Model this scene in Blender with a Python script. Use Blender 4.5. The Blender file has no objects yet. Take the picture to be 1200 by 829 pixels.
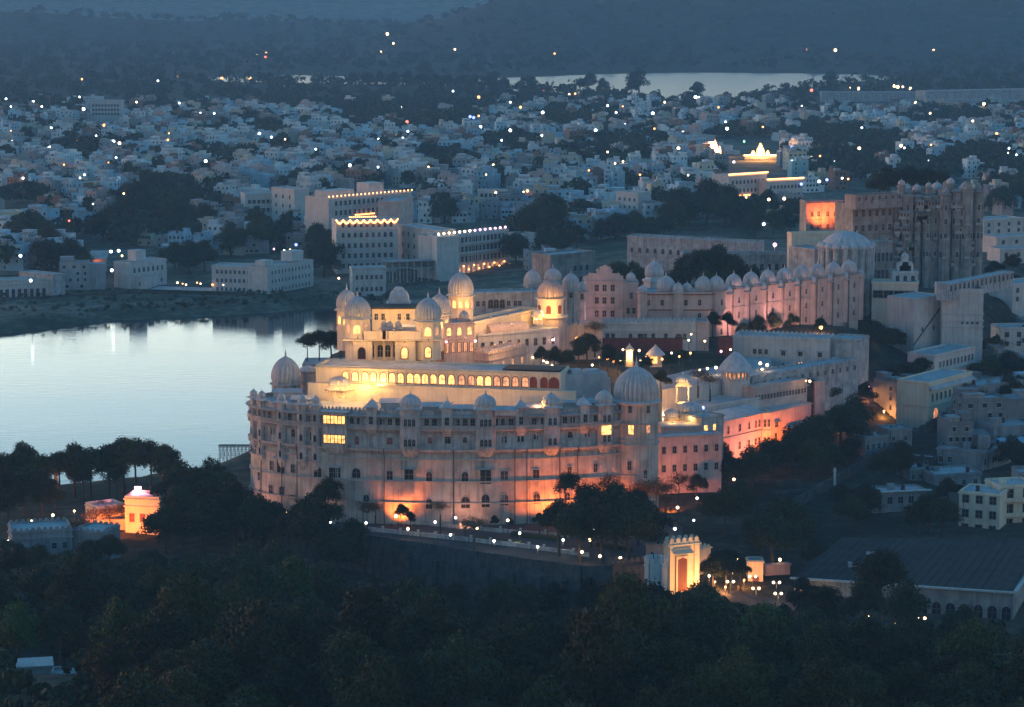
import bpy, bmesh, math, random
import numpy as np
from mathutils import Vector, Matrix

# ------------------------------------------------------------------ camera, sky, sun, exposure
sc = bpy.context.scene
F = 3050.0            # focal length in pixels of the 1200 px wide photograph
HC = 165.0            # camera height above the lake
CU, CV = 600.0, 414.5
TH = math.atan((CV + 35.0) / F)
cT, sT = math.cos(TH), math.sin(TH)
cam_d = bpy.data.cameras.new('camera')
cam = bpy.data.objects.new('camera', cam_d)
sc.collection.objects.link(cam)
cam_d.sensor_width = 36.0
cam_d.lens = 36.0 * F / 1200.0
cam_d.clip_start = 1.0
cam_d.clip_end = 30000.0
cam.location = (0, 0, HC)
cam.rotation_euler = (math.pi / 2 - TH, 0, 0)
sc.camera = cam

GLOW = 2.45            # how much the added glow outshines the rest of the sky
SUN_EL, SUN_ROT = math.radians(1.5), math.radians(-75)
world = bpy.data.worlds.new('World')
sc.world = world
world.use_nodes = True
wn = world.node_tree
for n in list(wn.nodes):
    wn.nodes.remove(n)
w_out = wn.nodes.new('ShaderNodeOutputWorld')
w_bg = wn.nodes.new('ShaderNodeBackground')
w_sky = wn.nodes.new('ShaderNodeTexSky')
w_sky.sky_type = 'NISHITA'
w_sky.sun_disc = False
w_sky.sun_elevation = SUN_EL
w_sky.sun_rotation = SUN_ROT
w_sky.altitude = 600
w_sky.air_density = 1.0
w_sky.dust_density = 0.6
w_sky.ozone_density = 2.0
w_tint = wn.nodes.new('ShaderNodeMix')
w_tint.data_type = 'RGBA'
w_tint.blend_type = 'MULTIPLY'
w_tint.inputs[0].default_value = 1.0
w_tint.inputs[7].default_value = (0.355, .99, 1.24, 1)
wn.links.new(w_sky.outputs[0], w_tint.inputs[6])
# an afterglow added low and straight ahead, narrowed to the sky the lake mirrors
w_geo = wn.nodes.new('ShaderNodeTexCoord')
w_sep = wn.nodes.new('ShaderNodeSeparateXYZ'); wn.links.new(w_geo.outputs['Generated'], w_sep.inputs[0])
w_el = wn.nodes.new('ShaderNodeMapRange'); w_el.interpolation_type = 'SMOOTHERSTEP'
for _i, _v in ((1, .07), (2, .33), (3, 1.0), (4, 0.0)): w_el.inputs[_i].default_value = _v
wn.links.new(w_sep.outputs[2], w_el.inputs[0])
w_dot = wn.nodes.new('ShaderNodeVectorMath'); w_dot.operation = 'DOT_PRODUCT'
wn.links.new(w_geo.outputs['Generated'], w_dot.inputs[0]); w_dot.inputs[1].default_value = (-.15, .989, 0)
w_az = wn.nodes.new('ShaderNodeMapRange'); w_az.interpolation_type = 'SMOOTHSTEP'
for _i, _v in ((1, .45), (2, .98), (3, 0.0), (4, GLOW)): w_az.inputs[_i].default_value = _v
wn.links.new(w_dot.outputs['Value'], w_az.inputs[0])
w_f = wn.nodes.new('ShaderNodeMath'); w_f.operation = 'MULTIPLY_ADD'
wn.links.new(w_el.outputs[0], w_f.inputs[0]); wn.links.new(w_az.outputs[0], w_f.inputs[1]); w_f.inputs[2].default_value = 1.0
w_gc = wn.nodes.new('ShaderNodeMix'); w_gc.data_type = 'RGBA'; w_gc.blend_type = 'MULTIPLY'; w_gc.inputs[0].default_value = 1
wn.links.new(w_tint.outputs[2], w_gc.inputs[6]); w_gt = wn.nodes.new('ShaderNodeMix'); w_gt.data_type = 'RGBA'; wn.links.new(w_el.outputs[0], w_gt.inputs[0])
w_gt.inputs[6].default_value = (1, 1, 1, 1); w_gt.inputs[7].default_value = (4.7, 1.29, .96, 1)
w_gm = wn.nodes.new('ShaderNodeMix'); w_gm.data_type = 'RGBA'; w_gm.blend_type = 'MULTIPLY'; w_gm.inputs[0].default_value = 1
wn.links.new(w_gt.outputs[2], w_gm.inputs[6]); wn.links.new(w_f.outputs[0], w_gm.inputs[7])
wn.links.new(w_gm.outputs[2], w_gc.inputs[7])
wn.links.new(w_gc.outputs[2], w_bg.inputs[0])
w_bg.inputs[1].default_value = 0.10
wn.links.new(w_bg.outputs[0], w_out.inputs[0])

sun_d = bpy.data.lights.new('sun', 'SUN')
sun_d.energy = 0.02
sun_d.angle = math.radians(20)
sun_d.color = (1.0, 0.86, 0.76)
sun = bpy.data.objects.new('sun', sun_d)
sc.collection.objects.link(sun)
_sd = Vector((math.sin(SUN_ROT) * math.cos(SUN_EL + .2), math.cos(SUN_ROT) * math.cos(SUN_EL + .2), math.sin(SUN_EL + .2)))
sun.rotation_euler = _sd.to_track_quat('Z', 'Y').to_euler()

sc.view_settings.view_transform = 'Standard'
sc.view_settings.look = 'None'
sc.view_settings.gamma = 1.0
sc.view_settings.exposure = 2.68
sc.view_settings.use_curve_mapping = False
sc.cycles.use_denoising = True
sc.cycles.max_bounces = 5
sc.cycles.diffuse_bounces = 3
sc.cycles.glossy_bounces = 2
sc.cycles.transmission_bounces = 2
sc.cycles.volume_bounces = 0
sc.cycles.transparent_max_bounces = 4
sc.cycles.sample_clamp_indirect = 4.0
sc.cycles.use_light_tree = True
sc.cycles.caustics_reflective = False
sc.cycles.caustics_refractive = False

# ------------------------------------------------------------------ picture <-> place
def ray(u, v):
    a, b = (u - CU) / F, (CV - v) / F
    return (a, cT + b * sT, -sT + b * cT)

def at(u, v, z):
    """the point of height z seen at pixel (u, v) of the photograph"""
    d = ray(u, v)
    t = (z - HC) / d[2]
    return Vector((d[0] * t, d[1] * t, z))

def aty(u, v, y):
    d = ray(u, v)
    t = y / d[1]
    return Vector((d[0] * t, y, HC + d[2] * t))

def proj(p):
    x, y, z = p[0], p[1], p[2] - HC
    dep = y * cT - z * sT
    up = y * sT + z * cT
    return CU + F * x / dep, CV - F * up / dep

# ------------------------------------------------------------------ mesh collecting
class MB:
    def __init__(s):
        s.v = []; s.f = []; s.m = []; s.sm = []
    def face(s, pts, m=0, smooth=False):
        i = len(s.v); s.v.extend([tuple(p) for p in pts])
        s.f.append(tuple(range(i, i + len(pts)))); s.m.append(m); s.sm.append(smooth)
        return s
    def box(s, x0, x1, y0, y1, z0, z1, m=0, top=None, M=None):
        P = [(x0, y0, z0), (x1, y0, z0), (x1, y1, z0), (x0, y1, z0), (x0, y0, z1), (x1, y0, z1), (x1, y1, z1), (x0, y1, z1)]
        if M is not None:
            P = [tuple(M @ Vector(p)) for p in P]
        i = len(s.v); s.v.extend(P)
        for k, q in enumerate(((0, 1, 5, 4), (1, 2, 6, 5), (2, 3, 7, 6), (3, 0, 4, 7), (4, 5, 6, 7), (3, 2, 1, 0))):
            s.f.append(tuple(i + a for a in q)); s.m.append(top if (k == 4 and top is not None) else m); s.sm.append(False)
        return s
    def prism(s, poly, z0, z1, m=0, top=None, cap=True, bottom=False):
        n = len(poly); i = len(s.v)
        s.v.extend([(p[0], p[1], z0) for p in poly]); s.v.extend([(p[0], p[1], z1) for p in poly])
        for k in range(n):
            s.f.append((i + k, i + (k + 1) % n, i + n + (k + 1) % n, i + n + k)); s.m.append(m); s.sm.append(False)
        if cap:
            s.f.append(tuple(i + n + k for k in range(n))); s.m.append(m if top is None else top); s.sm.append(False)
        if bottom:
            s.f.append(tuple(i + n - 1 - k for k in range(n))); s.m.append(m); s.sm.append(False)
        return s
    def lathe(s, prof, seg=16, c=(0, 0, 0), m=0, smooth=True, rib=0.0, ribs=0, a0=0.0, a1=2 * math.pi, rot=0.0):
        full = abs(a1 - a0 - 2 * math.pi) < 1e-6
        n = seg if full else seg + 1
        i = len(s.v)
        for r, z in prof:
            for k in range(n):
                a = a0 + (a1 - a0) * k / seg + rot
                rr = r
                if ribs:
                    rr = r * (1 - rib * (1 - abs(math.sin(a * ribs / 2))))
                s.v.append((c[0] + rr * math.cos(a), c[1] + rr * math.sin(a), c[2] + z))
        for j in range(len(prof) - 1):
            for k in range(seg):
                k2 = (k + 1) % n if full else k + 1
                s.f.append((i + j * n + k, i + j * n + k2, i + (j + 1) * n + k2, i + (j + 1) * n + k)); s.m.append(m); s.sm.append(smooth)
        return s
    def tube(s, pts, rads, seg=6, m=0, smooth=True):
        i0 = len(s.v); pts = [Vector(p) for p in pts]
        for j, p in enumerate(pts):
            d = (pts[min(j + 1, len(pts) - 1)] - pts[max(j - 1, 0)])
            d = d.normalized() if d.length > 1e-9 else Vector((0, 0, 1))
            e = d.cross(Vector((1, 0, 0)) if abs(d.x) < .8 else Vector((0, 1, 0))).normalized(); g = d.cross(e)
            for k in range(seg):
                a = 2 * math.pi * k / seg
                s.v.append(tuple(p + (e * math.cos(a) + g * math.sin(a)) * rads[j]))
        for j in range(len(pts) - 1):
            for k in range(seg):
                s.f.append((i0 + j * seg + k, i0 + j * seg + (k + 1) % seg, i0 + (j + 1) * seg + (k + 1) % seg, i0 + (j + 1) * seg + k)); s.m.append(m); s.sm.append(smooth)
        s.f.append(tuple(i0 + (len(pts) - 1) * seg + k for k in range(seg))); s.m.append(m); s.sm.append(False)
        return s
    def ball(s, c, r, seg=8, rings=5, m=0, sz=1.0):
        prof = [(max(1e-4, r * math.sin(math.pi * k / rings)), -r * sz * math.cos(math.pi * k / rings)) for k in range(rings + 1)]
        return s.lathe(prof, seg, c, m)
    def add(s, o, M):
        i = len(s.v)
        s.v.extend([tuple(M @ Vector(p)) for p in o.v])
        s.f.extend([tuple(i + a for a in q) for q in o.f]); s.m.extend(o.m); s.sm.extend(o.sm)
        return s
    def mesh(s, name, mats):
        me = bpy.data.meshes.new(name)
        me.from_pydata(s.v, [], s.f)
        for mt in (mats if isinstance(mats, (list, tuple)) else [mats]):
            me.materials.append(mt)
        me.polygons.foreach_set('material_index', s.m)
        me.polygons.foreach_set('use_smooth', s.sm)
        me.update()
        return me
    def build(s, name, mats, parent=None, loc=(0, 0, 0), rz=0.0):
        return link(bpy.data.objects.new(name, s.mesh(name, mats)), parent, loc, rz)

COL = sc.collection
def link(o, parent=None, loc=None, rz=None):
    COL.objects.link(o)
    if loc is not None: o.location = loc
    if rz is not None: o.rotation_euler = (0, 0, rz)
    if parent is not None: o.parent = parent
    return o

def inst(me, name, parent=None, loc=(0, 0, 0), rz=0.0, scale=None):
    o = link(bpy.data.objects.new(name, me), parent, loc, rz)
    if scale is not None: o.scale = scale if hasattr(scale, '__len__') else (scale,) * 3
    return o

def tag(o, label, cat, group=None, kind=None):
    o['label'] = label; o['category'] = cat
    if group: o['group'] = group
    if kind: o['kind'] = kind
    return o

def thing(name, label, cat, loc=(0, 0, 0), rz=0.0, group=None):
    o = bpy.data.objects.new(name, None)
    o.empty_display_size = .5
    link(o, None, loc, rz)
    return tag(o, label, cat, group)

# ------------------------------------------------------------------ materials
def new_mat(name):
    m = bpy.data.materials.new(name); m.use_nodes = True
    nt = m.node_tree
    b = nt.nodes['Principled BSDF']
    return m, nt, b

def nd(nt, typ, **kw):
    n = nt.nodes.new(typ)
    for k, v in kw.items():
        setattr(n, k, v)
    return n

def plaster(name, col, var=.25, stain=.35, scale=.35, rough=.85, objcol=False, bump=.15, fine=3.0):
    """painted or bare masonry: blotchy tone, rain streaks running down, fine grain"""
    m, nt, b = new_mat(name)
    L = nt.links.new
    geo = nd(nt, 'ShaderNodeNewGeometry')
    n1 = nd(nt, 'ShaderNodeTexNoise'); n1.inputs['Scale'].default_value = scale; n1.inputs['Detail'].default_value = 5
    L(geo.outputs['Position'], n1.inputs['Vector'])
    mp = nd(nt, 'ShaderNodeMapping'); mp.inputs['Scale'].default_value = (1.3, 1.3, .07)
    L(geo.outputs['Position'], mp.inputs['Vector'])
    n2 = nd(nt, 'ShaderNodeTexNoise'); n2.inputs['Scale'].default_value = 1.0; n2.inputs['Detail'].default_value = 4
    L(mp.outputs[0], n2.inputs['Vector'])
    r1 = nd(nt, 'ShaderNodeMapRange'); r1.inputs[1].default_value = .3; r1.inputs[2].default_value = .7
    r1.inputs[3].default_value = 1 - var; r1.inputs[4].default_value = 1 + var * .5
    L(n1.outputs[0], r1.inputs[0])
    r2 = nd(nt, 'ShaderNodeMapRange'); r2.inputs[1].default_value = .48; r2.inputs[2].default_value = .75
    r2.inputs[3].default_value = 1; r2.inputs[4].default_value = 1 - stain
    L(n2.outputs[0], r2.inputs[0])
    mu = nd(nt, 'ShaderNodeMath', operation='MULTIPLY'); L(r1.outputs[0], mu.inputs[0]); L(r2.outputs[0], mu.inputs[1])
    mx = nd(nt, 'ShaderNodeMix', data_type='RGBA', blend_type='MULTIPLY'); mx.inputs[0].default_value = 1
    if objcol:
        oi = nd(nt, 'ShaderNodeObjectInfo'); L(oi.outputs['Color'], mx.inputs[6])
    else:
        mx.inputs[6].default_value = (*col, 1)
    L(mu.outputs[0], mx.inputs[7])
    L(mx.outputs[2], b.inputs['Base Color'])
    b.inputs['Roughness'].default_value = rough
    b.inputs['Specular IOR Level'].default_value = .25
    if bump:
        n3 = nd(nt, 'ShaderNodeTexNoise'); n3.inputs['Scale'].default_value = fine; n3.inputs['Detail'].default_value = 3
        L(geo.outputs['Position'], n3.inputs['Vector'])
        bp = nd(nt, 'ShaderNodeBump'); bp.inputs['Strength'].default_value = bump; bp.inputs['Distance'].default_value = .3
        L(n3.outputs[0], bp.inputs['Height']); L(bp.outputs[0], b.inputs['Normal'])
    return m

def plain(name, col, rough=.6, metal=0.0, spec=.4):
    m, nt, b = new_mat(name)
    geo = nd(nt, 'ShaderNodeNewGeometry')
    n1 = nd(nt, 'ShaderNodeTexNoise'); n1.inputs['Scale'].default_value = .8
    nt.links.new(geo.outputs['Position'], n1.inputs['Vector'])
    mx = nd(nt, 'ShaderNodeMix', data_type='RGBA')
    mx.inputs[6].default_value = (*[c * .8 for c in col], 1); mx.inputs[7].default_value = (*[min(1, c * 1.2) for c in col], 1)
    nt.links.new(n1.outputs[0], mx.inputs[0]); nt.links.new(mx.outputs[2], b.inputs['Base Color'])
    b.inputs['Roughness'].default_value = rough; b.inputs['Metallic'].default_value = metal
    b.inputs['Specular IOR Level'].default_value = spec
    return m

def glow(name, col, strength, vary=0.0):
    m, nt, b = new_mat(name)
    b.inputs['Base Color'].default_value = (.5, .45, .4, 1)
    b.inputs['Emission Color'].default_value = (*col, 1)
    b.inputs['Emission Strength'].default_value = strength
    if vary:
        geo = nd(nt, 'ShaderNodeNewGeometry')
        n1 = nd(nt, 'ShaderNodeTexNoise'); n1.inputs['Scale'].default_value = .9; n1.inputs['Detail'].default_value = 3
        nt.links.new(geo.outputs['Position'], n1.inputs['Vector'])
        r = nd(nt, 'ShaderNodeMapRange'); r.inputs[1].default_value = .35; r.inputs[2].default_value = .65
        r.inputs[3].default_value = strength * (1 - vary); r.inputs[4].default_value = strength * (1 + vary)
        nt.links.new(n1.outputs[0], r.inputs[0]); nt.links.new(r.outputs[0], b.inputs['Emission Strength'])
    m.cycles.emission_sampling = 'NONE'
    return m

def leaf_mat(name, dark, light, objtint=True):
    m, nt, b = new_mat(name)
    L = nt.links.new
    geo = nd(nt, 'ShaderNodeNewGeometry')
    mx = nd(nt, 'ShaderNodeMix', data_type='RGBA')
    mx.inputs[6].default_value = (*dark, 1); mx.inputs[7].default_value = (*light, 1)
    L(geo.outputs['Random Per Island'], mx.inputs[0])
    out = mx.outputs[2]
    if objtint:
        oi = nd(nt, 'ShaderNodeObjectInfo')
        m2 = nd(nt, 'ShaderNodeMix', data_type='RGBA', blend_type='MULTIPLY'); m2.inputs[0].default_value = 1
        L(out, m2.inputs[6]); L(oi.outputs['Color'], m2.inputs[7]); out = m2.outputs[2]
    L(out, b.inputs['Base Color'])
    b.inputs['Roughness'].default_value = .7
    b.inputs['Specular IOR Level'].default_value = .2
    return m

M = {}
M['stone'] = plaster('palace_sandstone', (.45, .415, .38), .34, .55, .22)
M['stone_up'] = plaster('weathered_limestone', (.40, .41, .42), .36, .55, .4)
M['white'] = plaster('whitewash', (.52, .52, .51), .15, .28, .3)
M['dome'] = plaster('dome_lime_plaster', (.47, .49, .51), .2, .25, .5)
M['cream'] = plaster('cream_limewash', (.66, .58, .46), .12, .2, .3)
M['pink'] = plaster('pink_limewash', (.52, .41, .38), .2, .3, .3)
M['fort'] = plaster('old_fort_stone', (.30, .295, .285), .4, .5, .3)
M['rubble'] = plaster('rubble_masonry', (.085, .082, .08), .45, .4, .5, fine=1.2, bump=.6)
M['roof'] = plaster('lime_roof', (.40, .42, .44), .25, .0, .3)
M['darkroof'] = plaster('bitumen_roof', (.042, .040, .040), .4, .0, .25)
M['house'] = plaster('house_paint', (1, 1, 1), .2, .4, .3, objcol=True, bump=0)
M['drab'] = plaster('weathered_paint', (.27, .285, .30), .3, .45, .35)
M['trim'] = plaster('stone_trim', (.36, .36, .36), .25, .3, .5)
M['pane'] = plain('dark_window', (.018, .02, .024), .15)
M['redframe'] = plain('red_painted_wood', (.16, .035, .03), .6)
M['redpanel'] = plaster('red_sandstone_panel', (.20, .055, .045), .2, .2, .5)
M['iron'] = plain('painted_iron', (.06, .06, .065), .5)
M['wood'] = plain('old_wood', (.10, .07, .045), .7)
M['bark'] = plain('bark', (.055, .045, .035), .9)
M['lit'] = glow('window_lamp_light', (1.0, .42, .09), .42, .6)
M['lit_dim'] = glow('window_low_light', (1.0, .34, .10), .11, .6)
M['tank'] = plain('black_water_tank', (.02, .02, .022), .5)
M['leaf'] = leaf_mat('leaves', (.008, .016, .006), (.033, .056, .019))
M['leaf_dry'] = leaf_mat('sparse_leaves', (.04, .035, .022), (.08, .07, .045))
# ------------------------------------------------------------------ ground
def xy(lst, z):
    return [tuple(at(u, v, z)[:2]) for u, v in lst]

LAKE = xy([(-700, 405), (-60, 398), (20, 390), (70, 384), (130, 376), (210, 372), (300, 368), (365, 362), (420, 362), (450, 420),
           (410, 470), (360, 515), (318, 545), (292, 556), (250, 565), (205, 576), (120, 583), (0, 586), (-700, 600)], 0)
FAR_LAKE = xy([(240, 91.5), (330, 88.5), (430, 90), (500, 93), (610, 91), (700, 87.5), (800, 85), (920, 86), (1010, 88), (1060, 92),
               (985, 97), (960, 102), (900, 106), (868, 111), (845, 119), (800, 119), (770, 112), (700, 112), (655, 108), (600, 106), (560, 101), (470, 99), (400, 98), (300, 96), (250, 95.5)], 0)
WALL_TOP = 11.6
WALL_LINE = [tuple(at(u, v, WALL_TOP)[:2]) for u, v in ((268, 586), (300, 606), (350, 617), (400, 626), (432, 632), (500, 642), (560, 651.5), (620, 660), (682, 668.5), (722, 668), (757, 666))]

def seg_dist(px, py, poly, closed=True):
    d = np.full(px.shape, 1e9)
    n = len(poly)
    for k in range(n if closed else n - 1):
        ax, ay = poly[k]; bx, by = poly[(k + 1) % n]
        vx, vy = bx - ax, by - ay
        t = np.clip(((px - ax) * vx + (py - ay) * vy) / (vx * vx + vy * vy), 0, 1)
        d = np.minimum(d, np.hypot(px - ax - t * vx, py - ay - t * vy))
    return d

def inside(px, py, poly):
    r = np.zeros(px.shape, bool)
    n = len(poly)
    for k in range(n):
        ax, ay = poly[k]; bx, by = poly[(k + 1) % n]
        c = ((ay > py) != (by > py)) & (px < (bx - ax) * (py - ay) / (by - ay + 1e-12) + ax)
        r ^= c
    return r

def sdf(px, py, poly):
    d = seg_dist(px, py, poly)
    return np.where(inside(px, py, poly), -d, d)

_front = [(-200, 829, 27), (0, 829, 26), (300, 829, 26), (600, 829, 26), (900, 829, 25), (1200, 829, 24), (1500, 829, 24),
          (-100, 770, 15), (200, 770, 14), (400, 760, 13), (700, 760, 12), (950, 770, 12), (1200, 770, 12), (1400, 760, 12),
          (430, 716, 1), (520, 716, 1), (600, 717, 1), (700, 720, 1), (760, 722, 3), (300, 690, 3), (200, 690, 5), (100, 680, 8), (0, 690, 9), (-150, 690, 10),
          (800, 715, 6), (860, 715, 5), (950, 720, 4), (1050, 735, 4), (1200, 740, 4), (1350, 740, 4)]
_back = [(270, 560, 9), (300, 600, 10.5), (340, 600, 11), (400, 610, 11), (450, 625, 11), (500, 620, 11), (560, 630, 11), (620, 640, 11), (680, 650, 11), (740, 655, 10.5),
         (120, 640, 8), (60, 640, 8), (160, 610, 9), (200, 590, 9), (0, 640, 8), (100, 592, 7), (30, 592, 7), (-100, 600, 7), (-100, 650, 8),
         (450, 540, 16), (560, 540, 16), (650, 560, 14), (770, 600, 11), (800, 682, 8), (840, 688, 7), (900, 690, 6.5), (820, 640, 9), (870, 620, 9.5),
         (960, 660, 6), (1100, 660, 6), (1200, 680, 5), (1350, 660, 6), (1000, 610, 8), (1100, 630, 7), (1200, 630, 7), (900, 570, 11), (1000, 550, 11), (1100, 560, 9), (1200, 560, 9),
         (850, 530, 14), (950, 520, 14), (1050, 500, 13), (1200, 510, 11), (1350, 520, 10), (1000, 470, 18), (1100, 480, 14), (1200, 470, 14), (1050, 430, 25), (1150, 430, 20), (1220, 410, 20), (1350, 400, 18),
         (900, 430, 32), (820, 415, 38), (740, 420, 40), (650, 425, 41), (560, 410, 38), (480, 400, 34), (430, 390, 26), (950, 395, 38), (1000, 380, 40), (1080, 340, 42), (1150, 345, 40), (1210, 340, 34), (900, 375, 41), (860, 395, 40),
         (700, 375, 40), (600, 370, 34), (520, 365, 20), (440, 372, 5), (850, 335, 34), (780, 335, 32), (930, 310, 36), (1020, 305, 40), (1120, 300, 38), (1200, 300, 28),
         (700, 310, 18), (800, 300, 18), (650, 330, 12), (590, 335, 6), (520, 338, 4), (450, 341, 3.5), (380, 344, 3.5), (300, 345, 3.5), (230, 347, 3.5), (150, 348, 3.5), (90, 352, 4), (40, 352, 4), (-40, 356, 4), (-200, 370, 4),
         (0, 300, 6), (150, 300, 6), (300, 300, 6), (450, 300, 7), (600, 290, 9), (750, 270, 13), (900, 260, 15), (1050, 250, 17), (1200, 255, 14),
         (0, 230, 8), (200, 230, 8), (400, 230, 9), (600, 230, 10), (800, 220, 11), (1000, 210, 12), (1200, 210, 11), (0, 170, 7), (300, 170, 7), (600, 165, 8), (900, 160, 8), (1200, 160, 7),
         (0, 125, 4), (300, 125, 4), (600, 122, 4), (900, 130, 4), (1200, 122, 4), (0, 105, 3), (1200, 105, 3), (-400, 200, 8), (1600, 200, 10), (-500, 300, 6), (1600, 350, 12), (1600, 500, 9)]

def _idw(px, py, pts):
    num = np.zeros(px.shape); den = np.zeros(px.shape)
    for u, v, z in pts:
        p = at(u, v, z)
        s = max(60.0, p.y / 12)
        w = 1.0 / (((px - p.x) ** 2 + (py - p.y) ** 2) / (s * s) + .02) ** 2
        num += w * z; den += w
    return num / den

_WX = np.array([p[0] for p in WALL_LINE]); _WY = np.array([p[1] for p in WALL_LINE])
def wall_y(x):
    return np.interp(x, _WX, _WY)

RNG = np.random.RandomState(5)
_NZ = [(RNG.uniform(0, 6.28), RNG.uniform(0, 6.28), RNG.uniform(0, 6.28), RNG.uniform(0, 6.28)) for _ in range(8)]
def wav(px, py, s):
    r = 0
    for k, (a, b, c, d) in enumerate(_NZ):
        q = s / (1 + .45 * k)
        r = r + np.sin((px * math.cos(a) + py * math.sin(a)) / q + b) * np.sin((px * math.cos(c) + py * math.sin(c)) / q * 1.3 + d) / (1 + .5 * k)
    return r

def ground_np(px, py):
    zf = _idw(px, py, _front); zb = _idw(px, py, _back)
    lo, hi = _WX[0] - 25, _WX[-1] + 25
    wy = wall_y(px)
    k = np.clip((py - wy - 1.0) / 5.0, 0, 1)
    soft = np.clip((py - wy + 25) / 50.0, 0, 1); soft = soft * soft * (3 - 2 * soft)
    side = np.clip(np.maximum((_WX[0] - px) / 25.0, (px - _WX[-1]) / 12.0), 0, 1)
    k = k * (1 - side) + soft * side
    z = zf * (1 - k) + zb * k
    z = np.where(py > 1000, z + .8 * wav(px, py, 90) * np.clip((py - 1000) / 600, 0, 1) * .6, z)
    # lake basins
    for poly, rim in ((LAKE, 14.0), (FAR_LAKE, 120.0)):
        d = sdf(px, py, poly)
        near = np.clip(d / rim, 0, 1)
        bank = .12 + (z - .12) * (near * near * (3 - 2 * near))
        z = np.where(d < 0, -np.minimum(4.0, .12 - d * .06), np.where(d < rim, bank, z))
    # far plain and hills
    far = np.clip((py - 4200) / 300, 0, 1)
    z = z * (1 - far) + far * (4 + .004 * (py - 4200))
    uu = CU + F * px / py
    a1 = np.interp(uu, [380, 470, 545, 600, 650, 690, 735, 850, 960, 1100, 1250, 1600], [0, 18, 62, 98, 102, 93, 103, 118, 108, 128, 118, 90])
    h1 = a1 * np.exp(-((py - 5600) / 480.0) ** 2) * (1 + .10 * wav(px, py, 260))
    a2 = np.interp(uu, [-600, -200, 100, 300, 450, 600, 900, 1300, 1800], [90, 110, 140, 128, 110, 150, 190, 210, 190])
    h2 = 1.15 * a2 * np.exp(-((py - 8650) / 480.0) ** 2) * (1 + .10 * wav(px, py, 420))
    a3 = np.interp(uu, [-600, 0, 150, 350, 480, 600], [40, 52, 46, 30, 12, 0])
    h3 = a3 * np.exp(-((py - 6100) / 380.0) ** 2) * (1 + .2 * wav(px, py, 300))
    z = z + h1 + np.maximum(h2, 0) + h3 + 0.0
    return z

def ground(x, y):
    return float(ground_np(np.array([float(x)]), np.array([float(y)]))[0])

def drop(u, v, h=0.0):
    """the point h above the ground that is seen at pixel (u, v)"""
    z = 8.0
    for _ in range(14):
        p = at(u, v, z + h)
        g = ground(p.x, p.y)
        z += (g - z) * .6
    return Vector((p.x, p.y, z))

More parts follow.
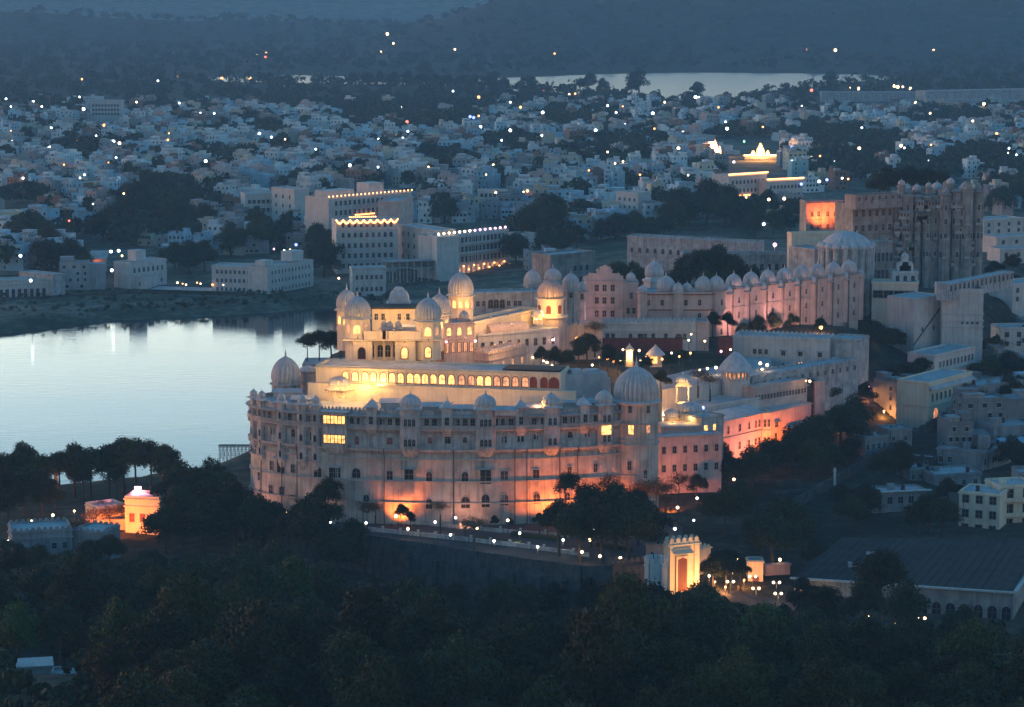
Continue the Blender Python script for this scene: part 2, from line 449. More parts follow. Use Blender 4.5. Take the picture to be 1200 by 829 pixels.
def make_ground():
    ys = [380]
    while ys[-1] < 9400:
        y = ys[-1]
        ys.append(y + (5 if y < 620 else 2.2 if y < 730 else 6 if y < 1000 else 9 if y < 1500 else y * .0085))
    ys = np.array(ys)
    n = 190
    t = np.linspace(-1, 1, n)
    X = np.zeros((len(ys), n)); Y = np.zeros((len(ys), n))
    for i, y in enumerate(ys):
        half = y * .36 + 60
        X[i] = t * half; Y[i] = y
    Z = ground_np(X.ravel(), Y.ravel()).reshape(X.shape)
    V = np.stack([X.ravel(), Y.ravel(), Z.ravel()], 1)
    Fc = []
    for i in range(len(ys) - 1):
        a = np.arange(n - 1) + i * n
        Fc.append(np.stack([a, a + 1, a + n + 1, a + n], 1))
    Fc = np.concatenate(Fc)
    me = bpy.data.meshes.new('ground')
    me.from_pydata(V.tolist(), [], Fc.tolist())
    me.polygons.foreach_set('use_smooth', [True] * len(Fc)); me.update()
    m, nt, b = new_mat('earth_and_scrub')
    L = nt.links.new
    geo = nd(nt, 'ShaderNodeNewGeometry')
    n1 = nd(nt, 'ShaderNodeTexNoise'); n1.inputs['Scale'].default_value = .03; n1.inputs['Detail'].default_value = 8; n1.inputs['Roughness'].default_value = .65
    n2 = nd(nt, 'ShaderNodeTexNoise'); n2.inputs['Scale'].default_value = .25; n2.inputs['Detail'].default_value = 5
    L(geo.outputs['Position'], n1.inputs['Vector']); L(geo.outputs['Position'], n2.inputs['Vector'])
    cr = nd(nt, 'ShaderNodeValToRGB')
    e = cr.color_ramp.elements
    e[0].position = .36; e[0].color = (.018, .024, .016, 1); e[1].position = .66; e[1].color = (.10, .085, .07, 1)
    k = e.new(.5); k.color = (.042, .044, .032, 1)
    ad = nd(nt, 'ShaderNodeMath', operation='ADD'); mu = nd(nt, 'ShaderNodeMath', operation='MULTIPLY_ADD')
    mu.inputs[1].default_value = .5; mu.inputs[2].default_value = -.25
    L(n2.outputs[0], mu.inputs[0]); L(mu.outputs[0], ad.inputs[0]); L(n1.outputs[0], ad.inputs[1])
    L(ad.outputs[0], cr.inputs[0])
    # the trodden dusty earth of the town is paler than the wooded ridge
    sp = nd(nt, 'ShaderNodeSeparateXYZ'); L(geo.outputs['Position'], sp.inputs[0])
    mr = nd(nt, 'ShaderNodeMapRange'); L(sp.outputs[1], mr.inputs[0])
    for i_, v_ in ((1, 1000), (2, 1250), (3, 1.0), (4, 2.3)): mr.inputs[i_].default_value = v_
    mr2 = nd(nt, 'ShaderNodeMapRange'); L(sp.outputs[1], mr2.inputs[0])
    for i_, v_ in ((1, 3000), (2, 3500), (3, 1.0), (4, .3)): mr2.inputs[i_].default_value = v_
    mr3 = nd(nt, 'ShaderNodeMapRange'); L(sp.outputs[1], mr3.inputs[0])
    for i_, v_ in ((1, 7300), (2, 7900), (3, 0.0), (4, 1.0)): mr3.inputs[i_].default_value = v_  # the farthest range is painted paler, adding to its haze
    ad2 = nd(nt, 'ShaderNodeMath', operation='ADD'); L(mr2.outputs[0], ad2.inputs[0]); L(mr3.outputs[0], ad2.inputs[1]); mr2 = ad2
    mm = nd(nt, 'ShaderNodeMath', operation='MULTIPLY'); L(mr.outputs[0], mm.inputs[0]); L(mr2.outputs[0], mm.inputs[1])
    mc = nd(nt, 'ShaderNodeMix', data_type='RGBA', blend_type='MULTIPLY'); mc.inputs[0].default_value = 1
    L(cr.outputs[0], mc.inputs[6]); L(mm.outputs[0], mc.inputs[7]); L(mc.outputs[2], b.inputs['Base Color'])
    b.inputs['Roughness'].default_value = .95; b.inputs['Specular IOR Level'].default_value = .1
    bp = nd(nt, 'ShaderNodeBump'); bp.inputs['Strength'].default_value = .6; bp.inputs['Distance'].default_value = 1.0
    L(n2.outputs[0], bp.inputs['Height']); L(bp.outputs[0], b.inputs['Normal'])
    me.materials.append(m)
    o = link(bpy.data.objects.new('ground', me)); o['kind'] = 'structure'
    tag(o, 'dark earth and scrub of the ridge, town and plain', 'ground')

def water_mat(name='still_lake_water', rough=.05):
    m, nt, b = new_mat(name)
    L = nt.links.new
    b.inputs['Base Color'].default_value = (.018, .026, .030, 1)
    b.inputs['Roughness'].default_value = rough
    b.inputs['IOR'].default_value = 1.33
    geo = nd(nt, 'ShaderNodeNewGeometry')
    mp = nd(nt, 'ShaderNodeMapping'); mp.inputs['Scale'].default_value = (.22, 1.0, 1.0)
    L(geo.outputs['Position'], mp.inputs['Vector'])
    n1 = nd(nt, 'ShaderNodeTexNoise'); n1.inputs['Scale'].default_value = .45; n1.inputs['Detail'].default_value = 5
    n2 = nd(nt, 'ShaderNodeTexNoise'); n2.inputs['Scale'].default_value = .02; n2.inputs['Detail'].default_value = 3
    L(mp.outputs[0], n1.inputs['Vector']); L(mp.outputs[0], n2.inputs['Vector'])
    mu = nd(nt, 'ShaderNodeMath', operation='MULTIPLY'); L(n1.outputs[0], mu.inputs[0]); L(n2.outputs[0], mu.inputs[1])
    bp = nd(nt, 'ShaderNodeBump'); bp.inputs['Strength'].default_value = .5; bp.inputs['Distance'].default_value = .2
    L(mu.outputs[0], bp.inputs['Height']); L(bp.outputs[0], b.inputs['Normal'])
    return m

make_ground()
_wm = water_mat()
_wm_far = water_mat('ruffled_lake_water', .30)
def lake(name, poly, label, mat):
    # the sheet reaches a little under the bank so that the shoreline is where the ground comes up through it
    xs = [p[0] for p in poly]; yy = [p[1] for p in poly]
    o = MB().face([(min(xs) - 20, min(yy) - 20, 0), (max(xs) + 20, min(yy) - 20, 0), (max(xs) + 20, max(yy) + 20, 0), (min(xs) - 20, max(yy) + 20, 0)]).build(name, mat)
    o['kind'] = 'structure'; tag(o, label, 'lake')
lake('lake', LAKE, 'still pale lake beside the palace, mirroring the far shore', _wm)
lake('lake', FAR_LAKE, 'thin bright strip of a second lake beyond the town', _wm_far)

def haze(density):
    m = bpy.data.materials.new('blue_evening_haze'); m.use_nodes = True
    nt = m.node_tree
    for n in list(nt.nodes): nt.nodes.remove(n)
    o = nd(nt, 'ShaderNodeOutputMaterial'); v = nd(nt, 'ShaderNodeVolumePrincipled')
    v.inputs['Color'].default_value = (.25, .57, .88, 1)
    v.inputs['Density'].default_value = density
    v.inputs['Anisotropy'].default_value = 0.0
    nt.links.new(v.outputs[0], o.inputs['Volume'])
    b = MB().box(-3700, 3700, -60, 9450, -8, 290).build('haze', m)
    b['kind'] = 'stuff'; tag(b, 'thin blue evening haze over the lake and town', 'haze')
HAZE = 1.15e-4
haze(HAZE)
# ------------------------------------------------------------------ labels: where a thing stands, said by what it stands near
LANDMARKS = [(330, 435, 'the grey lakeside dome tower'), (745, 452, 'the big ribbed dome tower'), (450, 360, 'the twin domed court palace'), (535, 445, 'the cream arcade range'),
             (640, 350, 'the lit pink domed tower'), (709, 340, 'the stepped square mansion'), (880, 350, 'the long domed wing'), (985, 300, 'the round apse palace'), (1100, 260, 'the towering fort palace'),
             (975, 248, 'the orange lit fort house'), (307, 322, 'the white lakeside hotel'), (168, 315, 'the small white quay villa'), (228, 334, 'the lamplit lake terrace'), (108, 302, 'the orange lit shack'),
             (435, 282, 'the hotel hung with bulbs'), (553, 294, 'the long balconied hotel'), (890, 178, 'the floodlit shrine'), (896, 222, 'the bulb strung terrace block'), (725, 242, 'the tall cream block'),
             (576, 235, 'the stepped white guesthouse'), (315, 238, 'the grey tower block by the lake'), (125, 125, 'the pale flat block beyond town'), (800, 655, 'the castellated gate'), (885, 668, 'the orange gate lodge'),
             (1080, 660, 'the dark shed roof'), (55, 788, 'the lone white hut'), (165, 592, 'the floodlit yellow house'), (65, 632, 'the grey castellated house'), (150, 530, 'the ridge trees by the lake'),
             (560, 650, 'the curved retaining wall'), (470, 590, 'the orange flare on the palace wall'), (990, 555, 'the diagonal garden wall'), (1160, 600, 'the cream balconied house'), (1060, 595, 'the half hidden shed'),
             (905, 505, 'the orange lit palace corner'), (920, 460, 'the striped window range'), (930, 408, 'the long white hall'), (1115, 435, 'the receding street range'), (800, 450, 'the glowing pavilion'),
             (1130, 367, 'the plain white bastion'), (1060, 320, 'the gabled white temple'), (770, 410, 'the lamplit garden'), (1080, 118, 'the long blue dam sheds'), (430, 93, 'the far bright lake'), (840, 105, 'the widest reach of the far lake'),
             (690, 640, 'the tree clump under the big dome'), (1150, 510, 'the flat blue roofs'), (350, 560, 'the curved palace end wall'), (700, 750, 'the middle of the valley wood'), (250, 740, 'the wood over the white hut'),
             (450, 780, 'the hollow of the valley wood'), (1000, 780, 'the wood below the dark shed'), (640, 790, 'the lower rim of the wood'), (100, 720, 'the wood below the castellated house'), (350, 680, 'the wood beside the palace road'),
             (650, 180, 'the mid town trees'), (480, 175, 'the mid town houses'), (200, 180, 'the west town houses'), (60, 210, 'the lakeward town edge'), (740, 150, 'the town before the far lake'), (1050, 180, 'the east town'), (330, 150, 'the tree belt beyond town'),
             (1170, 240, 'the houses behind the fort'), (20, 160, 'the pale roofs at the town edge'), (560, 150, 'the lamps beyond mid town'), (960, 140, 'the houses under the dam sheds'), (830, 260, 'the tree grove behind the wing')]
USED = {}
def where(u, v):
    """phrases for a spot, nearest landmark first, told by direction as one looks over the town"""
    lm = sorted(LANDMARKS, key=lambda l: (l[0] - u) ** 2 + ((l[1] - v) * 1.6) ** 2)
    out = []
    for k, (lu, lv, nm) in enumerate(lm[:7]):
        du, dv = u - lu, v - lv
        r = math.hypot(du, dv)
        if r < 5: continue
        s = 'just ' if r < 28 else 'close ' if r < 55 else ''
        e = 'left' if du < 0 else 'right'
        if abs(dv) > 1.8 * abs(du): p = (s + 'behind ' if dv < 0 else s + 'in front of ')
        elif abs(du) > 2.2 * abs(dv): p = s + e + ' of '
        else: p = ('behind and ' if dv < 0 else 'in front and ') + e + ' of '
        out.append(p.replace('close in', 'in').replace('close left', 'not far left').replace('close right', 'not far right') + nm)
    # between two
    if len(lm) > 1: out.append('between ' + lm[0][2] + ' and ' + lm[1][2])
    if len(lm) > 2: out.append('between ' + lm[0][2] + ' and ' + lm[2][2])
    return out

def label_at(look, u, v, extra=('smallish ', 'fuller ', 'plain ')):
    c = [look + ' ' + w for w in where(u, v)]
    c = [x for x in c if len(x.split()) <= 16] or [look]
    for x in c:
        if x not in USED:
            USED[x] = 1; return x
    USED[c[0]] += 1
    return c[0]

# ------------------------------------------------------------------ windows
_cache = {}
def outline(kind, w, h):
    if kind == 'arch':
        pts = [(-w / 2, 0), (w / 2, 0), (w / 2, h - w * .55)]
        for k in range(1, 6):
            a = math.pi * k / 6
            pts.append((w / 2 * math.cos(a), h - w * .55 + w * .55 * math.sin(a)))
        pts.append((-w / 2, h - w * .55))
        return pts
    return [(-w / 2, 0), (w / 2, 0), (w / 2, h), (-w / 2, h)]

def win_mesh(kind, w, h, pane, frame, hood=False, fr=.16, bars=True):
    key = ('win', kind, round(w, 2), round(h, 2), pane, frame, hood, fr)
    if key in _cache: return _cache[key]
    o = outline(kind, w, h); n = len(o)
    g = [((x * (1 + 2 * fr / w)), (z * (1 + 2 * fr / h) - (fr if kind != 'door' else 0))) for x, z in o]
    mb = MB(); y0, y1 = 0.05, -.14
    for k in range(n):
        a, b2, c, d = g[k], g[(k + 1) % n], o[(k + 1) % n], o[k]
        mb.face([(a[0], y1, a[1]), (b2[0], y1, b2[1]), (c[0], y1, c[1]), (d[0], y1, d[1])])
        mb.face([(a[0], y0, a[1]), (b2[0], y0, b2[1]), (b2[0], y1, b2[1]), (a[0], y1, a[1])])
        mb.face([(d[0], y1, d[1]), (c[0], y1, c[1]), (c[0], -.015, c[1]), (d[0], -.015, d[1])])
    if bars and w > .8:
        mb.box(-.035, .035, -.06, -.02, 0, h * .92); mb.box(-w / 2, w / 2, -.055, -.021, h * .5, h * .5 + .06)
    if hood:
        W = w * .9
        mb.face([(-W, -.9, h + .15), (W, -.9, h + .15), (W, -.01, h + .6), (-W, -.01, h + .6)])
        mb.face([(-W, -.9, h + .15), (-W, -.01, h + .6), (-W, -.01, h + .1)]); mb.face([(W, -.9, h + .15), (W, -.01, h + .1), (W, -.01, h + .6)])
        mb.face([(-W, -.9, h + .15), (-W, -.01, h + .1), (W, -.01, h + .1), (W, -.9, h + .15)])
    fm = mb.mesh('window', [M[frame]])
    pm = MB().face([(x, -.018, z) for x, z in o]).mesh('pane', [M[pane]])
    _cache[key] = (fm, pm)
    return _cache[key]

def window(parent, loc, rz=0.0, kind='rect', w=1.0, h=1.6, pane='pane', frame='trim', hood=False, name='window', fr=.16):
    fm, pm = win_mesh(kind, w, h, pane, frame, hood, fr)
    o = inst(fm, name, parent, loc, rz)
    inst(pm, 'pane', o)
    return o

# ------------------------------------------------------------------ domes and turrets
def dome_prof(r, h, bulge=1.05):
    return [(r * .95, 0), (r * (bulge - .02), h * .10), (r * bulge, h * .24), (r * .99, h * .42), (r * .87, h * .60), (r * .66, h * .77), (r * .40, h * .90), (r * .16, h * .97), (.02, h)]

def finial_mb(s):
    return MB().lathe([(.28 * s, -.1 * s), (.30 * s, .1 * s), (.12 * s, .28 * s), (.20 * s, .45 * s), (.20 * s, .6 * s), (.07 * s, .75 * s), (.12 * s, .95 * s), (.05 * s, 1.1 * s), (.01, 1.7 * s)], 8)

def dome(parent, loc, r, h, mat='dome', ribs=16, fin=None, rib=.17, name='dome', bulge=1.05, seg=None):
    key = ('dome', round(r, 2), round(h, 2), mat, ribs, bulge)
    if key not in _cache:
        sg = seg or (ribs * 4 if ribs else 24)
        _cache[key] = MB().lathe(dome_prof(r, h, bulge), sg, rib=rib, ribs=ribs).mesh(name, [M[mat]])
    d = inst(_cache[key], name, parent, loc)
    s = fin if fin is not None else max(.5, r * .34)
    k2 = ('fin', round(s, 2), mat)
    if k2 not in _cache: _cache[k2] = finial_mb(s).mesh('finial', [M[mat]])
    inst(_cache[k2], 'finial', d, (0, 0, h))
    return d

def ngon(n, r, c=(0, 0), rot=0.0):
    return [(c[0] + r * math.cos(2 * math.pi * k / n + rot), c[1] + r * math.sin(2 * math.pi * k / n + rot)) for k in range(n)]

def turret_mb(r, h, n=8, eave=True, cap=.0, bands=()):
    """polygonal shaft with an out-thrust eave at its head, bands round it"""
    mb = MB(); rot = math.pi / n
    mb.prism(ngon(n, r, rot=rot), 0, h)
    for z in bands:
        mb.prism(ngon(n, r + .22, rot=rot), z, z + .3, bottom=True)
    if eave:
        mb.lathe([(r * .98, h - .55), (r + .75, h - .35), (r + .8, h - .22), (r * .98, h + .12)], n, smooth=False, rot=rot)
        mb.prism(ngon(n, r * .99, rot=rot), h + .0, h + .35)
    return mb

# ------------------------------------------------------------------ buildings set out from their roof edge
def place_edge(A, B=None, zt=10.0, yaw=None, w=None):
    """front roof edge from pixel A to pixel B (its column only when yaw is given) at height zt -> (origin xy, rotation, width)"""
    a = at(A[0], A[1], zt)
    if yaw is not None:
        r = math.radians(yaw)
        if w is None:
            d = ray(B[0], A[1]); k = d[0] / d[1]
            # a.x + t cos = k (a.y + t sin)
            w = (k * a.y - a.x) / (math.cos(r) - k * math.sin(r))
        return a, r, w
    b = at(B[0], B[1], zt)
    return a, math.atan2(b.y - a.y, b.x - a.x), (b - a).length

class Bld:
    """a flat-roofed building: local x along the front, y into the depth, z up from its base"""
    def __init__(s, name, label, cat, A, B=None, zt=10, zb=0, depth=8, yaw=None, w=None, mat='white', roof='roof', par=.7, cren=0, group=None, color=None, bands=(), cornice=True, plinth=False, parts=True):
        a, r, w = place_edge(A, B, zt, yaw, w)
        s.w, s.d, s.h, s.rz = w, depth, zt - zb, r
        s.root = thing(name, label, cat, (a.x, a.y, zb), r, group)
        s.mat = mat; s.color = color; s.o = a
        h = s.h
        wl = MB().box(0, w, 0, depth, -3, h - par)
        s.wall = s.mk(wl, 'wall', mat)
        rf = MB().face([(.3, .3, h - par + .02), (w - .3, .3, h - par + .02), (w - .3, depth - .3, h - par + .02), (.3, depth - .3, h - par + .02)])
        s.mk(rf, 'roof', roof)
        pp = MB(); t = .3
        if par > 0:
            z0, z1 = h - par, h
            if not cren:
                for b in ((0, w, 0, t), (0, w, depth - t, depth), (0, t, t, depth - t), (w - t, w, t, depth - t)): pp.box(*b, z0, z1)
            else:
                zc = z1 - cren
                for b in ((0, w, 0, t), (0, w, depth - t, depth), (0, t, t, depth - t), (w - t, w, t, depth - t)): pp.box(*b, z0, zc)
                n = max(3, int(w / 1.5))
                for k in range(n):
                    x = (k + .18) * w / n; q = w / n * .64
                    for y in (0, depth - t):
                        pp.box(x, x + q, y, y + t, zc, z1 - .25); pp.prism([(x + q * .2, y), (x + q * .8, y), (x + q * .8, y + t), (x + q * .2, y + t)], z1 - .25, z1)
                n = max(3, int(depth / 1.5))
                for k in range(1, n - 1):
                    y = (k + .18) * depth / n; q = depth / n * .64
                    for x in (0, w - t): pp.box(x, x + t, y, y + q, zc, z1 - .15)
            s.mk(pp, 'parapet', mat)
        bs = list(bands)
        if cornice: bs.append(h - par - .15)
        for z in bs:
            c = MB(); e = .35
            c.box(-e, w + e, -e, -.003, z, z + .28); c.box(-e, -.003, -.003, depth, z, z + .28); c.box(w + .003, w + e, -.003, depth, z, z + .28)
            s.mk(c, 'cornice', mat if mat != 'house' else 'house')
    def mk(s, mb, name, mat, loc=(0, 0, 0), rz=0, parent=None):
        o = mb.build(name, M[mat] if isinstance(mat, str) else mat, parent or s.root, loc, rz)
        if s.color: o.color = (*s.color, 1)
        return o
    def win(s, z, xs, w=1.0, h=1.6, kind='rect', pane='pane', frame='trim', face='F', hood=False, name='window', fr=.16):
        if isinstance(xs, int): xs = [(k + .5) / xs for k in range(xs)]
        for k, f in enumerate(xs):
            p = pane(k) if callable(pane) else pane
            if face == 'F': loc, r = (f * s.w, 0, z), 0.0
            elif face == 'L': loc, r = (0, f * s.d, z), -math.pi / 2
            elif face == 'R': loc, r = (s.w, f * s.d, z), math.pi / 2
            window(s.root, loc, r, kind, w, h, p, frame, hood, name, fr)
        return s
    def box(s, name, x0, x1, y0, y1, z0, z1, mat=None):
        return s.mk(MB().box(x0, x1, y0, y1, z0, z1), name, mat or s.mat)
    def dome(s, x, y, r, h, z=None, drum=0.6, ribs=16, mat='dome', n=8, drum_mat=None, base=True):
        z = s.h if z is None else z
        if base:
            d = s.mk(turret_mb(r * .96, drum, n), 'drum', drum_mat or s.mat, (x, y, z - .02))
            z += drum + .3
        return dome(s.root, (x, y, z), r, h, mat, ribs)
    def turret(s, x, y, r, zb, h, dh, mat=None, n=8, bands=(), ribs=12, dmat='dome'):
        t = s.mk(turret_mb(r, h, n, bands=bands), 'turret', mat or s.mat, (x, y, zb))
        dome(t, (0, 0, h + .33), r * .98, dh, dmat, ribs)
        return t

# ------------------------------------------------------------------ lamps
LAMP = {'warm': (1.0, .62, .30), 'white': (1.0, .93, .80), 'cool': (.80, .90, 1.0), 'orange': (1.0, .36, .10), 'blue': (.14, .20, 1.0), 'pink': (1.0, .40, .55), 'green': (.2, 1.0, .45), 'red': (1.0, .10, .05)}
for _k, _c in LAMP.items(): M['lamp_' + _k] = glow('lamp_' + _k, _c, 2.0 if _k in ('warm', 'white', 'cool') else 1.1)
def lamp_meshes(col, r):
    key = ('lamp', col, r)
    if key not in _cache:
        g = MB().ball((0, 0, 0), r, 10, 6).mesh('globe', [M['lamp_' + col]])
        p = MB().tube([(0, 0, 0), (0, 0, .55), (0, 0, 1)], [.12, .07, .06], 6).lathe([(.25, 0), (.25, .04), (.13, .06)], 8).mesh('pole', [M['iron']])
        _cache[key] = (g, p)
    return _cache[key]

def lamp(u, v, h=3.6, col='warm', r=.42, look=None, group='lamps on posts around the palace', light=0.0, z=None, name='street_lamp', cat='lamp'):
    p = drop(u, v, h) if z is None else at(u, v, z + h)
    zb = (p.z if z is None else z)
    look = look or {'warm': 'warm', 'white': 'white', 'cool': 'bluish white', 'orange': 'orange', 'blue': 'violet blue', 'pink': 'pink', 'green': 'green', 'red': 'red'}[col] + ' globe lamp on a post'
    t = thing(name, label_at(look, u, v), cat, (p.x, p.y, zb), 0, group)
    r = round(r * (.66, .78, .9)[int(u * 7 + v * 3) % 3], 3) if name == 'street_lamp' else r
    g, pm = lamp_meshes(col, r)
    inst(pm, 'pole', t, (0, 0, 0), 0, (1, 1, h - r * .8))
    inst(g, 'globe', t, (0, 0, h))
    if light:
        point(t, (0, 0, h - r - .25), LAMP[col], light, .3)
    return t

def point(parent, loc, col, power, r=.3, name='lamp_light'):
    d = bpy.data.lights.new(name, 'POINT'); d.energy = power; d.color = col; d.shadow_soft_size = r
    o = bpy.data.objects.new(name, d)
    return link(o, parent, loc)

def flood(p, target, col, power, size=90, blend=1.0, r=.4, label=None, body=True, name='floodlight'):
    """a floodlight: a small lamp housing on the ground with its spot lamp inside the mouth"""
    p = Vector(p); d = (Vector(target) - p).normalized()
    q = d.to_track_quat('-Z', 'Y').to_euler()
    sd = bpy.data.lights.new('spot', 'SPOT'); sd.energy = power; sd.color = col; sd.spot_size = math.radians(size); sd.spot_blend = blend; sd.shadow_soft_size = r
    if body:
        u, v = proj(p)
        t = thing(name, label or label_at('squat floodlight throwing ' + ('orange' if col[1] < .5 else 'warm') + ' light', u, v), 'floodlight', p, 0, 'floodlights around the palace')
        mb = MB().box(-.35, .35, -.12, .12, -.9, -.6).box(-.05, .05, -.05, .05, -1.2, -.9)
        mb.build('bracket', M['iron'], t)
        hs = MB().lathe([(.02, .55), (.22, .5), (.42, .05), (.45, 0), (.38, 0), (.2, .35), (.02, .4)], 12).build('housing', M['iron'], t)
        hs.rotation_euler = q
        l = bpy.data.objects.new('spot', sd); link(l, t); l.rotation_euler = q; l.location = d * .08
    else:
        l = bpy.data.objects.new('spot', sd); link(l, None, p); l.rotation_euler = q
    return l
ORANGE = (1.0, .195, .03); AMBER = (1.0, .43, .11); GOLD = (1.0, .50, .13); PINKL = (1.0, .42, .34)

# ------------------------------------------------------------------ trees
def crown_mesh(seed, R=1.0, H=1.0, nleaf=5000, leaf=.06, lobes=12, gap=.0, mat='leaf', flat=.75, top=0.0):
    """leaf-sized faces through the shells of many uneven lobes; unit crown of radius ~R, base at z 0"""
    rs = np.random.RandomState(seed)
    C = []
    for k in range(lobes):
        a = rs.uniform(0, 2 * math.pi); q = R * .68 * math.sqrt(rs.uniform(.02, 1))
        zz = H * (.16 + .66 * rs.uniform(0, 1) ** .8 * (1 - .5 * (q / R) ** 2)) + top * (1 - q / R)
        C.append((q * math.cos(a), q * math.sin(a), zz, R * rs.uniform(.26, .46)))
    C.append((0, 0, H * .62, R * .5)); C.append((0, 0, H * .85, R * .34))
    C = np.array(C)
    wgt = C[:, 3] ** 2; idx = rs.choice(len(C), nleaf, p=wgt / wgt.sum())
    d = rs.normal(size=(nleaf, 3)); d /= np.linalg.norm(d, axis=1)[:, None]
    d[:, 2] = np.where(d[:, 2] < -.55, -d[:, 2] * .6, d[:, 2])
    rad = C[idx, 3] * (1 - np.abs(rs.normal(0, .16, nleaf)))
    # twig clusters
    clus = rs.normal(size=(nleaf // 14 + 1, 3)) * .05 * R
    P = C[idx, :3] + d * rad[:, None] * np.array([1, 1, flat]) + clus[np.arange(nleaf) // 14]
    nrm = d + rs.normal(0, .55, (nleaf, 3)); nrm /= np.linalg.norm(nrm, axis=1)[:, None]
    t = np.cross(nrm, rs.normal(size=(nleaf, 3))); t /= np.linalg.norm(t, axis=1)[:, None]
    b = np.cross(nrm, t)
    s = leaf * rs.uniform(.6, 1.5, nleaf)[:, None]
    A = P - t * s * .5; B = P + b * s * .42 + t * s * .05; Cc = P + t * s * .6; D = P - b * s * .42 + t * s * .05
    V = np.stack([A, B, Cc, D], 1).reshape(-1, 3)
    Fc = np.arange(nleaf * 4).reshape(-1, 4)
    me = bpy.data.meshes.new('crown')
    me.vertices.add(len(V)); me.vertices.foreach_set('co', V.ravel().astype('f'))
    me.loops.add(len(V)); me.loops.foreach_set('vertex_index', Fc.ravel().astype('i'))
    me.polygons.add(nleaf); me.polygons.foreach_set('loop_start', (np.arange(nleaf) * 4).astype('i'))
    me.update(calc_edges=True)
    me.materials.append(M[mat])
    return me

def trunk_mesh(seed, R=1.0, H=1.0, base=.07, limbs=7, low=.9):
    """tapered trunk from z=-low with limbs that reach into the crown"""
    rnd = random.Random(seed); mb = MB()
    j = lambda s: rnd.uniform(-s, s)
    top = (j(.05), j(.05), H * .25)
    mb.tube([(0, 0, -low - .25), (0, 0, -low + .1), (j(.06), j(.06), -low * .4), top], [base * 1.35, base, base * .85, base * .65], 7)
    for k in range(limbs):
        a = 2 * math.pi * k / limbs + j(.4); q = R * rnd.uniform(.4, .75); z = H * rnd.uniform(.45, .85)
        mid = (q * .45 * math.cos(a) + j(.05), q * .45 * math.sin(a) + j(.05), H * .25 + (z - H * .25) * .45)
        mb.tube([top, mid, (q * math.cos(a), q * math.sin(a), z)], [base * .5, base * .33, base * .1], 5)
        mb.tube([mid, (q * .7 * math.cos(a + .5), q * .7 * math.sin(a + .5), z + .1 * H)], [base * .25, base * .07], 4)
    return mb.mesh('trunk', [M['bark']])

CROWN = [crown_mesh(10 + k, 1, [1.45, 1.25, 1.6, 1.2, 1.5, 1.75, 1.3, 1.55][k], 8500, .062, [13, 10, 15, 11, 17, 12, 9, 14][k], flat=.85) for k in range(8)]
TRUNK = [trunk_mesh(30 + k, 1, [1.45, 1.25, 1.6, 1.2, 1.5, 1.75, 1.3, 1.55][k]) for k in range(8)]
CROWN_FAR = [crown_mesh(50 + k, 1, [1.3, 1.2, 1.5, 1.35][k], 1500, .12, [9, 8, 10, 12][k]) for k in range(4)]
CROWN_OPEN = [crown_mesh(70 + k, 1, [1.25, 1.1, 1.35, 1.15][k], 5200, .06, [15, 17, 14, 16][k], flat=.7) for k in range(4)]
TRUNK_OPEN = [trunk_mesh(80 + k, 1, [1.25, 1.1, 1.35, 1.15][k], .05, 9, 1.1) for k in range(4)]
CROWN_BARE = [crown_mesh(90 + k, 1, [.9, 1.0, .8][k], 1500, .05, [16, 15, 17][k], mat='leaf_dry') for k in range(3)]
TRUNK_BARE = [trunk_mesh(95 + k, 1, [.9, 1.0, .8][k], .035, 16, .6) for k in range(3)]
_trnd = random.Random(77)
TINTS = {'dark green': (.8, .85, .9), 'mid green': (1.2, 1.2, 1.0), 'olive': (1.3, 1.2, .75), 'bluish green': (.75, .95, 1.1), 'blackish green': (.5, .55, .62), 'bright green': (1.6, 2.0, 1.0), 'brownish': (1.35, 1.05, .75)}
def tree(p, R, kind='full', tint='dark green', name='tree', group=None, look=None, trunk=None, uv=None, sq=1.0, zrot=None):
    """R crown radius in metres; p ground point"""
    if kind == 'full': k = _trnd.randrange(8); c, t, low = CROWN[k], TRUNK[k], .9
    elif kind == 'open': k = _trnd.randrange(4); c, t, low = CROWN_OPEN[k], TRUNK_OPEN[k], 1.1
    elif kind == 'bare': k = _trnd.randrange(3); c, t, low = CROWN_BARE[k], TRUNK_BARE[k], .6
    else: k = _trnd.randrange(4); c, t, low = CROWN_FAR[k], TRUNK[k], .9
    tr = low * R if trunk is None else trunk
    u, v = uv or proj((p[0], p[1], p[2] + tr + R * .6))
    look = look or f"{'broad' if R > 7.2 else 'small' if R < 4.5 else 'rounded'} {tint} tree"
    e = thing(name, label_at(look, u, v), 'tree', p, 0, group)
    rz = _trnd.uniform(0, 6.28) if zrot is None else zrot
    a = inst(c, 'crown', e, (0, 0, tr), rz, (R, R, R * sq))
    b = inst(t, 'trunk', e, (0, 0, tr), rz, (R, R, R * sq))
    if tr > low * R * sq:        # a longer bole below the limbs
        MB().tube([(0, 0, -.3), (0, 0, tr - low * R * sq * .6)], [R * .085, R * .07], 7).build('bole', M['bark'], e)
    j = _trnd.uniform(.7, 1.35)
    col = TINTS[tint]
    a.color = (col[0] * j, col[1] * j, col[2] * j, 1)
    return e
# ------------------------------------------------------------------ the crescent palace
CX, CY, EA, EB = -16.4, 739.0, 58.7, 24.0
ZB = 10.0
R_ = math.radians
def ell(t, off=0.0):
    c, s = math.cos(t), math.sin(t)
    n = Vector((c / EA, s / EB)).normalized()
    return Vector((EA * c + n.x * off, EB * s + n.y * off)), math.atan2(n.y, n.x)

def tcol(u, z):
    """where on the curved front column u is, at height z"""
    lo, hi = R_(-176), R_(-26)
    for _ in range(40):
        m = (lo + hi) / 2
        p, _a = ell(m)
        if proj((CX + p.x, CY + p.y, z))[0] < u: lo = m
        else: hi = m
    return lo

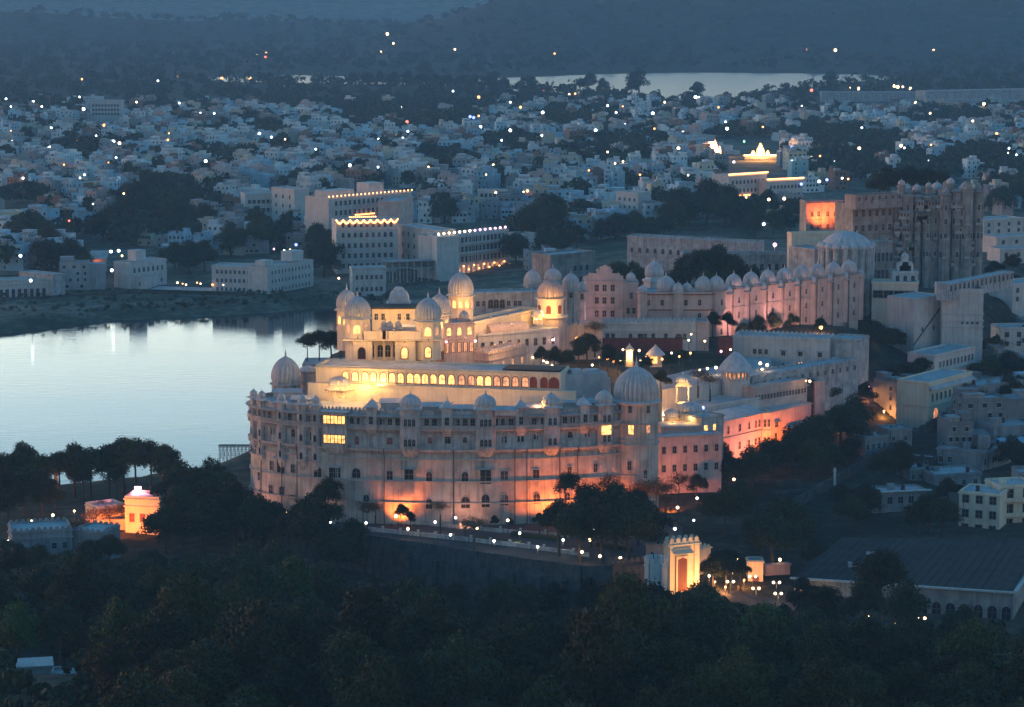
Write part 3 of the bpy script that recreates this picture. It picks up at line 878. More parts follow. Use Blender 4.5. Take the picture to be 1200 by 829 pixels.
T0, T1, NSEG = R_(-212), R_(-27), 110
TS = [T0 + (T1 - T0) * k / NSEG for k in range(NSEG + 1)]
def arc_band(mb, z0, z1, o0, o1=None, cap=True, ts=TS, z1b=None):
    """a course following the curve: outer face from (z0,o0) to (z1,o1), with top and underside back to the wall"""
    o1 = o0 if o1 is None else o1
    for k in range(len(ts) - 1):
        a0, b0 = ell(ts[k], o0)[0], ell(ts[k + 1], o0)[0]
        a1, b1 = ell(ts[k], o1)[0], ell(ts[k + 1], o1)[0]
        mb.face([(a0.x, a0.y, z0), (b0.x, b0.y, z0), (b1.x, b1.y, z1), (a1.x, a1.y, z1)])
        if cap:
            ai, bi = ell(ts[k], -.4)[0], ell(ts[k + 1], -.4)[0]
            mb.face([(a1.x, a1.y, z1), (b1.x, b1.y, z1), (bi.x, bi.y, z1 if z1b is None else z1b), (ai.x, ai.y, z1 if z1b is None else z1b)])
            mb.face([(b0.x, b0.y, z0), (a0.x, a0.y, z0), (ai.x, ai.y, z0), (bi.x, bi.y, z0)])
    return mb

crescent = thing('crescent_palace', 'huge curved palace with plain lower wall and balconied upper floors, floodlit orange at its foot', 'palace', (CX, CY, 0))
def cb(mb, name, mat, loc=(0, 0, 0), rz=0, parent=None): return mb.build(name, M[mat], parent or crescent, loc, rz)
cb(arc_band(MB(), 4, 32.4, .9, 0, False), 'lower_wall', 'stone')
cb(arc_band(MB(), 32.4, 42.4, -.02, -.02, False), 'upper_wall', 'stone_up')
for z0, z1, o in ((17.1, 17.5, .95), (23.2, 23.6, .75), (29.5, 29.9, .6)):
    cb(arc_band(MB(), z0, z1, o), 'string_course', 'trim')  # darker trim: the shadow lines of the courses are put into the colour
def brackets(mb, z, o, dz, n=170):
    for k in range(n):
        t = R_(-178) + (R_(-28) - R_(-178)) * k / (n - 1)
        p, a = ell(t, 0); mt = Matrix.Translation((p.x, p.y, 0)) @ Matrix.Rotation(a + math.pi / 2, 4, 'Z')
        mb.box(-.13, .13, -o, .1, z + dz * .35, z + dz + .03, M=mt).box(-.13, .13, -o * .45, .1, z, z + dz * .35, M=mt)
    return mb
mb = arc_band(MB(), 31.7, 32.15, .5, .95); arc_band(mb, 32.152, 32.6, 1.0); brackets(mb, 31.0, .85, .75)
for k in range(64):
    t = R_(-178) + (R_(-28) - R_(-178)) * (k + .5) / 64
    p, a = ell(t, 0); mt = Matrix.Translation((p.x, p.y, 0)) @ Matrix.Rotation(a + math.pi / 2, 4, 'Z')
    mb.box(-.2, .2, -.16, .1, 32.58, 36.8, M=mt).box(-.28, .28, -.22, .1, 36.3, 36.82, M=mt)
cb(mb, 'cornice', 'trim')  # darker trim again, carrying the cornice's shadow line in its colour
mb = arc_band(MB(), 37.6, 38.0, .5, 1.05); arc_band(mb, 38.002, 38.35, 1.1); brackets(mb, 36.85, .95, .75); cb(mb, 'balcony_floor', 'trim')
mb = arc_band(MB(), 38.36, 39.35, .95, .95)
for k in range(240):
    t = R_(-178) + (R_(-28) - R_(-178)) * k / 239
    p, a = ell(t, 0); mt = Matrix.Translation((p.x, p.y, 0)) @ Matrix.Rotation(a + math.pi / 2, 4, 'Z')
    mb.box(-.14, .14, -1.05, -.9, 38.4, 39.3, M=mt)
cb(mb, 'balustrade', 'trim')
cb(brackets(arc_band(MB(), 41.75, 41.9, 1.55, 1.5, True, z1b=42.5), 41.1, 1.0, .6), 'eave', 'trim')
mb = arc_band(MB(), 42.4, 43.3, .05, .05)
for k in range(0, 240, 2):
    t = R_(-178) + (R_(-28) - R_(-178)) * k / 239
    p, a = ell(t, 0); mt = Matrix.Translation((p.x, p.y, 0)) @ Matrix.Rotation(a + math.pi / 2, 4, 'Z')
    mb.box(-.3, .3, -.06, .24, 43.25, 43.75, M=mt).box(-.16, .16, -.06, .24, 43.75, 44.05, M=mt)
cb(mb, 'parapet', 'stone_up')
# roof terrace
inner = [(ell(t, -.3)[0].x, ell(t, -.3)[0].y) for t in TS[2::4]]
rf = MB().face([(x, y, 42.38) for x, y in inner]); cb(rf, 'roof_terrace', 'roof')
for k in range(1, len(TS), 2):                       # baluster posts of the gallery
    if TS[k] < R_(-176): continue
    p, a = ell(TS[k], .75)
    if k < 100:
        cb(MB().prism(ngon(6, .13), 39.3, 41.8).prism(ngon(6, .2), 39.3, 39.6).prism(ngon(6, .2), 41.5, 41.78), 'column', 'stone_up', (p.x, p.y, 0), a)

def on_wall(u, z, off=0.0):
    t = tcol(u, z); p, a = ell(t, off)
    return (p.x, p.y, z), a + math.pi / 2, t

def wallwin(u, v, w, h, kind='arch', pane='pane', frame='trim', hood=False, name='window', off=None):
    D = 716.0
    z = HC - (v + 35) * .2344
    for _ in range(3):
        t = tcol(u, z); p, a = ell(t); q = aty(u, v, CY + p.y); z = q.z
    if off is None:
        off = .02 if z > 32 else .9 * (32.4 - z) / 28.4 + .02
    loc, rz, t = on_wall(u, z, off)
    return window(crescent, loc, rz, kind, w, h, pane, frame, hood, name)

# lower wall: sill pixel of each window
for u, v, w, h, hood, kind in ((305, 563, 1.0, 2.4, 0, 'rect'), (319, 551, 1.2, 2.6, 0, 'rect'), (330, 554, 2.6, 4.0, 1, 'rect'), (344, 554, 1.3, 2.4, 0, 'rect'), (373, 559, 2.3, 3.0, 0, 'arch'),
                               (391, 560, 2.4, 2.9, 1, 'rect'), (397, 560, 1.3, 2.9, 1, 'rect'), (418, 560, 2.4, 2.8, 0, 'arch'), (457, 562, 1.6, 2.4, 0, 'rect'), (479.5, 562, 2.5, 2.9, 1, 'rect'), (503, 565, 1.6, 3.0, 0, 'arch'),
                               (545, 565, 1.8, 2.9, 0, 'arch'), (569, 567, 3.0, 4.0, 1, 'rect'), (591, 562, 2.0, 2.4, 0, 'rect'), (628, 560, 1.8, 2.3, 0, 'rect'), (697.5, 553, 1.2, 2.4, 0, 'rect'), (667, 556, 1.2, 2.2, 0, 'rect'),
                               (299, 582, .9, 2.2, 0, 'rect'), (306.5, 584, 1.0, 2.4, 0, 'rect'), (319, 578, 1.5, 2.4, 0, 'rect'), (331.5, 580, 1.6, 2.4, 0, 'rect'), (545.5, 595, 2.4, 3.2, 0, 'arch'), (569, 594, 2.2, 3.6, 0, 'arch'),
                               (591, 592, 2.2, 3.2, 0, 'arch'), (628.5, 590, 1.9, 3.0, 0, 'arch'), (503, 596, 1.8, 2.8, 0, 'arch'), (664, 588, 1.7, 2.8, 0, 'arch'), (430, 590, 1.6, 2.6, 0, 'arch'), (700, 583, 1.4, 2.4, 0, 'rect')):
    wallwin(u, v, w, h, kind, hood=bool(hood), name='hooded_window' if hood else 'window')
# first upper floor
for u, v, w, h, pane, fr in ((320, 509, 1.2, 2.2, 'pane', 'trim'), (344, 512, 1.3, 2.2, 'pane', 'trim'), (366, 516, 1.2, 2.4, 'pane', 'trim'), (418, 521, 1.4, 2.4, 'redpanel', 'trim'), (457, 521, 1.6, 2.0, 'redpanel', 'trim'), (503, 520, 1.5, 1.8, 'redpanel', 'trim'),
                             (524, 520, 1.9, 2.8, 'pane', 'trim'), (545, 519, 1.1, 1.6, 'pane', 'trim'), (591, 519, 1.2, 1.9, 'pane', 'trim'), (628, 515, 1.2, 1.6, 'pane', 'trim'), (668, 513, 1.3, 1.7, 'pane', 'trim'), (688, 512, 1.4, 2.4, 'redpanel', 'trim'), (610, 518, 1.8, 2.6, 'pane', 'trim')):
    wallwin(u, v, w, h, 'arch', pane, fr, name='arched_window')
for u in list(range(500, 700, 9)) + list(range(412, 470, 9)) + list(range(300, 372, 8)):
    if min(abs(u - q) for q in (436, 481, 524, 569, 610, 646, 684, 709, 394, 355, 330, 307)) > 8:
        loc, rz, t = on_wall(u, 38.6, .0)
        window(crescent, loc, rz, 'rect', 1.25, 2.5, 'pane', 'stone_up', name='gallery_window')

def bay(u, w, proj_, z0, z1, tiers, roof, dr=None, dh=None, mat='stone_up', pane='pane', nwin=3, ww=.85, wh=2.0, frame='trim', corbel=True, ribs=14):
    """a projecting balcony bay: corbelled foot, windows in each tier, eaves and a dome or hipped roof"""
    loc, rz, t = on_wall(u, z0, .0)
    mb = MB(); q = proj_; s = w / 2
    poly = [(-s, 0.3), (-s, -q * .55), (-s * .62, -q), (s * .62, -q), (s, -q * .55), (s, 0.3)] if roof == 'dome' else [(-s, .3), (-s, -q), (s, -q), (s, .3)]
    mb.prism(poly, 0, z1 - z0, bottom=True)
    if corbel:
        lo = [(x * .55, y * .25 if y < 0 else y) for x, y in poly]; n = len(poly)
        for k in range(n - 1):
            a, b2 = lo[k], lo[k + 1]; c, d = poly[k + 1], poly[k]
            mb.face([(a[0], a[1], -2.2), (b2[0], b2[1], -2.2), (c[0], c[1], 0), (d[0], d[1], 0)])
    for z in tiers:
        e = 1.0 + .28 / max(s, .5)
        mb.prism([(x * e, y * e - .12 if y < 0 else y) for x, y in poly], z - z0 - .5, z - z0 - .25, bottom=True)
    b = cb(mb, 'balcony_bay', mat, loc, rz)
    for z in tiers:
        for k in range(nwin):
            x = (k - (nwin - 1) / 2) * (w * (.62 if roof == 'dome' else .9) / nwin)
            o = win_mesh('arch' if roof == 'dome' else 'rect', ww, wh, pane, frame, False, .12)
            wo = inst(o[0], 'window', b, (x, -q - .005, z - z0)); 
            me2 = inst(o[1], 'pane', b, (x, -q - .005, z - z0))
    H = z1 - z0
    e = MB(); E = .7
    e.face([(-s - E, -q - E, H - .15), (s + E, -q - E, H - .15), (s, -q * .9, H + .35), (-s, -q * .9, H + .35)])
    e.face([(-s - E, -q - E, H - .15), (-s, -q * .9, H + .35), (-s, .6, H + .35), (-s - E, .6, H - .15)]); e.face([(s + E, -q - E, H - .15), (s + E, .6, H - .15), (s, .6, H + .35), (s, -q * .9, H + .35)])
    e.face([(-s - E, -q - E, H - .16), (-s - E, .6, H - .16), (s + E, .6, H - .16), (s + E, -q - E, H - .16)])
    e.build('eave', M['dome'], b)
    if roof == 'dome':
        MB().prism(ngon(8, dr * .98, (0, 0), math.pi / 8), 0, .75).build('drum', M['dome'], b, (0, dr * .55 - q * .7, H - .1))
        dome(b, (0, dr * .55 - q * .7, H + .6), dr, dh, 'dome', ribs)
    elif roof == 'hip':
        mb = MB(); y0, y1 = -q, -q + w
        cxm, cym = 0, (y0 + y1) / 2
        prof = ((1.0, .3), (.78, .75), (.45, 1.3), (.16, 1.75), (.02, 2.0))
        for (a, z), (c, zz) in zip(prof[:-1], prof[1:]):
            for k in range(4):
                A = [(-s, -w / 2), (s, -w / 2), (s, w / 2), (-s, w / 2)]
                p0, p1 = A[k], A[(k + 1) % 4]
                mb.face([(p0[0] * a, cym + p0[1] * a, H + z), (p1[0] * a, cym + p1[1] * a, H + z), (p1[0] * c, cym + p1[1] * c, H + zz), (p0[0] * c, cym + p0[1] * c, H + zz)])
        mb.box(-s, s, y0, y1, H - .05, H + .3); mb.lathe([(.2, 0), (.12, .3), (.16, .5), (.01, 1.0)], 6, (0, cym, H + 1.95))
        mb.build('roof', M['dome'], b)
    return b

for u in (481, 569, 646, 708):
    lit = 'lit' if u == 708 else 'pane'
    bay(u, 5.6 if u < 640 else 4.6, 1.7, 32.5, 44.2, (33.6, 39.3), 'dome', 2.95 if u < 640 else 2.5, 3.3, pane='pane', nwin=3 if u < 640 else 2)
wallwin(707, 508, 3.0, 2.6, 'rect', 'lit', 'trim', name='lit_window', off=2.0)
for u in (436, 524, 610, 684):
    bay(u, 3.0, 1.3, 38.4, 44.6, (39.6,), 'hip', nwin=1, ww=1.1, wh=2.2)
bay(394, 7.2, 1.5, 32.5, 42.9, (33.9, 39.4), 'flat', pane='lit', nwin=6, ww=.85, wh=2.2, frame='redframe')
for u, dr in ((298.5, 1.1), (308, 1.2), (331, 1.25), (355, 1.35), (371, 1.2)):
    bay(u, dr * 2.1, 1.0, 27.5 if u > 300 else 30, 44.3, (28.6, 33.8, 39.6), 'dome', dr, dr * 1.5, nwin=1, ww=.8, wh=1.9, ribs=10)
for u in (309, 332.5, 350, 451, 532, 603, 617, 655, 676):                  # rainwater pipes
    t = tcol(u, 20)
    pts = []
    for z, o in ((8, .95), (17, .98), (24, .75), (30, .55), (32, 1.1), (32.7, 1.1)):
        p, a = ell(t, o + .12); pts.append((p.x, p.y, z))
    cb(MB().tube(pts, [.16] * 6, 6), 'drainpipe', 'iron')
# low roofs and sheets on the terrace, seen pale blue from above
for (u, v), (u2, _), zt, d, nm in (((494, 474.5), (522, 0), 44.6, 5, 'r'), ((530, 477), (556, 0), 44.3, 4, 'r'), ((580, 479), (606, 0), 44.4, 5, 'r'), ((612, 476), (640, 0), 44.6, 6, 'r'), ((660, 470), (700, 0), 44.8, 6, 'r'), ((320, 458), (352, 0), 44.4, 5, 'r'), ((342, 466), (366, 0), 43.9, 4, 'r'), ((446, 470), (474, 0), 44.6, 5, 'r')):
    a, r, w = place_edge((u, v), (u2, v), zt, 0)
    mb = MB().box(0, w, 0, d, 42.4 - zt, -.25)
    mb.face([(-.5, -.9, -.45), (w + .5, -.9, -.45), (w + .3, d * .55, .35), (-.3, d * .55, .35)]).face([(w + .5, d + .4, -.3), (-.5, d + .4, -.3), (-.3, d * .55, .352), (w + .3, d * .55, .352)])
    mb.face([(-.5, -.9, -.45), (-.3, d * .55, .35), (-.5, d + .4, -.3)]).face([(w + .5, -.9, -.45), (w + .5, d + .4, -.3), (w + .3, d * .55, .35)])
    cb(mb, 'roof_room', 'dome', (a.x - CX, a.y - CY, zt), 0)
# long flat service roofs behind the parapet at the right
for A, B, zt, d in (((655, 461), (712, 455), 45.5, 9), ((660, 447), (716, 443), 47.5, 7), ((662, 440), (712, 436.5), 50.5, 6)):
    a, r, w = place_edge(A, B, zt)
    cb(MB().box(0, w, 0, d, 42 - zt, 0).box(w * .2, w * .45, 1, d - 2, 0, 1.2).box(w * .6, w * .9, 2, d - 1, 0, .7), 'service_roof', 'roof', (a.x - CX, a.y - CY, zt), r)

# the round tower with the great ribbed dome
tw = aty(745.5, 470, 728.0)
tower = thing('round_tower', 'stout round corner tower under a large blue grey ribbed dome', 'tower', (tw.x, 728.0, ZB), 0)
RT = 6.25
MB().lathe([(RT + .5, -6), (RT + .25, 7), (RT, 22), (RT, 34.2)], 48).build('wall', M['stone'], tower)
for z, o in ((7, .35), (13.5, .3), (22.2, .55), (23.6, .3), (28.3, .45)):
    MB().lathe([(RT - .1, z), (RT + o, z + .05), (RT + o, z + .32), (RT - .1, z + .4)], 48, smooth=False).build('string_course', M['trim'], tower)
MB().lathe([(RT, 33.6), (RT + .8, 34.1), (RT + .8, 34.5), (RT + .1, 34.6), (RT - .5, 34.9)], 48, smooth=False).build('eave', M['dome'], tower)
dome(tower, (0, 0, 34.5), 6.3, 9.6, 'dome', 28, fin=1.9, bulge=1.03)
for u, v, h, w, pn in ((738.5, 484, 1.9, 1.0, 'pane'), (759.5, 484, 1.9, 1.0, 'pane'), (739.5, 509, 2.5, 1.5, 'lit'), (759.5, 508, 2.3, 1.3, 'lit_dim'), (738, 551, 2.4, 1.1, 'pane'), (727, 484, 1.9, .9, 'pane'), (756, 560, 2.2, 1.0, 'pane')):
    q = aty(u, v, 722.0); x = q.x - tw.x; a = math.acos(max(-1, min(1, x / RT)))
    zz = aty(u, v, 728 - RT * math.sin(a)).z - ZB
    rr = RT + (.04 if zz > 22 else .04 + .25 * (22 - zz) / 15)
    window(tower, (rr * math.cos(a), -rr * math.sin(a), zz), -a + math.pi / 2, 'rect', w, h, pn, 'trim')

# the lakeside dome tower at the left end
p = aty(335, 447, 752.0)
dt = thing('dome_tower', 'grey ribbed dome on a low octagonal drum at the lake end of the curved palace', 'dome tower', (p.x, p.y, 42.4))
turret_mb(4.25, p.z - 42.4 - .3, 8).build('drum', M['stone_up'], dt)
for k in range(8):
    a = math.pi / 8 + math.pi / 4 * k + math.pi / 8
    window(dt, (3.96 * math.cos(a), 3.96 * math.sin(a), .6), a + math.pi / 2, 'arch', 1.1, 1.9)
dome(dt, (0, 0, p.z - 42.4), 4.2, 7.4, 'dome', 20, fin=1.5)
p = aty(361, 443, 760.0)
dr = thing('round_turret', 'plain round grey turret close behind the lakeside dome', 'turret', (p.x, p.y, 42.4))
MB().lathe([(2.9, 0), (2.9, 5.0), (3.2, 5.2), (3.2, 5.6), (2.8, 5.7)], 20, smooth=False).build('wall', M['stone_up'], dr)
MB().lathe([(2.8, 5.7), (2.2, 6.4), (.8, 6.9), (.02, 7)], 20).build('roof', M['dome'], dr)
p = aty(305, 466, 735)

# glowing rooftop pavilions behind the parapet
def chhatri(name, label, p, r, h, dh, n=8, colmat='cream', dmat='dome', lit=None, light=0, lcol=GOLD, base=.5, cat='pavilion', group=None, eave='cream', ribs=16, floor=True):
    t = thing(name, label, cat, p, 0, group)
    MB().prism(ngon(n, r + .35, rot=math.pi / n), -1.0, base).build('base', M[colmat], t)
    for k in range(n):
        a = 2 * math.pi * k / n + math.pi / n
        MB().prism(ngon(6, .17), base, h).prism(ngon(6, .27), base, base + .35).prism(ngon(6, .27), h - .35, h).build('column', M[colmat], t, (r * math.cos(a), r * math.sin(a), 0))
    MB().lathe([(r * .8, h), (r + .25, h), (r + 1.1, h - .15), (r + 1.15, h), (r + .3, h + .5), (r, h + .9), (r * .8, h + .9)], n, smooth=False, rot=math.pi / n).build('eave', M[eave], t)
    dome(t, (0, 0, h + .85), r * .98, dh, dmat, ribs)
    if light: point(t, (0, 0, h * .75), lcol, light, .4)
    return t

p = aty(399, 461, 740)
k1 = chhatri('roof_pavilion', 'brightly lit roof pavilion with a low blue dome beside a stepped lit kiosk', (p.x, p.y, 43.0), 3.4, 2.9, 2.6, light=500)
p = aty(434, 461, 741)
k2 = Bld('roof_kiosk', 'square glowing white kiosk with flaring lit roof above the curved wall', 'pavilion', (421, 447), (448, 447), 47.6, 43.0, 6, yaw=0, mat='cream', roof='cream', par=.4, cornice=False)
mb = MB(); w = k2.w
for z, e in ((2.2, 1.0), (3.9, .7)):
    mb.box(-e, w + e, -e, -.003, z, z + .25); mb.box(-e, -.003, -.003, 6, z, z + .25); mb.box(w + .003, w + e, -.003, 6, z, z + .25)
k2.mk(mb, 'eave', 'cream')
k2.win(.5, 3, 1.0, 1.5, 'arch', 'lit')

# ------------------------------------------------------------------ the cream arcade range
ar = Bld('arcade_range', 'long cream range with a row of warm lit arched windows in dark red frames', 'palace wing', (370, 428), (657, 437), 52.3, 42.0, 13, mat='cream', par=.6, cornice=True)
S = 287.0
us = [405, 416, 428, 437.5, 449, 459.5, 469.5, 480.5, 489, 498, 508, 518, 529, 541, 552.5, 562.5, 572, 582.5, 593, 604, 615.5, 625, 637.5]
ex = Vector((math.cos(ar.rz), math.sin(ar.rz), 0))
def along(b, u, zz):
    """distance along a front at which column u meets it"""
    lo, hi = -10.0, b.w + 20
    e = Vector((math.cos(b.rz), math.sin(b.rz), 0)); o = Vector((b.o.x, b.o.y, zz))
    for _ in range(40):
        m = (lo + hi) / 2
        if proj(o + e * m)[0] < u: lo = m
        else: hi = m
    return lo
ww = ar.w
mb = MB().box(-2.0, ww + 4.5, -1.5, -.004, -3, 5.0).box(-2.2, ww + 4.7, -1.75, -.004, 5.003, 5.3); ar.mk(mb, 'base_wall', 'cream')
for k, u in enumerate(us):
    x = along(ar, u, 49.5)
    pn = 'lit' if k < 13 or k in (15, 16) else ('lit_dim' if k < 21 else 'redpanel')
    window(ar.root, (x, 0, 5.95), 0, 'arch', 1.75, 2.75, pn, 'redframe', fr=.22)
x = along(ar, 649, 49.5)
window(ar.root, (x, 0, 5.95), 0, 'arch', 2.7, 2.8, 'redpanel', 'redframe', fr=.22)
for k in range(len(us) - 1):
    x = (along(ar, us[k], 49.5) + along(ar, us[k + 1], 49.5)) / 2
    ar.mk(MB().box(-.16, .16, -.22, -.004, 5.32, 9.3), 'pilaster', 'white', (x, 0, 0))
ar.mk(MB().box(ww * .76, ww - .6, 2, 11, 10.2, 10.55), 'roof_edge', 'darkroof')

# ------------------------------------------------------------------ the court palace with its ribbed corner domes
o = aty(460, 424, 757.0)
court = thing('court_palace', 'warm lit palace block with four ribbed corner domes and arched balconies', 'palace', (o.x, 757.0, 51.5))
def cpart(mb, name, mat, x=0, y=0, z=0, rz=0, parent=None): return mb.build(name, M[mat], parent or court, (x, y, z), rz)
def cx_(u, v, y): return aty(u, v, y).x - o.x
ctowers = []
for u, vb, vt, y, rpx in ((418.5, 373, 349, 758.5, 15.8), (501.5, 376, 351, 757.0, 16), (406, 363, 341, 777, 12.5), (515, 367.5, 346, 776, 12.5)):
    q = aty(u, vb, y); r = rpx / 3050 * y
    h = q.z - 51.5
    front = y < 760
    t = cpart(turret_mb(r * 1.0, h, 8, bands=(6.4,)), 'tower', 'cream', q.x - o.x, y - 757 + r * .6)
    ctowers.append((q.x, y + r * .6, h, r))
    dome(t, (0, 0, h + .33), r * .98, (vb - vt) / 3050 * y, 'dome', 24, fin=1.25)
    ap = r * math.cos(math.pi / 8) + .02
    for k in range(8):
        a = -math.pi / 2 + k * math.pi / 4
        if math.sin(a) > .5: continue
        lit = 'lit' if k == 0 or not front else 'lit_dim'
        fm, pm = win_mesh('arch', 1.9 if k == 0 else 1.3, 2.6, lit, 'cream', False, .2)
        inst(fm, 'window', t, (ap * math.cos(a), ap * math.sin(a), h - 4.4), a + math.pi / 2); inst(pm, 'pane', t, (ap * math.cos(a), ap * math.sin(a), h - 4.4), a + math.pi / 2)
    if front:
        fm, pm = win_mesh('arch', 1.7, 3.0, 'lit', 'redframe', False, .22)
        inst(fm, 'window', t, (0, -ap, 1.0)); inst(pm, 'pane', t, (0, -ap, 1.0))
xl, xr = cx_(403, 410, 757), cx_(518, 410, 757)
xm0, xm1 = cx_(436, 410, 757), cx_(463, 410, 757)
xb0, xb1 = cx_(463, 410, 757), cx_(487, 410, 757)
zl = aty(450, 398, 757).z - 51.5
cpart(MB().box(xl + 4, xr - 4, 2.2, 19, -3, zl), 'wall', 'cream')
cpart(MB().box(cx_(413.5, 410, 755), cx_(436, 410, 755), -1.6, 2.1, -3, zl - .3), 'wing', 'cream')
cpart(MB().box(xb0, xb1, -1.2, 2.1, -3, zl - .2), 'wing', 'cream')
for u, wd, pn, y in ((424, 1.9, 'pane', -1.6), (474, 1.8, 'lit', -1.2)):
    window(court, (cx_(u, 410, 756), y, .7), 0, 'arch', wd, 3.2, pn, 'redframe', fr=.22)
for u in (438.5, 445.5, 454.5, 461):
    window(court, (cx_(u, 410, 759), 2.2, .6), 0, 'arch', 1.6 if u in (445.5, 454.5) else 1.0, 3.6, 'pane', 'cream', name='arch_opening', fr=.2)
for u in (439.5, 449.8, 459.5):
    cpart(MB().prism(ngon(8, .22), 0, zl - .6).prism(ngon(8, .36), 0, .5), 'column', 'cream', cx_(u, 410, 758), .9)
cpart(MB().box(xl - .2, xr + .2, -2.2, 2.4, zl - .1, zl + .2).box(xl + 6, xr - 6, -1.2, -.9, zl + .2, zl + 2.6), 'balcony', 'cream')
for u in (449, 452, 458): cpart(MB().box(-.9, .9, -.2, .2, 0, 2.3).prism([(-.9, -.2), (.9, -.2), (.9, .2), (-.9, .2)], 2.3, 2.5), 'balcony_panel', 'cream', cx_(u, 398, 757), -1.4, zl + .2)
# roofs and the lit gallery across the court
z2 = aty(460, 362, 776).z - 51.5
cpart(MB().box(cx_(436, 370, 776), cx_(487, 370, 776), 19, 26, -3, z2), 'rear_gallery', 'cream')
cpart(MB().box(cx_(434, 370, 776), cx_(489, 370, 776), 18, 27, z2 + .003, z2 + .5), 'roof', 'darkroof')
for u in (441, 449, 468, 478): window(court, (cx_(u, 375, 776), 19, z2 - 3.4), 0, 'rect', 1.0, 1.9, 'pane', 'cream', name='gallery_window')
cpart(MB().box(cx_(462, 380, 765), cx_(487, 380, 765), 8, 15, zl, zl + 2.6), 'roof_room', 'dome')
for u in (450, 457, 467):
    q = aty(u, 384, 765)
    t = cpart(turret_mb(1.0, 2.0, 8), 'turret', 'dome', q.x - o.x, 8, q.z - 51.5 - 2.0)
    dome(t, (0, 0, 2.3), 1.0, 1.7, 'dome', 10)
q = aty(467.5, 354, 790)
mb = MB()
s = 24 / 2 / 3050 * 790
prof = ((1.15, -.3), (1.2, 0), (1.0, .15), (.98, 1.1), (.9, 2.2), (.72, 3.1), (.5, 3.5), (.5, 3.9), (.3, 4.6), (.02, 4.8))
for (a, z), (c, zz) in zip(prof[:-1], prof[1:]):
    A = [(-s, -s), (s, -s), (s, s), (-s, s)]
    for k in range(4):
        p0, p1 = A[k], A[(k + 1) % 4]
        mb.face([(p0[0] * a, p0[1] * a, z), (p1[0] * a, p1[1] * a, z), (p1[0] * c, p1[1] * c, zz), (p0[0] * c, p0[1] * c, zz)])
cpart(mb, 'curved_roof', 'dome', q.x - o.x, 790 - 757, q.z - 51.5)
cpart(MB().box(-s * 1.0, s * 1.0, -s, s, -14, -.3), 'roof_room', 'cream', q.x - o.x, 790 - 757, q.z - 51.5)

# third row: tower with lit drum and the pale range behind it
q = aty(540, 345, 812)
t3 = thing('lit_tower', 'ribbed dome over a warm lit arched drum, before a long pale range', 'tower', (q.x, 812, 44))
h = q.z - 44; r = 15 / 3050 * 812
turret_mb(r, h, 12, bands=(h - 4.6,)).build('wall', M['cream'], t3)
for k in range(12):
    a = -math.pi / 2 + k * math.pi / 6 + math.pi / 12 * 0
    if math.sin(a) < .3: window(t3, (r * .97 * math.cos(a), r * .97 * math.sin(a), h - 3.9), a + math.pi / 2, 'arch', 1.2, 2.4, 'lit' if k in (0, 1, 11) else 'lit_dim', 'cream')
dome(t3, (0, 0, h + .33), r * .98, 25 / 3050 * 812, 'dome', 24, fin=1.2)
rg = Bld('pale_range', 'long pale stone range with three dark arches behind the gold lit terrace', 'palace wing', (549, 343), (662, 341), 60.6, 44, 9, mat='stone_up', par=.6)
for u in (575, 581.5, 588.5): rg.win(11.2, [along(rg, u, 56) / rg.w], 1.7, 3.0, 'arch', name='arch_opening')
for u in (560, 567, 596, 604, 609, 640): rg.win(12.0, [along(rg, u, 56) / rg.w], 1.1, 1.6, 'rect')
for u, v, rp, hp, D in ((624, 334, 10.3, 17, 868), (669, 339, 10.5, 18, 880), (682, 341, 5.5, 10, 884)):
    q = aty(u, v, D); r = rp / 3050 * D
    t = thing('roof_dome', {624: 'pale ribbed dome on the end of the pale range', 669: 'pale ribbed dome between the lit pink tower and the stepped mansion', 682: 'small dome hard against the stepped mansion'}[u], 'dome', (q.x, D, q.z - 14))
    turret_mb(r * .95, 14, 8, bands=(10.5,)).build('drum', M['stone_up'], t)
    window(t, (0, -r * .9, 11.3), 0, 'arch', 1.0, 1.8)
    dome(t, (0, 0, 14.3), r * .98, hp / 3050 * D, 'dome', 18)

# the gold lit terrace, pink vaulted hall and round gold tower
gt = Bld('gold_terrace', 'long terrace parapet glowing gold under string lamps', 'palace wing', (553, 378), (633, 361), 56.6, 44, 7, mat='cream', par=1.0, cornice=True, bands=(9.0,))
wb = Bld('white_annex', 'white annex with small dark windows and a vaulted pink lit roof', 'palace wing', (560, 392), (655, 384), 52.6, 43, 9, mat='white', par=.5)
for k in range(9): wb.win(4.6, [.06 + k * .108], 1.1, 2.2, 'rect')
a0, a1 = along(wb, 577, 53), along(wb, 622, 53)
mb = MB()
n = 10
for k in range(n):
    t0, t1 = math.pi * k / n, math.pi * (k + 1) / n
    y0, z0, y1, z1 = 4.2 - 3.6 * math.cos(t0), 2.9 * math.sin(t0), 4.2 - 3.6 * math.cos(t1), 2.9 * math.sin(t1)
    mb.face([(a0, y0, 9.1 + z0), (a1, y0, 9.1 + z0), (a1, y1, 9.1 + z1), (a0, y1, 9.1 + z1)], smooth=True)
mb.face([(a0, 4.2 - 3.6 * math.cos(math.pi * k / n), 9.1 + 2.9 * math.sin(math.pi * k / n)) for k in range(n + 1)][::-1]); mb.face([(a1, 4.2 - 3.6 * math.cos(math.pi * k / n), 9.1 + 2.9 * math.sin(math.pi * k / n)) for k in range(n + 1)])
wb.mk(mb, 'vaulted_roof', 'pink')
q = aty(580, 389, 806); dome(wb.root, (along(wb, 584, 54), 3.0, 9.3), 1.7, 2.6, 'pink', 12)
p = aty(630.5, 376, 822)
chhatri('gilt_kiosk', 'little gold lit domed kiosk on the annex roof', (p.x, p.y, p.z), 1.5, 1.5, 1.4, 6, light=260)
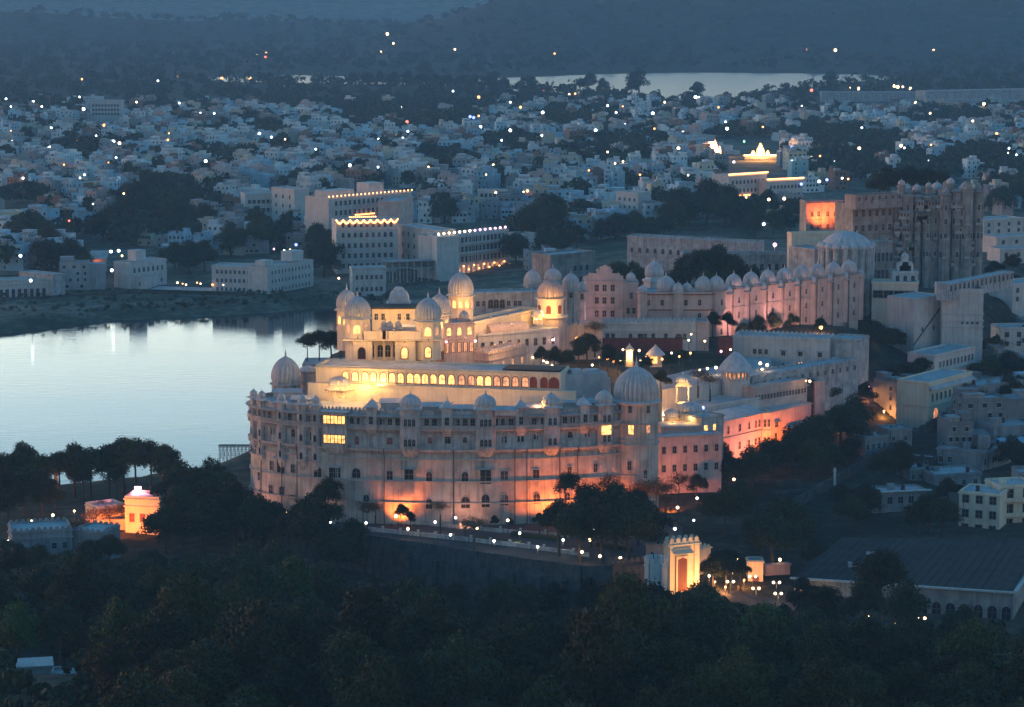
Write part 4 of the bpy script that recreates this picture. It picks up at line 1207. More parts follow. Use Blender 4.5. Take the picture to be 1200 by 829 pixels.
gb = Bld('lit_lodge', 'small pink lodge with gold lit crenellated roof edge above the arcade', 'lodge', (573, 411), (617, 402), 51.6, 42, 6, mat='pink', par=1.1, cren=.7, bands=(6.3,))
gb.win(3.4, 4, 1.2, 2.2, 'rect', 'lit_dim')
pk = Bld('pink_tower_block', 'pinkish lit block with a sill of lights right of the court palace', 'palace wing', (520, 379), (556, 377), 60.0, 48, 9, mat='pink', par=.7, bands=(6.9,))
pk.win(3.0, 5, 1.0, 2.8, 'rect', 'lit_dim', 'redframe'); pk.win(8.2, 3, 1.2, 2.2, 'arch', 'lit', 'cream')
pk.dome(along(pk, 548, 60), 3, 1.5, 2.2, ribs=12); pk.dome(along(pk, 527, 60), 3, 1.3, 2.0, ribs=12)
rt = aty(645, 370, 832)
gtw = thing('gold_tower', 'round tower with gold lit drum under a pink ribbed dome', 'tower', (rt.x, 832, 43))
r = 15.5 / 3050 * 832; hb = rt.z - 43; hd = aty(645, 350, 832).z - 43
MB().lathe([(r + .6, -2), (r + .5, hb - .6)], 28).build('lower_wall', M['pink'], gtw)
MB().lathe([(r + .5, hb - .6), (r + 1.5, hb - .2), (r + 1.5, hb + .15), (r, hb + .2)], 28, smooth=False).build('ledge', M['cream'], gtw)
MB().lathe([(r, hb + .1), (r, hd - .2), (r + .6, hd), (r + .6, hd + .3), (r * .9, hd + .4)], 28, smooth=False).build('drum', M['cream'], gtw)
dome(gtw, (0, 0, hd + .3), r * .98, 22 / 3050 * 832, 'pink', 24, fin=1.0)
for da in (-1.0, -.15, .75): window(gtw, (r * math.sin(da) * 1.005, -r * math.cos(da) * 1.005, hb + 1.2), da, 'arch', 1.2, 2.4, 'redpanel', 'redframe')
for da in (-.9, -.2): window(gtw, ((r + .53) * math.sin(da), -(r + .53) * math.cos(da), hb - 4.2), da, 'rect', 1.3, 1.8)
q = aty(648, 329, 872)
bt = thing('roof_dome', 'bluish dome peeping over the lit pink dome', 'dome', (q.x, 872, q.z - 16))
turret_mb(2.9, 16, 8).build('drum', M['stone_up'], bt); dome(bt, (0, 0, 16.3), 2.9, 4.0, 'dome', 18)
lw = Bld('crenellated_link', 'low crenellated wall range with one amber window beside the tall garden tree', 'palace wing', (655, 379), (706, 377), 52.0, 42, 6, mat='pink', par=1.2, cren=.7)
lw.win(2.6, [along(lw, 676, 45) / lw.w], 1.4, 2.8, 'arch', 'lit'); lw.win(2.6, [along(lw, 684, 45) / lw.w], 1.2, 2.6, 'arch', 'lit_dim')

# ------------------------------------------------------------------ stepped mansion and the long domed wing
mn = Bld('stepped_mansion', 'square pinkish mansion of three window rows with a stepped gable crest', 'mansion', (685.5, 328), (731, 328), 58.4, 38, 12, yaw=0, mat='pink', par=.5, bands=(14.8, 10.4))
for z in (16.4, 12.0, 7.4):
    for u in (699.5, 708.4, 718): mn.win(z, [(u - 685.5) / 45.5], 1.35, 2.2, 'rect', frame='pink')
w = mn.w
mb = MB()
for x0, x1, z in ((.02, .98, 1.4), (.10, .90, 2.2), (.30, .70, 3.0), (.38, .65, 4.6), (.47, .56, 5.1)):
    mb.box(w * x0, w * x1, .05 - x0 * .02, .75 + x0 * .02, 20.4, 20.4 + z)
mn.mk(mb, 'gable_crest', 'pink')
for x in (.14, .86, .34, .66): dome(mn.root, (w * x, 2.0, 21.6 if x in (.14, .86) else 23.2), .8, .9, 'pink', 10)
jb = Bld('link_tower', 'narrow shaded tower block joining the mansion to the domed wing', 'tower', (731.5, 331), (748, 331), 57.5, 38, 10, yaw=0, mat='pink', par=.5, bands=(12.6,))
jb.win(13.8, [.5], 1.0, 2.0); jb.win(8.5, [.3, .7], 1.0, 2.0); jb.dome(jb.w * .5, 3, 1.7, 2.2, ribs=12)
q = aty(766.7, 324, 925)
bd = thing('blue_dome', 'pale blue ribbed dome on stepped tiers behind the domed wing', 'dome', (q.x, 925, q.z - 12))
MB().prism(ngon(8, 4.7, rot=math.pi / 8), -6, 7.2).build('wall', M['dome'], bd)
MB().lathe([(4.6, 7.0), (5.6, 7.4), (5.6, 7.8), (4.0, 8.2), (4.0, 10.2), (4.6, 10.4), (4.6, 10.8), (3.4, 11.2), (3.3, 12)], 8, smooth=False, rot=math.pi / 8).build('tiers', M['dome'], bd)
dome(bd, (0, 0, 12), 3.3, 5.4, 'dome', 20, fin=1.1)

wing = thing('domed_wing', 'long pink washed fort wing with a row of ribbed domes along its receding front', 'palace wing', (0, 0, 38))
wa = at(748, 343.5, 54.7); wc = at(831, 343.5, 54.7); we = at(1006, 321.5, 54.7)
def wpart(mb, name, mat, loc=(0, 0, 0), rz=0, parent=None): return mb.build(name, M[mat], parent or wing, loc, rz)
body = [(wa.x, wa.y), (wc.x, wc.y), (we.x, we.y), (we.x - 8, we.y + 12), (wc.x - 6, wc.y + 14), (wa.x, wa.y + 14)]
wpart(MB().prism(body, -6, 16.7, cap=False), 'wall', 'pink')
wpart(MB().face([(x, y, 16.3) for x, y in body]), 'roof', 'roof')
def wing_bands(z, e, mat, h=.35):
    mb = MB()
    for (p0, p1) in ((wa, wc), (wc, we)):
        d = (p1 - p0).to_2d(); L = d.length; r = math.atan2(d.y, d.x)
        mt = Matrix.Translation((p0.x, p0.y, 0)) @ Matrix.Rotation(r, 4, 'Z')
        mb.box(0, L, -e, -.004, z, z + h, M=mt)
    wpart(mb, 'cornice', mat)
wing_bands(16.0, .5, 'redpanel', .3); wing_bands(16.3, .3, 'pink', .7); wing_bands(10.6, .4, 'redpanel', .3)
d1 = (wc - wa).to_2d(); L1 = d1.length
for u, r, dh, front in ((753, 1.75, 1.8, 1), (781, 3.2, 4.6, 0), (794.6, 1.8, 2.9, 1), (806, 1.7, 2.2, 0), (825, 2.9, 4.6, 0)):
    x = wa.x + (u - 748) / 83 * L1
    if front:
        t = wpart(turret_mb(r, 17.2, 8, bands=(10.6, 14)), 'turret', 'pink', (x, wa.y - .2, 0)); dome(t, (0, 0, 17.5), r * .98, dh, 'dome', 12)
    else:
        dd = wpart(turret_mb(r * .95, .9, 8), 'drum', 'pink', (x, wa.y + 2.5 + r * .4, 16.6)); dome(dd, (0, 0, 1.1), r, dh, 'dome', 18)
for u, z in ((776, 12.3), (820, 12.3), (820, 7.6), (760, 12.3), (804, 12.3)):
    window(wing, (wa.x + (u - 748) / 83 * L1, wa.y - .01, z), 0, 'arch', 1.1, 2.1, 'pane', 'pink')
d2 = (we - wc).to_2d(); L2 = d2.length; r2 = math.atan2(d2.y, d2.x); nb = 9
for k in range(nb):
    s0 = L2 * (k + .52) / nb
    px_, py_ = wc.x + d2.x / L2 * s0, wc.y + d2.y / L2 * s0
    # a projecting square bay with its own large dome, and a slender turret at its far edge
    b = wpart(MB().box(-2.6, 2.6, -1.6, .5, -6, 16.6).box(-2.9, 2.9, -1.95, .5, 16.603, 17.1).box(-2.8, 2.8, -1.85, .3, 10.55, 10.95), 'bay', 'pink', (px_, py_, 0), r2)
    dd = turret_mb(2.5, .8, 8).build('drum', M['pink'], b, (0, .9, 17.0)); dome(b, (0, .9, 18.0), 2.75, 4.3, 'dome', 18)
    for z in (12.2, 7.0, 2.0):
        fm, pm = win_mesh('arch', 1.0, 2.0, 'pane', 'pink', False, .16)
        inst(fm, 'window', b, (0, -1.605, z)); inst(pm, 'pane', b, (0, -1.605, z))
    s1 = L2 * (k + 1.0) / nb
    if k < nb:
        px_, py_ = wc.x + d2.x / L2 * s1, wc.y + d2.y / L2 * s1
        t = wpart(turret_mb(1.45, 15.9, 8, bands=(10.5, 5)), 'turret', 'pink', (px_ + .5, py_ - .7, 0), r2); dome(t, (0, 0, 16.2), 1.45, 2.3, 'dome', 12)
cw = Bld('crenellated_range', 'low whitewashed range with crenellated top below the domed wing', 'palace wing', (706, 375.5), (816, 375.5), 48.0, 38, 7, yaw=0, mat='white', par=1.3, cren=.7, bands=(6.2,))
for u in (712, 718.5, 739, 751.5, 756, 765.5, 780.5, 795.5, 802.5): cw.win(3.5, [(u - 706) / 110], 1.1 if u not in (751.5, 795.5) else 2.2, 1.9, 'arch' if u in (795.5, 739) else 'rect')
ce = Bld('corner_lodge', 'plain pink corner block where the crenellated range ends', 'lodge', (816.3, 376.5), (831, 376.5), 47.6, 34, 9, yaw=0, mat='pink', par=.8)
rw = Bld('red_garden_wall', 'long dark red sandstone wall along the lamplit garden', 'wall', (678, 396.5), (800, 396.5), 42.0, 36, .8, yaw=0, mat='redpanel', roof='redpanel', par=.3, cornice=False)
rw2 = Bld('red_screen', 'dark red screen panel at the end of the long white hall', 'wall', (841.5, 395.5), (859, 395.5), 42.6, 36, .8, yaw=0, mat='redpanel', roof='redpanel', par=.3, cornice=False)
wh = Bld('white_hall', 'long plain whitewashed hall with crenellated edge and few hooded windows', 'hall', (859, 391.5), (972, 396), 43.0, 29, 12, mat='white', par=1.0, cren=.6)
for u in (884.5, 891, 898): wh.win(7.6, [along(wh, u, 40) / wh.w], 1.1, 1.5, 'rect')
for u in (918, 938, 961): wh.win(7.4, [along(wh, u, 40) / wh.w], 1.3, 1.4, 'rect', hood=True, name='hooded_window')
for u in (918,): wh.win(3.0, [along(wh, u, 35) / wh.w], 1.2, 1.6, 'arch')
for u in (939,): wh.win(2.6, [along(wh, u, 35) / wh.w], 2.7, 2.8, 'arch', 'lit', 'cream', name='lit_window')
we2 = Bld('weathered_hall_end', 'stained grey green end block of the long white hall', 'hall', (972.5, 396), (1007, 398), 42.6, 30, 12, mat='stone_up', par=.6)
# ------------------------------------------------------------------ the towering fort palace
fo = at(1046, 229, 75.0)
fort = thing('fort_palace', 'towering weathered fort palace of clustered octagonal towers, the tallest building', 'palace', (fo.x, fo.y, 40))
def fpart(mb, name, mat='fort', x=0, y=0, z=0, rz=0, parent=None): return mb.build(name, M[mat], parent or fort, (x, y, z), rz)
def fx(u, y): return (u - 600) / 3050 * y * 1.0 - fo.x
FY = fo.y
W_ = at(1153, 229, 75).x - fo.x
fpart(MB().box(0, W_ - 2, 1.5, 22, -8, 33.5), 'wall', 'fort')
frd = random.Random(4)
def ftower(u0, u1, vtop, y, n=8, domes=0, bands=(8, 15.5, 21.5, 27), mat='fort', win=True, square=False):
    p0, p1 = aty(u0, vtop, y), aty(u1, vtop, y)
    r = (p1.x - p0.x) / 2; x = (p0.x + p1.x) / 2 - fo.x; h = p0.z - 40
    if square:
        mb = MB().box(-r, r, -r, r, -8, h)
        for z in bands: mb.box(-r - .4, r + .4, -r - .4, r + .4, z, z + .45)
        mb.box(-r - .6, r + .6, -r - .6, r + .6, h - .5, h - .1)
    else:
        mb = turret_mb(r, h, n, bands=bands); mb.prism(ngon(n, r, rot=math.pi / n), -8, 0)
    t = fpart(mb, 'tower', mat, x, y - FY + r * .8)
    if win:
        zs = [b + 2.2 for b in bands]
        ap = r * (1 if square else math.cos(math.pi / n)) + .02
        for z in zs:
            for k in (-1, 0, 1):
                if square and k: continue
                if frd.random() < .25: continue
                a = -math.pi / 2 + k * 2 * math.pi / n
                fm, pm = win_mesh('arch', min(1.5, r * .5), 2.2, 'pane', 'trim', False, .2)
                inst(fm, 'window', t, (ap * math.cos(a), ap * math.sin(a), z), a + math.pi / 2); inst(pm, 'pane', t, (ap * math.cos(a), ap * math.sin(a), z), a + math.pi / 2)
            # bracketed balcony under some of them
            if frd.random() < .45: MB().box(-r * .5, r * .5, -ap - .8, -ap, z - .5, z - .2).box(-r * .5, r * .5, -ap - .8, -ap - .72, z - .2, z + .5).build('balcony', M['trim'], t)
    if domes: dome(t, (0, 0, h + .33), r * .72, r * 1.0, 'fort', 14)
    return t
Y0 = FY - 1
ftower(1046, 1057, 232, Y0)
ftower(1058, 1070, 229, Y0 - 1, square=True)
ftower(1070, 1082, 230, Y0)
ftower(1083, 1093, 231, Y0 - 1.5)
ftower(1092, 1102, 229.5, Y0, square=True)
ftower(1102, 1116, 228, Y0 - 3, domes=1)
ftower(1117, 1129, 224, Y0 - 2)
ftower(1128, 1142, 221, Y0 - 3, domes=1)
ftower(1141, 1154, 224, Y0 - 1, domes=1)
ftower(1104, 1117, 219, FY + 16, domes=1, win=False)
ftower(1126, 1138, 220, FY + 12, domes=1, win=False)
for x0, x1, z, d in ((1, 9, 36, 5), (12, 18, 35.2, 4), (20, 29, 36.4, 6)):
    fpart(MB().box(x0, x1, 4, 4 + d, 33.2, z).box(x0 - .3, x1 + .3, 3.7, 4.3 + d, z + .003, z + .25), 'roof_room', 'fort')
for x, y, z, r in ((4, 3, 36.2, 1.5), (15, 3, 35.4, 1.3), (24, 4, 36.6, 1.7), (11, 8, 33.6, 1.8), (30, 6, 34, 2.0), (8, 14, 33.6, 1.6), (20, 13, 33.6, 2.2)):
    k = fpart(turret_mb(r, 3.0, 8), 'roof_kiosk', 'fort', x, y, z - .4); dome(k, (0, 0, 3.3), r * .95, r * 1.3, 'dome', 12)
for k in range(22):
    x = frd.uniform(1, W_ - 4); z = frd.choice([6.5, 13, 19.5, 25.5, 30]); w_ = frd.uniform(1.2, 2.6)
    b = fpart(MB().box(-w_, w_, -3.4, 0, 0, .3).box(-w_, w_, -3.4, -3.2, .3, 1.2).box(-w_ * .85, w_ * .85, -2.9, 0, .3, 3.0).face([(-w_ - .3, -3.9, 2.9), (w_ + .3, -3.9, 2.9), (w_, 0, 3.9), (-w_, 0, 3.9)]).box(-w_ * .5, w_ * .5, -2.4, 0, -1.2, 0), 'jutting_balcony', frd.choice(['fort', 'trim', 'stone_up']), x, 0, z)
    for q in (-.5, 0, .5):
        fm, pm = win_mesh('arch', .6, 1.6, 'pane', 'trim', False, .1); inst(fm, 'window', b, (q * w_, -2.92, .8)); inst(pm, 'pane', b, (q * w_, -2.92, .8))
for z in (33.4,):
    fpart(MB().box(-.6, W_, .9, 1.497, z, z + .4), 'cornice', 'trim')
for k in range(14):
    x = 1.5 + k * (W_ - 5) / 13
    for z in (25.0, 30.0): window(fort, (x, 1.48, z), 0, 'arch', 1.2, 2.2)
# stacked terraces between the apse and the towers
st = Bld('terraced_fort_block', 'shadowy stacked terraces of old fort rooms left of the tall towers', 'palace wing', (1000, 240), (1047, 238), 72, 40, 14, mat='fort', par=.6, bands=(8, 14, 20, 26))
for z in (9, 15, 21, 27): st.win(z, 6, 1.4, 2.6, 'rect')
st2 = Bld('terrace_gallery', 'lower fort gallery with reddish columns below the stacked terraces', 'palace wing', (1023, 283), (1047, 282), 62, 40, 7, mat='fort', par=.6, bands=(6.5, 13))
for z in (.5, 7.4, 14): st2.win(z, 5, 1.1, 3.4, 'rect', 'redpanel' if z < 1 else 'pane')
oh = Bld('orange_fort_house', 'old house front floodlit deep orange beside the fort roofs', 'house', (945, 236), (1001, 235.2), 70, 44, 10, mat='fort', par=.8, bands=(18, 13))
for z in (19.5, 14.2): oh.win(z, [.12, .26, .45, .6, .8], 1.2, 2.2, 'arch')
oh.box('balcony', oh.w * .55, oh.w * .95, -1.6, -.004, 17.2, 18.4)
rr = Bld('red_roof_hall', 'long low hall with a red lit roof edge on top of the fort', 'hall', (1003, 229), (1058, 226), 76.2, 73.4, 7, mat='fort', roof='redpanel', par=.5)
rr.win(.5, 7, 1.2, 1.4, 'rect')
# apse palace with its bulging roof
ap_o = aty(992, 289, 985)
apse = thing('apse_palace', 'rounded palace block with a bulging pale ribbed roof', 'palace', (ap_o.x, 985, 38))
ra = 9.6; ha = ap_o.z - 38
MB().lathe([(ra, -6), (ra, ha - 1)], 10, smooth=False).build('wall', M['stone_up'], apse)
for z in (6.4, 12.6, ha - 1): MB().lathe([(ra - .1, z), (ra + .6, z), (ra + .6, z + .4), (ra - .1, z + .5)], 10, smooth=False).build('cornice', M['trim'], apse)
for k in range(10):
    a = -math.pi + k * math.pi / 9 * 1.0
    if math.sin(a) > .2: continue
    t = MB().prism(ngon(8, 1.25), -6, ha + .2).prism(ngon(8, 1.6), 6.4, 6.9, bottom=True).prism(ngon(8, 1.6), 12.6, 13.0, bottom=True).build('turret', M['stone_up'], apse, (ra * math.cos(a), ra * math.sin(a), 0))
    MB().lathe([(1.6, ha), (1.7, ha + .4), (1.3, ha + 1.3), (.5, ha + 1.8), (.02, ha + 2.0)], 12).build('cap', M['dome'], t)
for k in range(10):
    a = -math.pi + (k + .5) * math.pi / 10 * 1.0
    q = ra * math.cos(math.pi / 10) + .05
    for z in (8, 14): window(apse, (q * math.cos(a), q * math.sin(a), z), a + math.pi / 2, 'arch', 1.0, 2.2)
MB().lathe([(ra + .2, ha - .6), (ra + 1.0, ha - .2), (ra + .9, ha + .6), (ra * .9, ha + 2.2), (ra * .72, ha + 3.9), (ra * .45, ha + 5.0), (ra * .2, ha + 5.5), (.02, ha + 5.7)], 60, rib=.10, ribs=20).build('roof', M['dome'], apse)
for k in range(4): MB().lathe([(.35, 0), (.2, .4), (.25, .7), (.02, 1.4)], 8).build('finial', M['dome'], apse, ((k - 1.5) * 2.6, 0, ha + 5.1))
aw = Bld('apse_wing', 'flat grey wing with blind arches left of the rounded apse', 'palace wing', (955, 292), (976, 290), 58.5, 36, 14, mat='stone_up', par=.7, bands=(7, 13))
for z in (14.5, 8.4): aw.win(z, 4, 1.0, 2.0, 'arch')
yw = Bld('yellowed_wall', 'long yellowed old wall with a lamp behind the domed wing', 'wall', (928, 273), (1000, 271), 62, 40, 5, mat='cream', par=.6, cornice=True)
# old range behind the grove, with one lit red lamp
hb2 = Bld('old_town_range', 'long low old range running behind the garden grove', 'palace wing', (735, 276), (885, 284), 47, 24, 10, mat='stone_up', par=.8, bands=(14,))
for k in range(16): hb2.win(15.5, [.04 + k * .061], 1.3, 2.2, 'arch')
hb3 = Bld('galleried_range', 'pale galleried range with dark arches under the yellowed wall', 'palace wing', (800, 297), (975, 296), 46, 30, 8, mat='stone_up', par=.9)
for k in range(20): hb3.win(8.5, [.03 + k * .05], 1.5, 2.8, 'arch', name='gallery_window')
ib = Bld('ruined_gatehouse', 'weathered stone gatehouse with small square windows behind the pale range', 'gatehouse', (645, 299), (697, 294), 44, 16, 12, mat='fort', par=.8, bands=(18,))
for z in (20, 15): ib.win(z, [.55, .68, .82], 1.8, 2.2, 'rect')
ib.win(12, [.12], 2.0, 4.0, 'arch')
# gabled white temple and veranda block
tb = Bld('gabled_temple', 'small white temple with a peaked gable under the fort towers', 'temple', (1046, 318), (1076, 318), 52.5, 40, 8, yaw=0, mat='white', par=.8)
w = tb.w
mb = MB()
for x0, x1, z in ((.18, .82, 2.0), (.28, .72, 3.4), (.38, .62, 5.0)): mb.box(w * x0, w * x1, .5, 3.5, 12.5, 12.5 + z)
tb.mk(mb, 'gable', 'white'); dome(tb.root, (w * .5, 2, 17.4), 1.4, 2.0, 'white', 12); dome(tb.root, (w * .24, 2, 14.4), .8, 1.2, 'white', 10); dome(tb.root, (w * .76, 2, 14.4), .8, 1.2, 'white', 10)
tb.win(8.2, [.2, .5, .8], 1.2, 2.6, 'arch')
vb = Bld('veranda_block', 'cream block with one long dark veranda opening', 'hall', (1022, 330), (1076, 331), 49.4, 33, 10, mat='cream', par=.7, cornice=True)
for f in (.14, .38, .62, .86): vb.win(10.3, [f * .95], 3.6, 2.7, 'rect', fr=.25, name='veranda_opening')
wbst = Bld('white_bastion', 'huge plain whitewashed bastion with a row of tiny vents', 'bastion', (1104.5, 338.5), (1153, 338.5), 50.5, 26, 22, yaw=-2, mat='white', par=1.4, bands=(15.2, 10.4, 12.6))
for k in range(4): wbst.win(11.6, [.5 + .12 * k], .7, .7, 'rect', name='vent')
for k in range(9): wbst.win(13.0, [.08 + .1 * k], 1.0, 1.5, 'rect', face='R')
for k in range(8): wbst.win(9.0, [.08 + .1 * k], .9, 1.3, 'rect', face='R')
cg = Bld('colonnade', 'long colonnaded gallery standing on top of the white bastion', 'gallery', (1112, 333), (1188, 318), 53.0, 49.8, 5, mat='stone_up', par=.3)
for k in range(15): cg.win(.3, [.03 + k * .067], 1.3, 2.3, 'arch', name='arch_opening')
bl = Bld('sloping_bastion', 'lower buttressed white wall with a stair line left of the white bastion', 'bastion', (1072, 350), (1104, 345), 47.5, 26, 12, mat='white', par=.5)
bl.mk(MB().face([(-.5, -.3, 4), (bl.w * .9, -.3, 16), (bl.w * .9, -.3, 16.5), (-.5, -.3, 4.5)]).face([(-.5, -.3, 4.5), (bl.w * .9, -.3, 16.5), (bl.w * .9, -.005, 16.5), (-.5, -.005, 4.5)]), 'stair_rail', 'iron')
bl.win(9, [.3, .7], 1.0, 1.4, 'rect')
pr = Bld('porch_rooms', 'row of low rooms with dark doors under the lamps by the bastion', 'house', (1056, 394), (1108, 391), 32, 24, 8, mat='white', par=.5)
pr.win(.6, 7, 1.4, 2.8, 'rect', name='door'); 
pr2 = Bld('porch_lodge', 'small reddish lodge at the foot of the white bastion', 'lodge', (1108, 390), (1145, 389), 33, 24, 7, mat='pink', par=.5)
pr2.win(1, [.3, .7], 1.6, 2.4, 'rect', 'redpanel')
# blocks behind the bastion at the picture's edge
for A, B, zt, zb, d, nm, lb in (((1153, 258), (1200, 255), 40, 14, 14, 'town_house', 'pale blue town block with large dark windows beyond the fort'), ((1168, 278), (1230, 274), 40, 14, 12, 'town_house', 'long ochre flat roofed block behind the fort towers'),
                                ((1172, 292), (1230, 290), 44, 20, 12, 'town_house', 'low dim block on the ridge behind the bastion'), ((1187, 333), (1232, 328), 44, 24, 12, 'town_house', 'dim grey house hard behind the bastion'),
                                ((1173, 384), (1230, 383), 34, 16, 12, 'town_house', 'white two window house below the bastion corner')):
    b = Bld(nm, lb, 'house', A, B, zt, zb, d, mat='white', par=.7)
    for z in (zt - zb - 3.6, zt - zb - 7): b.win(z, 4, 1.5, 1.7, 'rect')

# ------------------------------------------------------------------ street ranges on the right
sr1 = Bld('upper_street_range', 'upper two storey street range climbing to the right', 'house', (1096, 416), (1143, 405), 31.5, 20, 11, mat='white', par=.6, bands=(5.2,))
for k in range(10): sr1.win(6.6, [.12 + k * .09], 1.0, 2.0, 'rect')
sr1.win(1.2, 6, 1.4, 2.4, 'rect', 'lit_dim')
sr2 = Bld('lower_street_range', 'lower street range with a tall lit archway and ten windows', 'house', (1089, 448), (1139, 435), 29.4, 15, 12, mat='cream', par=.5, bands=(6.0,))
for k in range(9): sr2.win(7.6, [.08 + k * .1], 1.05, 2.3, 'rect')
sr2.win(.3, [.16], 3.4, 4.8, 'arch', 'lit_dim', 'cream', name='archway')
for k in range(5): sr2.win(2.2, [.5 + k * .09], 1.1, 1.8, 'arch', 'lit_dim')
mb = MB().face([(-.6, -1.8, 11.6), (sr2.w + .5, -1.8, 11.6), (sr2.w + .5, -.01, 12.9), (-.6, -.01, 12.9)]); sr2.mk(mb, 'awning', 'roof')
bo = Bld('lit_booth', 'small booth glowing yellow under a flat blue roof beside the archway', 'booth', (1098, 475.5), (1120, 474), 20, 15.5, 5, mat='white', par=.4)
bo.win(.4, [.28], 3.6, 2.8, 'rect', 'lit', name='lit_window')
bk = Bld('street_block', 'dark flat roofed block running back along the lane', 'house', (1122, 470), (1170, 455), 21, 12, 12, mat='fort', par=.5)
bk.win(4.5, 5, 1.3, 1.7, 'rect')
# pink range with window bands, orange corner palace
rg1 = Bld('window_band_range', 'long two storey range with two bands of close set dark windows', 'palace wing', (884, 453), (946, 443.5), 34.5, 19.5, 10, mat='pink', par=.5, bands=(6.3, 12.6))
for k in range(17): rg1.win(12.0 - 1.6, [.03 + k * .058], .95, 1.5, 'rect', frame='pink')
for k in range(13): rg1.win(4.1, [.10 + k * .054], .95, 1.7, 'rect', frame='white')
rg1r = Bld('range_roof_block', 'weathered flat roofed upper block with a long parapet behind the window bands', 'palace wing', (882, 440), (1006, 420), 36.8, 24, 8, mat='stone_up', roof='roof', par=.8, cren=.5)
rg1r.win(9, 14, .9, 1.5, 'rect')
cp = Bld('creeper_column', 'tall shaft draped in dark creeper between the range and the pink wall', 'tower', (946, 446), (955, 445), 33.8, 17, 5, mat='darkroof', roof='darkroof', par=.4)
pw = Bld('pink_end_wall', 'plain pink lit end wall right of the creeper shaft', 'wall', (955.5, 447), (967, 446), 33.4, 16, 8, mat='pink', par=.4)
of = Bld('orange_corner_palace', 'two storey pink corner house lit strong orange at its angle', 'palace wing', (848, 492), (893, 482), 28.0, 15, 9, mat='pink', par=.5, bands=(6.9,))
for z in (8.2, 2.6): of.win(z, [.12, .42, .66, .84, .93], 1.05, 2.2, 'rect', frame='pink')
mb = MB().face([(-.5, -.9, 12.6), (of.w + .3, -.9, 12.6), (of.w + .3, 6, 14.6), (-.5, 6, 14.6)]).face([(of.w + .3, -.9, 12.6), (of.w + .3, 6, 12.6), (of.w + .3, 6, 14.6)]).face([(-.5, -.9, 12.55), (-.5, 6, 12.55), (of.w + .3, 6, 12.55), (of.w + .3, -.9, 12.55)]); of.mk(mb, 'pent_roof', 'dome')
ofb = Bld('orange_bay', 'narrow projecting bay in the strongest orange light', 'palace bay', (893.5, 483), (904, 482.5), 27.8, 15, 7, mat='cream', par=.5, bands=(6.6,))
for z in (8.0, 2.4): ofb.win(z, [.3, .72], .9, 2.3, 'rect', frame='cream')
ofr = Bld('orange_side_wing', 'long side wing fading from orange light into dusk', 'palace wing', (904.5, 482), (951, 471.5), 27.6, 15, 9, mat='pink', par=.4)
ofr.win(2.6, [.1, .5], 1.3, 2.6, 'rect'); ofr.win(7.2, [.12], 1.6, 1.6, 'rect', hood=True)
ofr.mk(MB().face([(ofr.w * .35, -2.6, 5.6), (ofr.w * .95, -2.6, 5.6), (ofr.w * .95, -.01, 6.6), (ofr.w * .35, -.01, 6.6)]), 'awning', 'roof')
ws = Bld('pink_step_wall', 'low pinkish walls stepping up behind the orange corner house', 'house', (826, 476), (890, 465), 31.0, 19, 10, mat='white', par=.4)
ws.win(6.5, [.3, .45, .6], 1.0, 1.2, 'rect')
q = aty(877, 465, 826); t = thing('small_white_dome', 'small smooth white dome at the start of the window bands', 'dome', (q.x, 826, q.z - 6)); turret_mb(2.0, 6, 8).build('drum', M['white'], t); dome(t, (0, 0, 6.3), 2.1, 2.4, 'dome', 16, fin=.4)
# durbar hall roof, its dome and the white crenellated drum
hp = [at(u, v, 36.0) for u, v in ((764, 437), (790, 424), (850, 416.5), (902, 419), (906, 431), (858, 441), (818, 449), (776, 456))]
hall = thing('broad_hall', 'broad hall under a wide pale curved flat roof with dark awning edge', 'hall', (hp[0].x, hp[0].y, 21))
pl = [(p.x - hp[0].x, p.y - hp[0].y) for p in hp][::-1]
MB().prism(pl, -6, 14.7, cap=False).build('wall', M['white'], hall)
MB().face([(x, y, 14.72) for x, y in pl]).build('roof', M['roof'], hall)
pc = [(p.x - hp[0].x, p.y - hp[0].y) for p in hp]
for k in (0, 1):
    a, b = pc[k], pc[k + 1]
    MB().face([(a[0], a[1], 15.2), (b[0], b[1], 15.2), (b[0] - .5, b[1] + 3.4, 14.9), (a[0] - .5, a[1] + 3.4, 14.9)]).box(min(a[0], b[0]), min(a[0], b[0]) + .3, a[1], a[1] + .3, 10, 14.6).build('awning', M['darkroof'], hall)
q = aty(862, 433, 822)
kd = thing('hall_dome', 'large smooth pale dome on a brown lit colonnade over a crenellated white drum', 'dome', (q.x, 822, q.z - 12))
MB().lathe([(4.6, -6), (4.6, 9)], 20, smooth=False).build('wall', M['white'], kd)
mb = MB()
for k in range(20):
    a = 2 * math.pi * k / 20; mb.box(-.42, .42, -.25, .25, 9.0, 10.0, M=Matrix.Translation((4.5 * math.cos(a), 4.5 * math.sin(a), 0)) @ Matrix.Rotation(a + math.pi / 2, 4, 'Z'))
mb.build('crenellation', M['white'], kd)
MB().lathe([(3.6, 9), (3.6, 11.9)], 16, smooth=False).build('lit_drum', M['cream'], kd)
for k in range(16):
    a = 2 * math.pi * k / 16 + math.pi / 16
    if math.sin(a) < .3: window(kd, (3.58 * math.cos(a), 3.58 * math.sin(a), 9.2), a + math.pi / 2, 'arch', .8, 2.2, 'lit_dim')
MB().lathe([(3.6, 11.9), (5.8, 11.6), (5.9, 12.0), (5.2, 12.3)], 24, smooth=False).build('eave', M['dome'], kd)
MB().lathe([(5.4, 12.2), (5.0, 13.2), (3.6, 14.9), (2.2, 16.3), (1.2, 17.2), (.4, 17.6), (.02, 17.7)], 40, rib=.05, ribs=12).build('dome', M['dome'], kd)
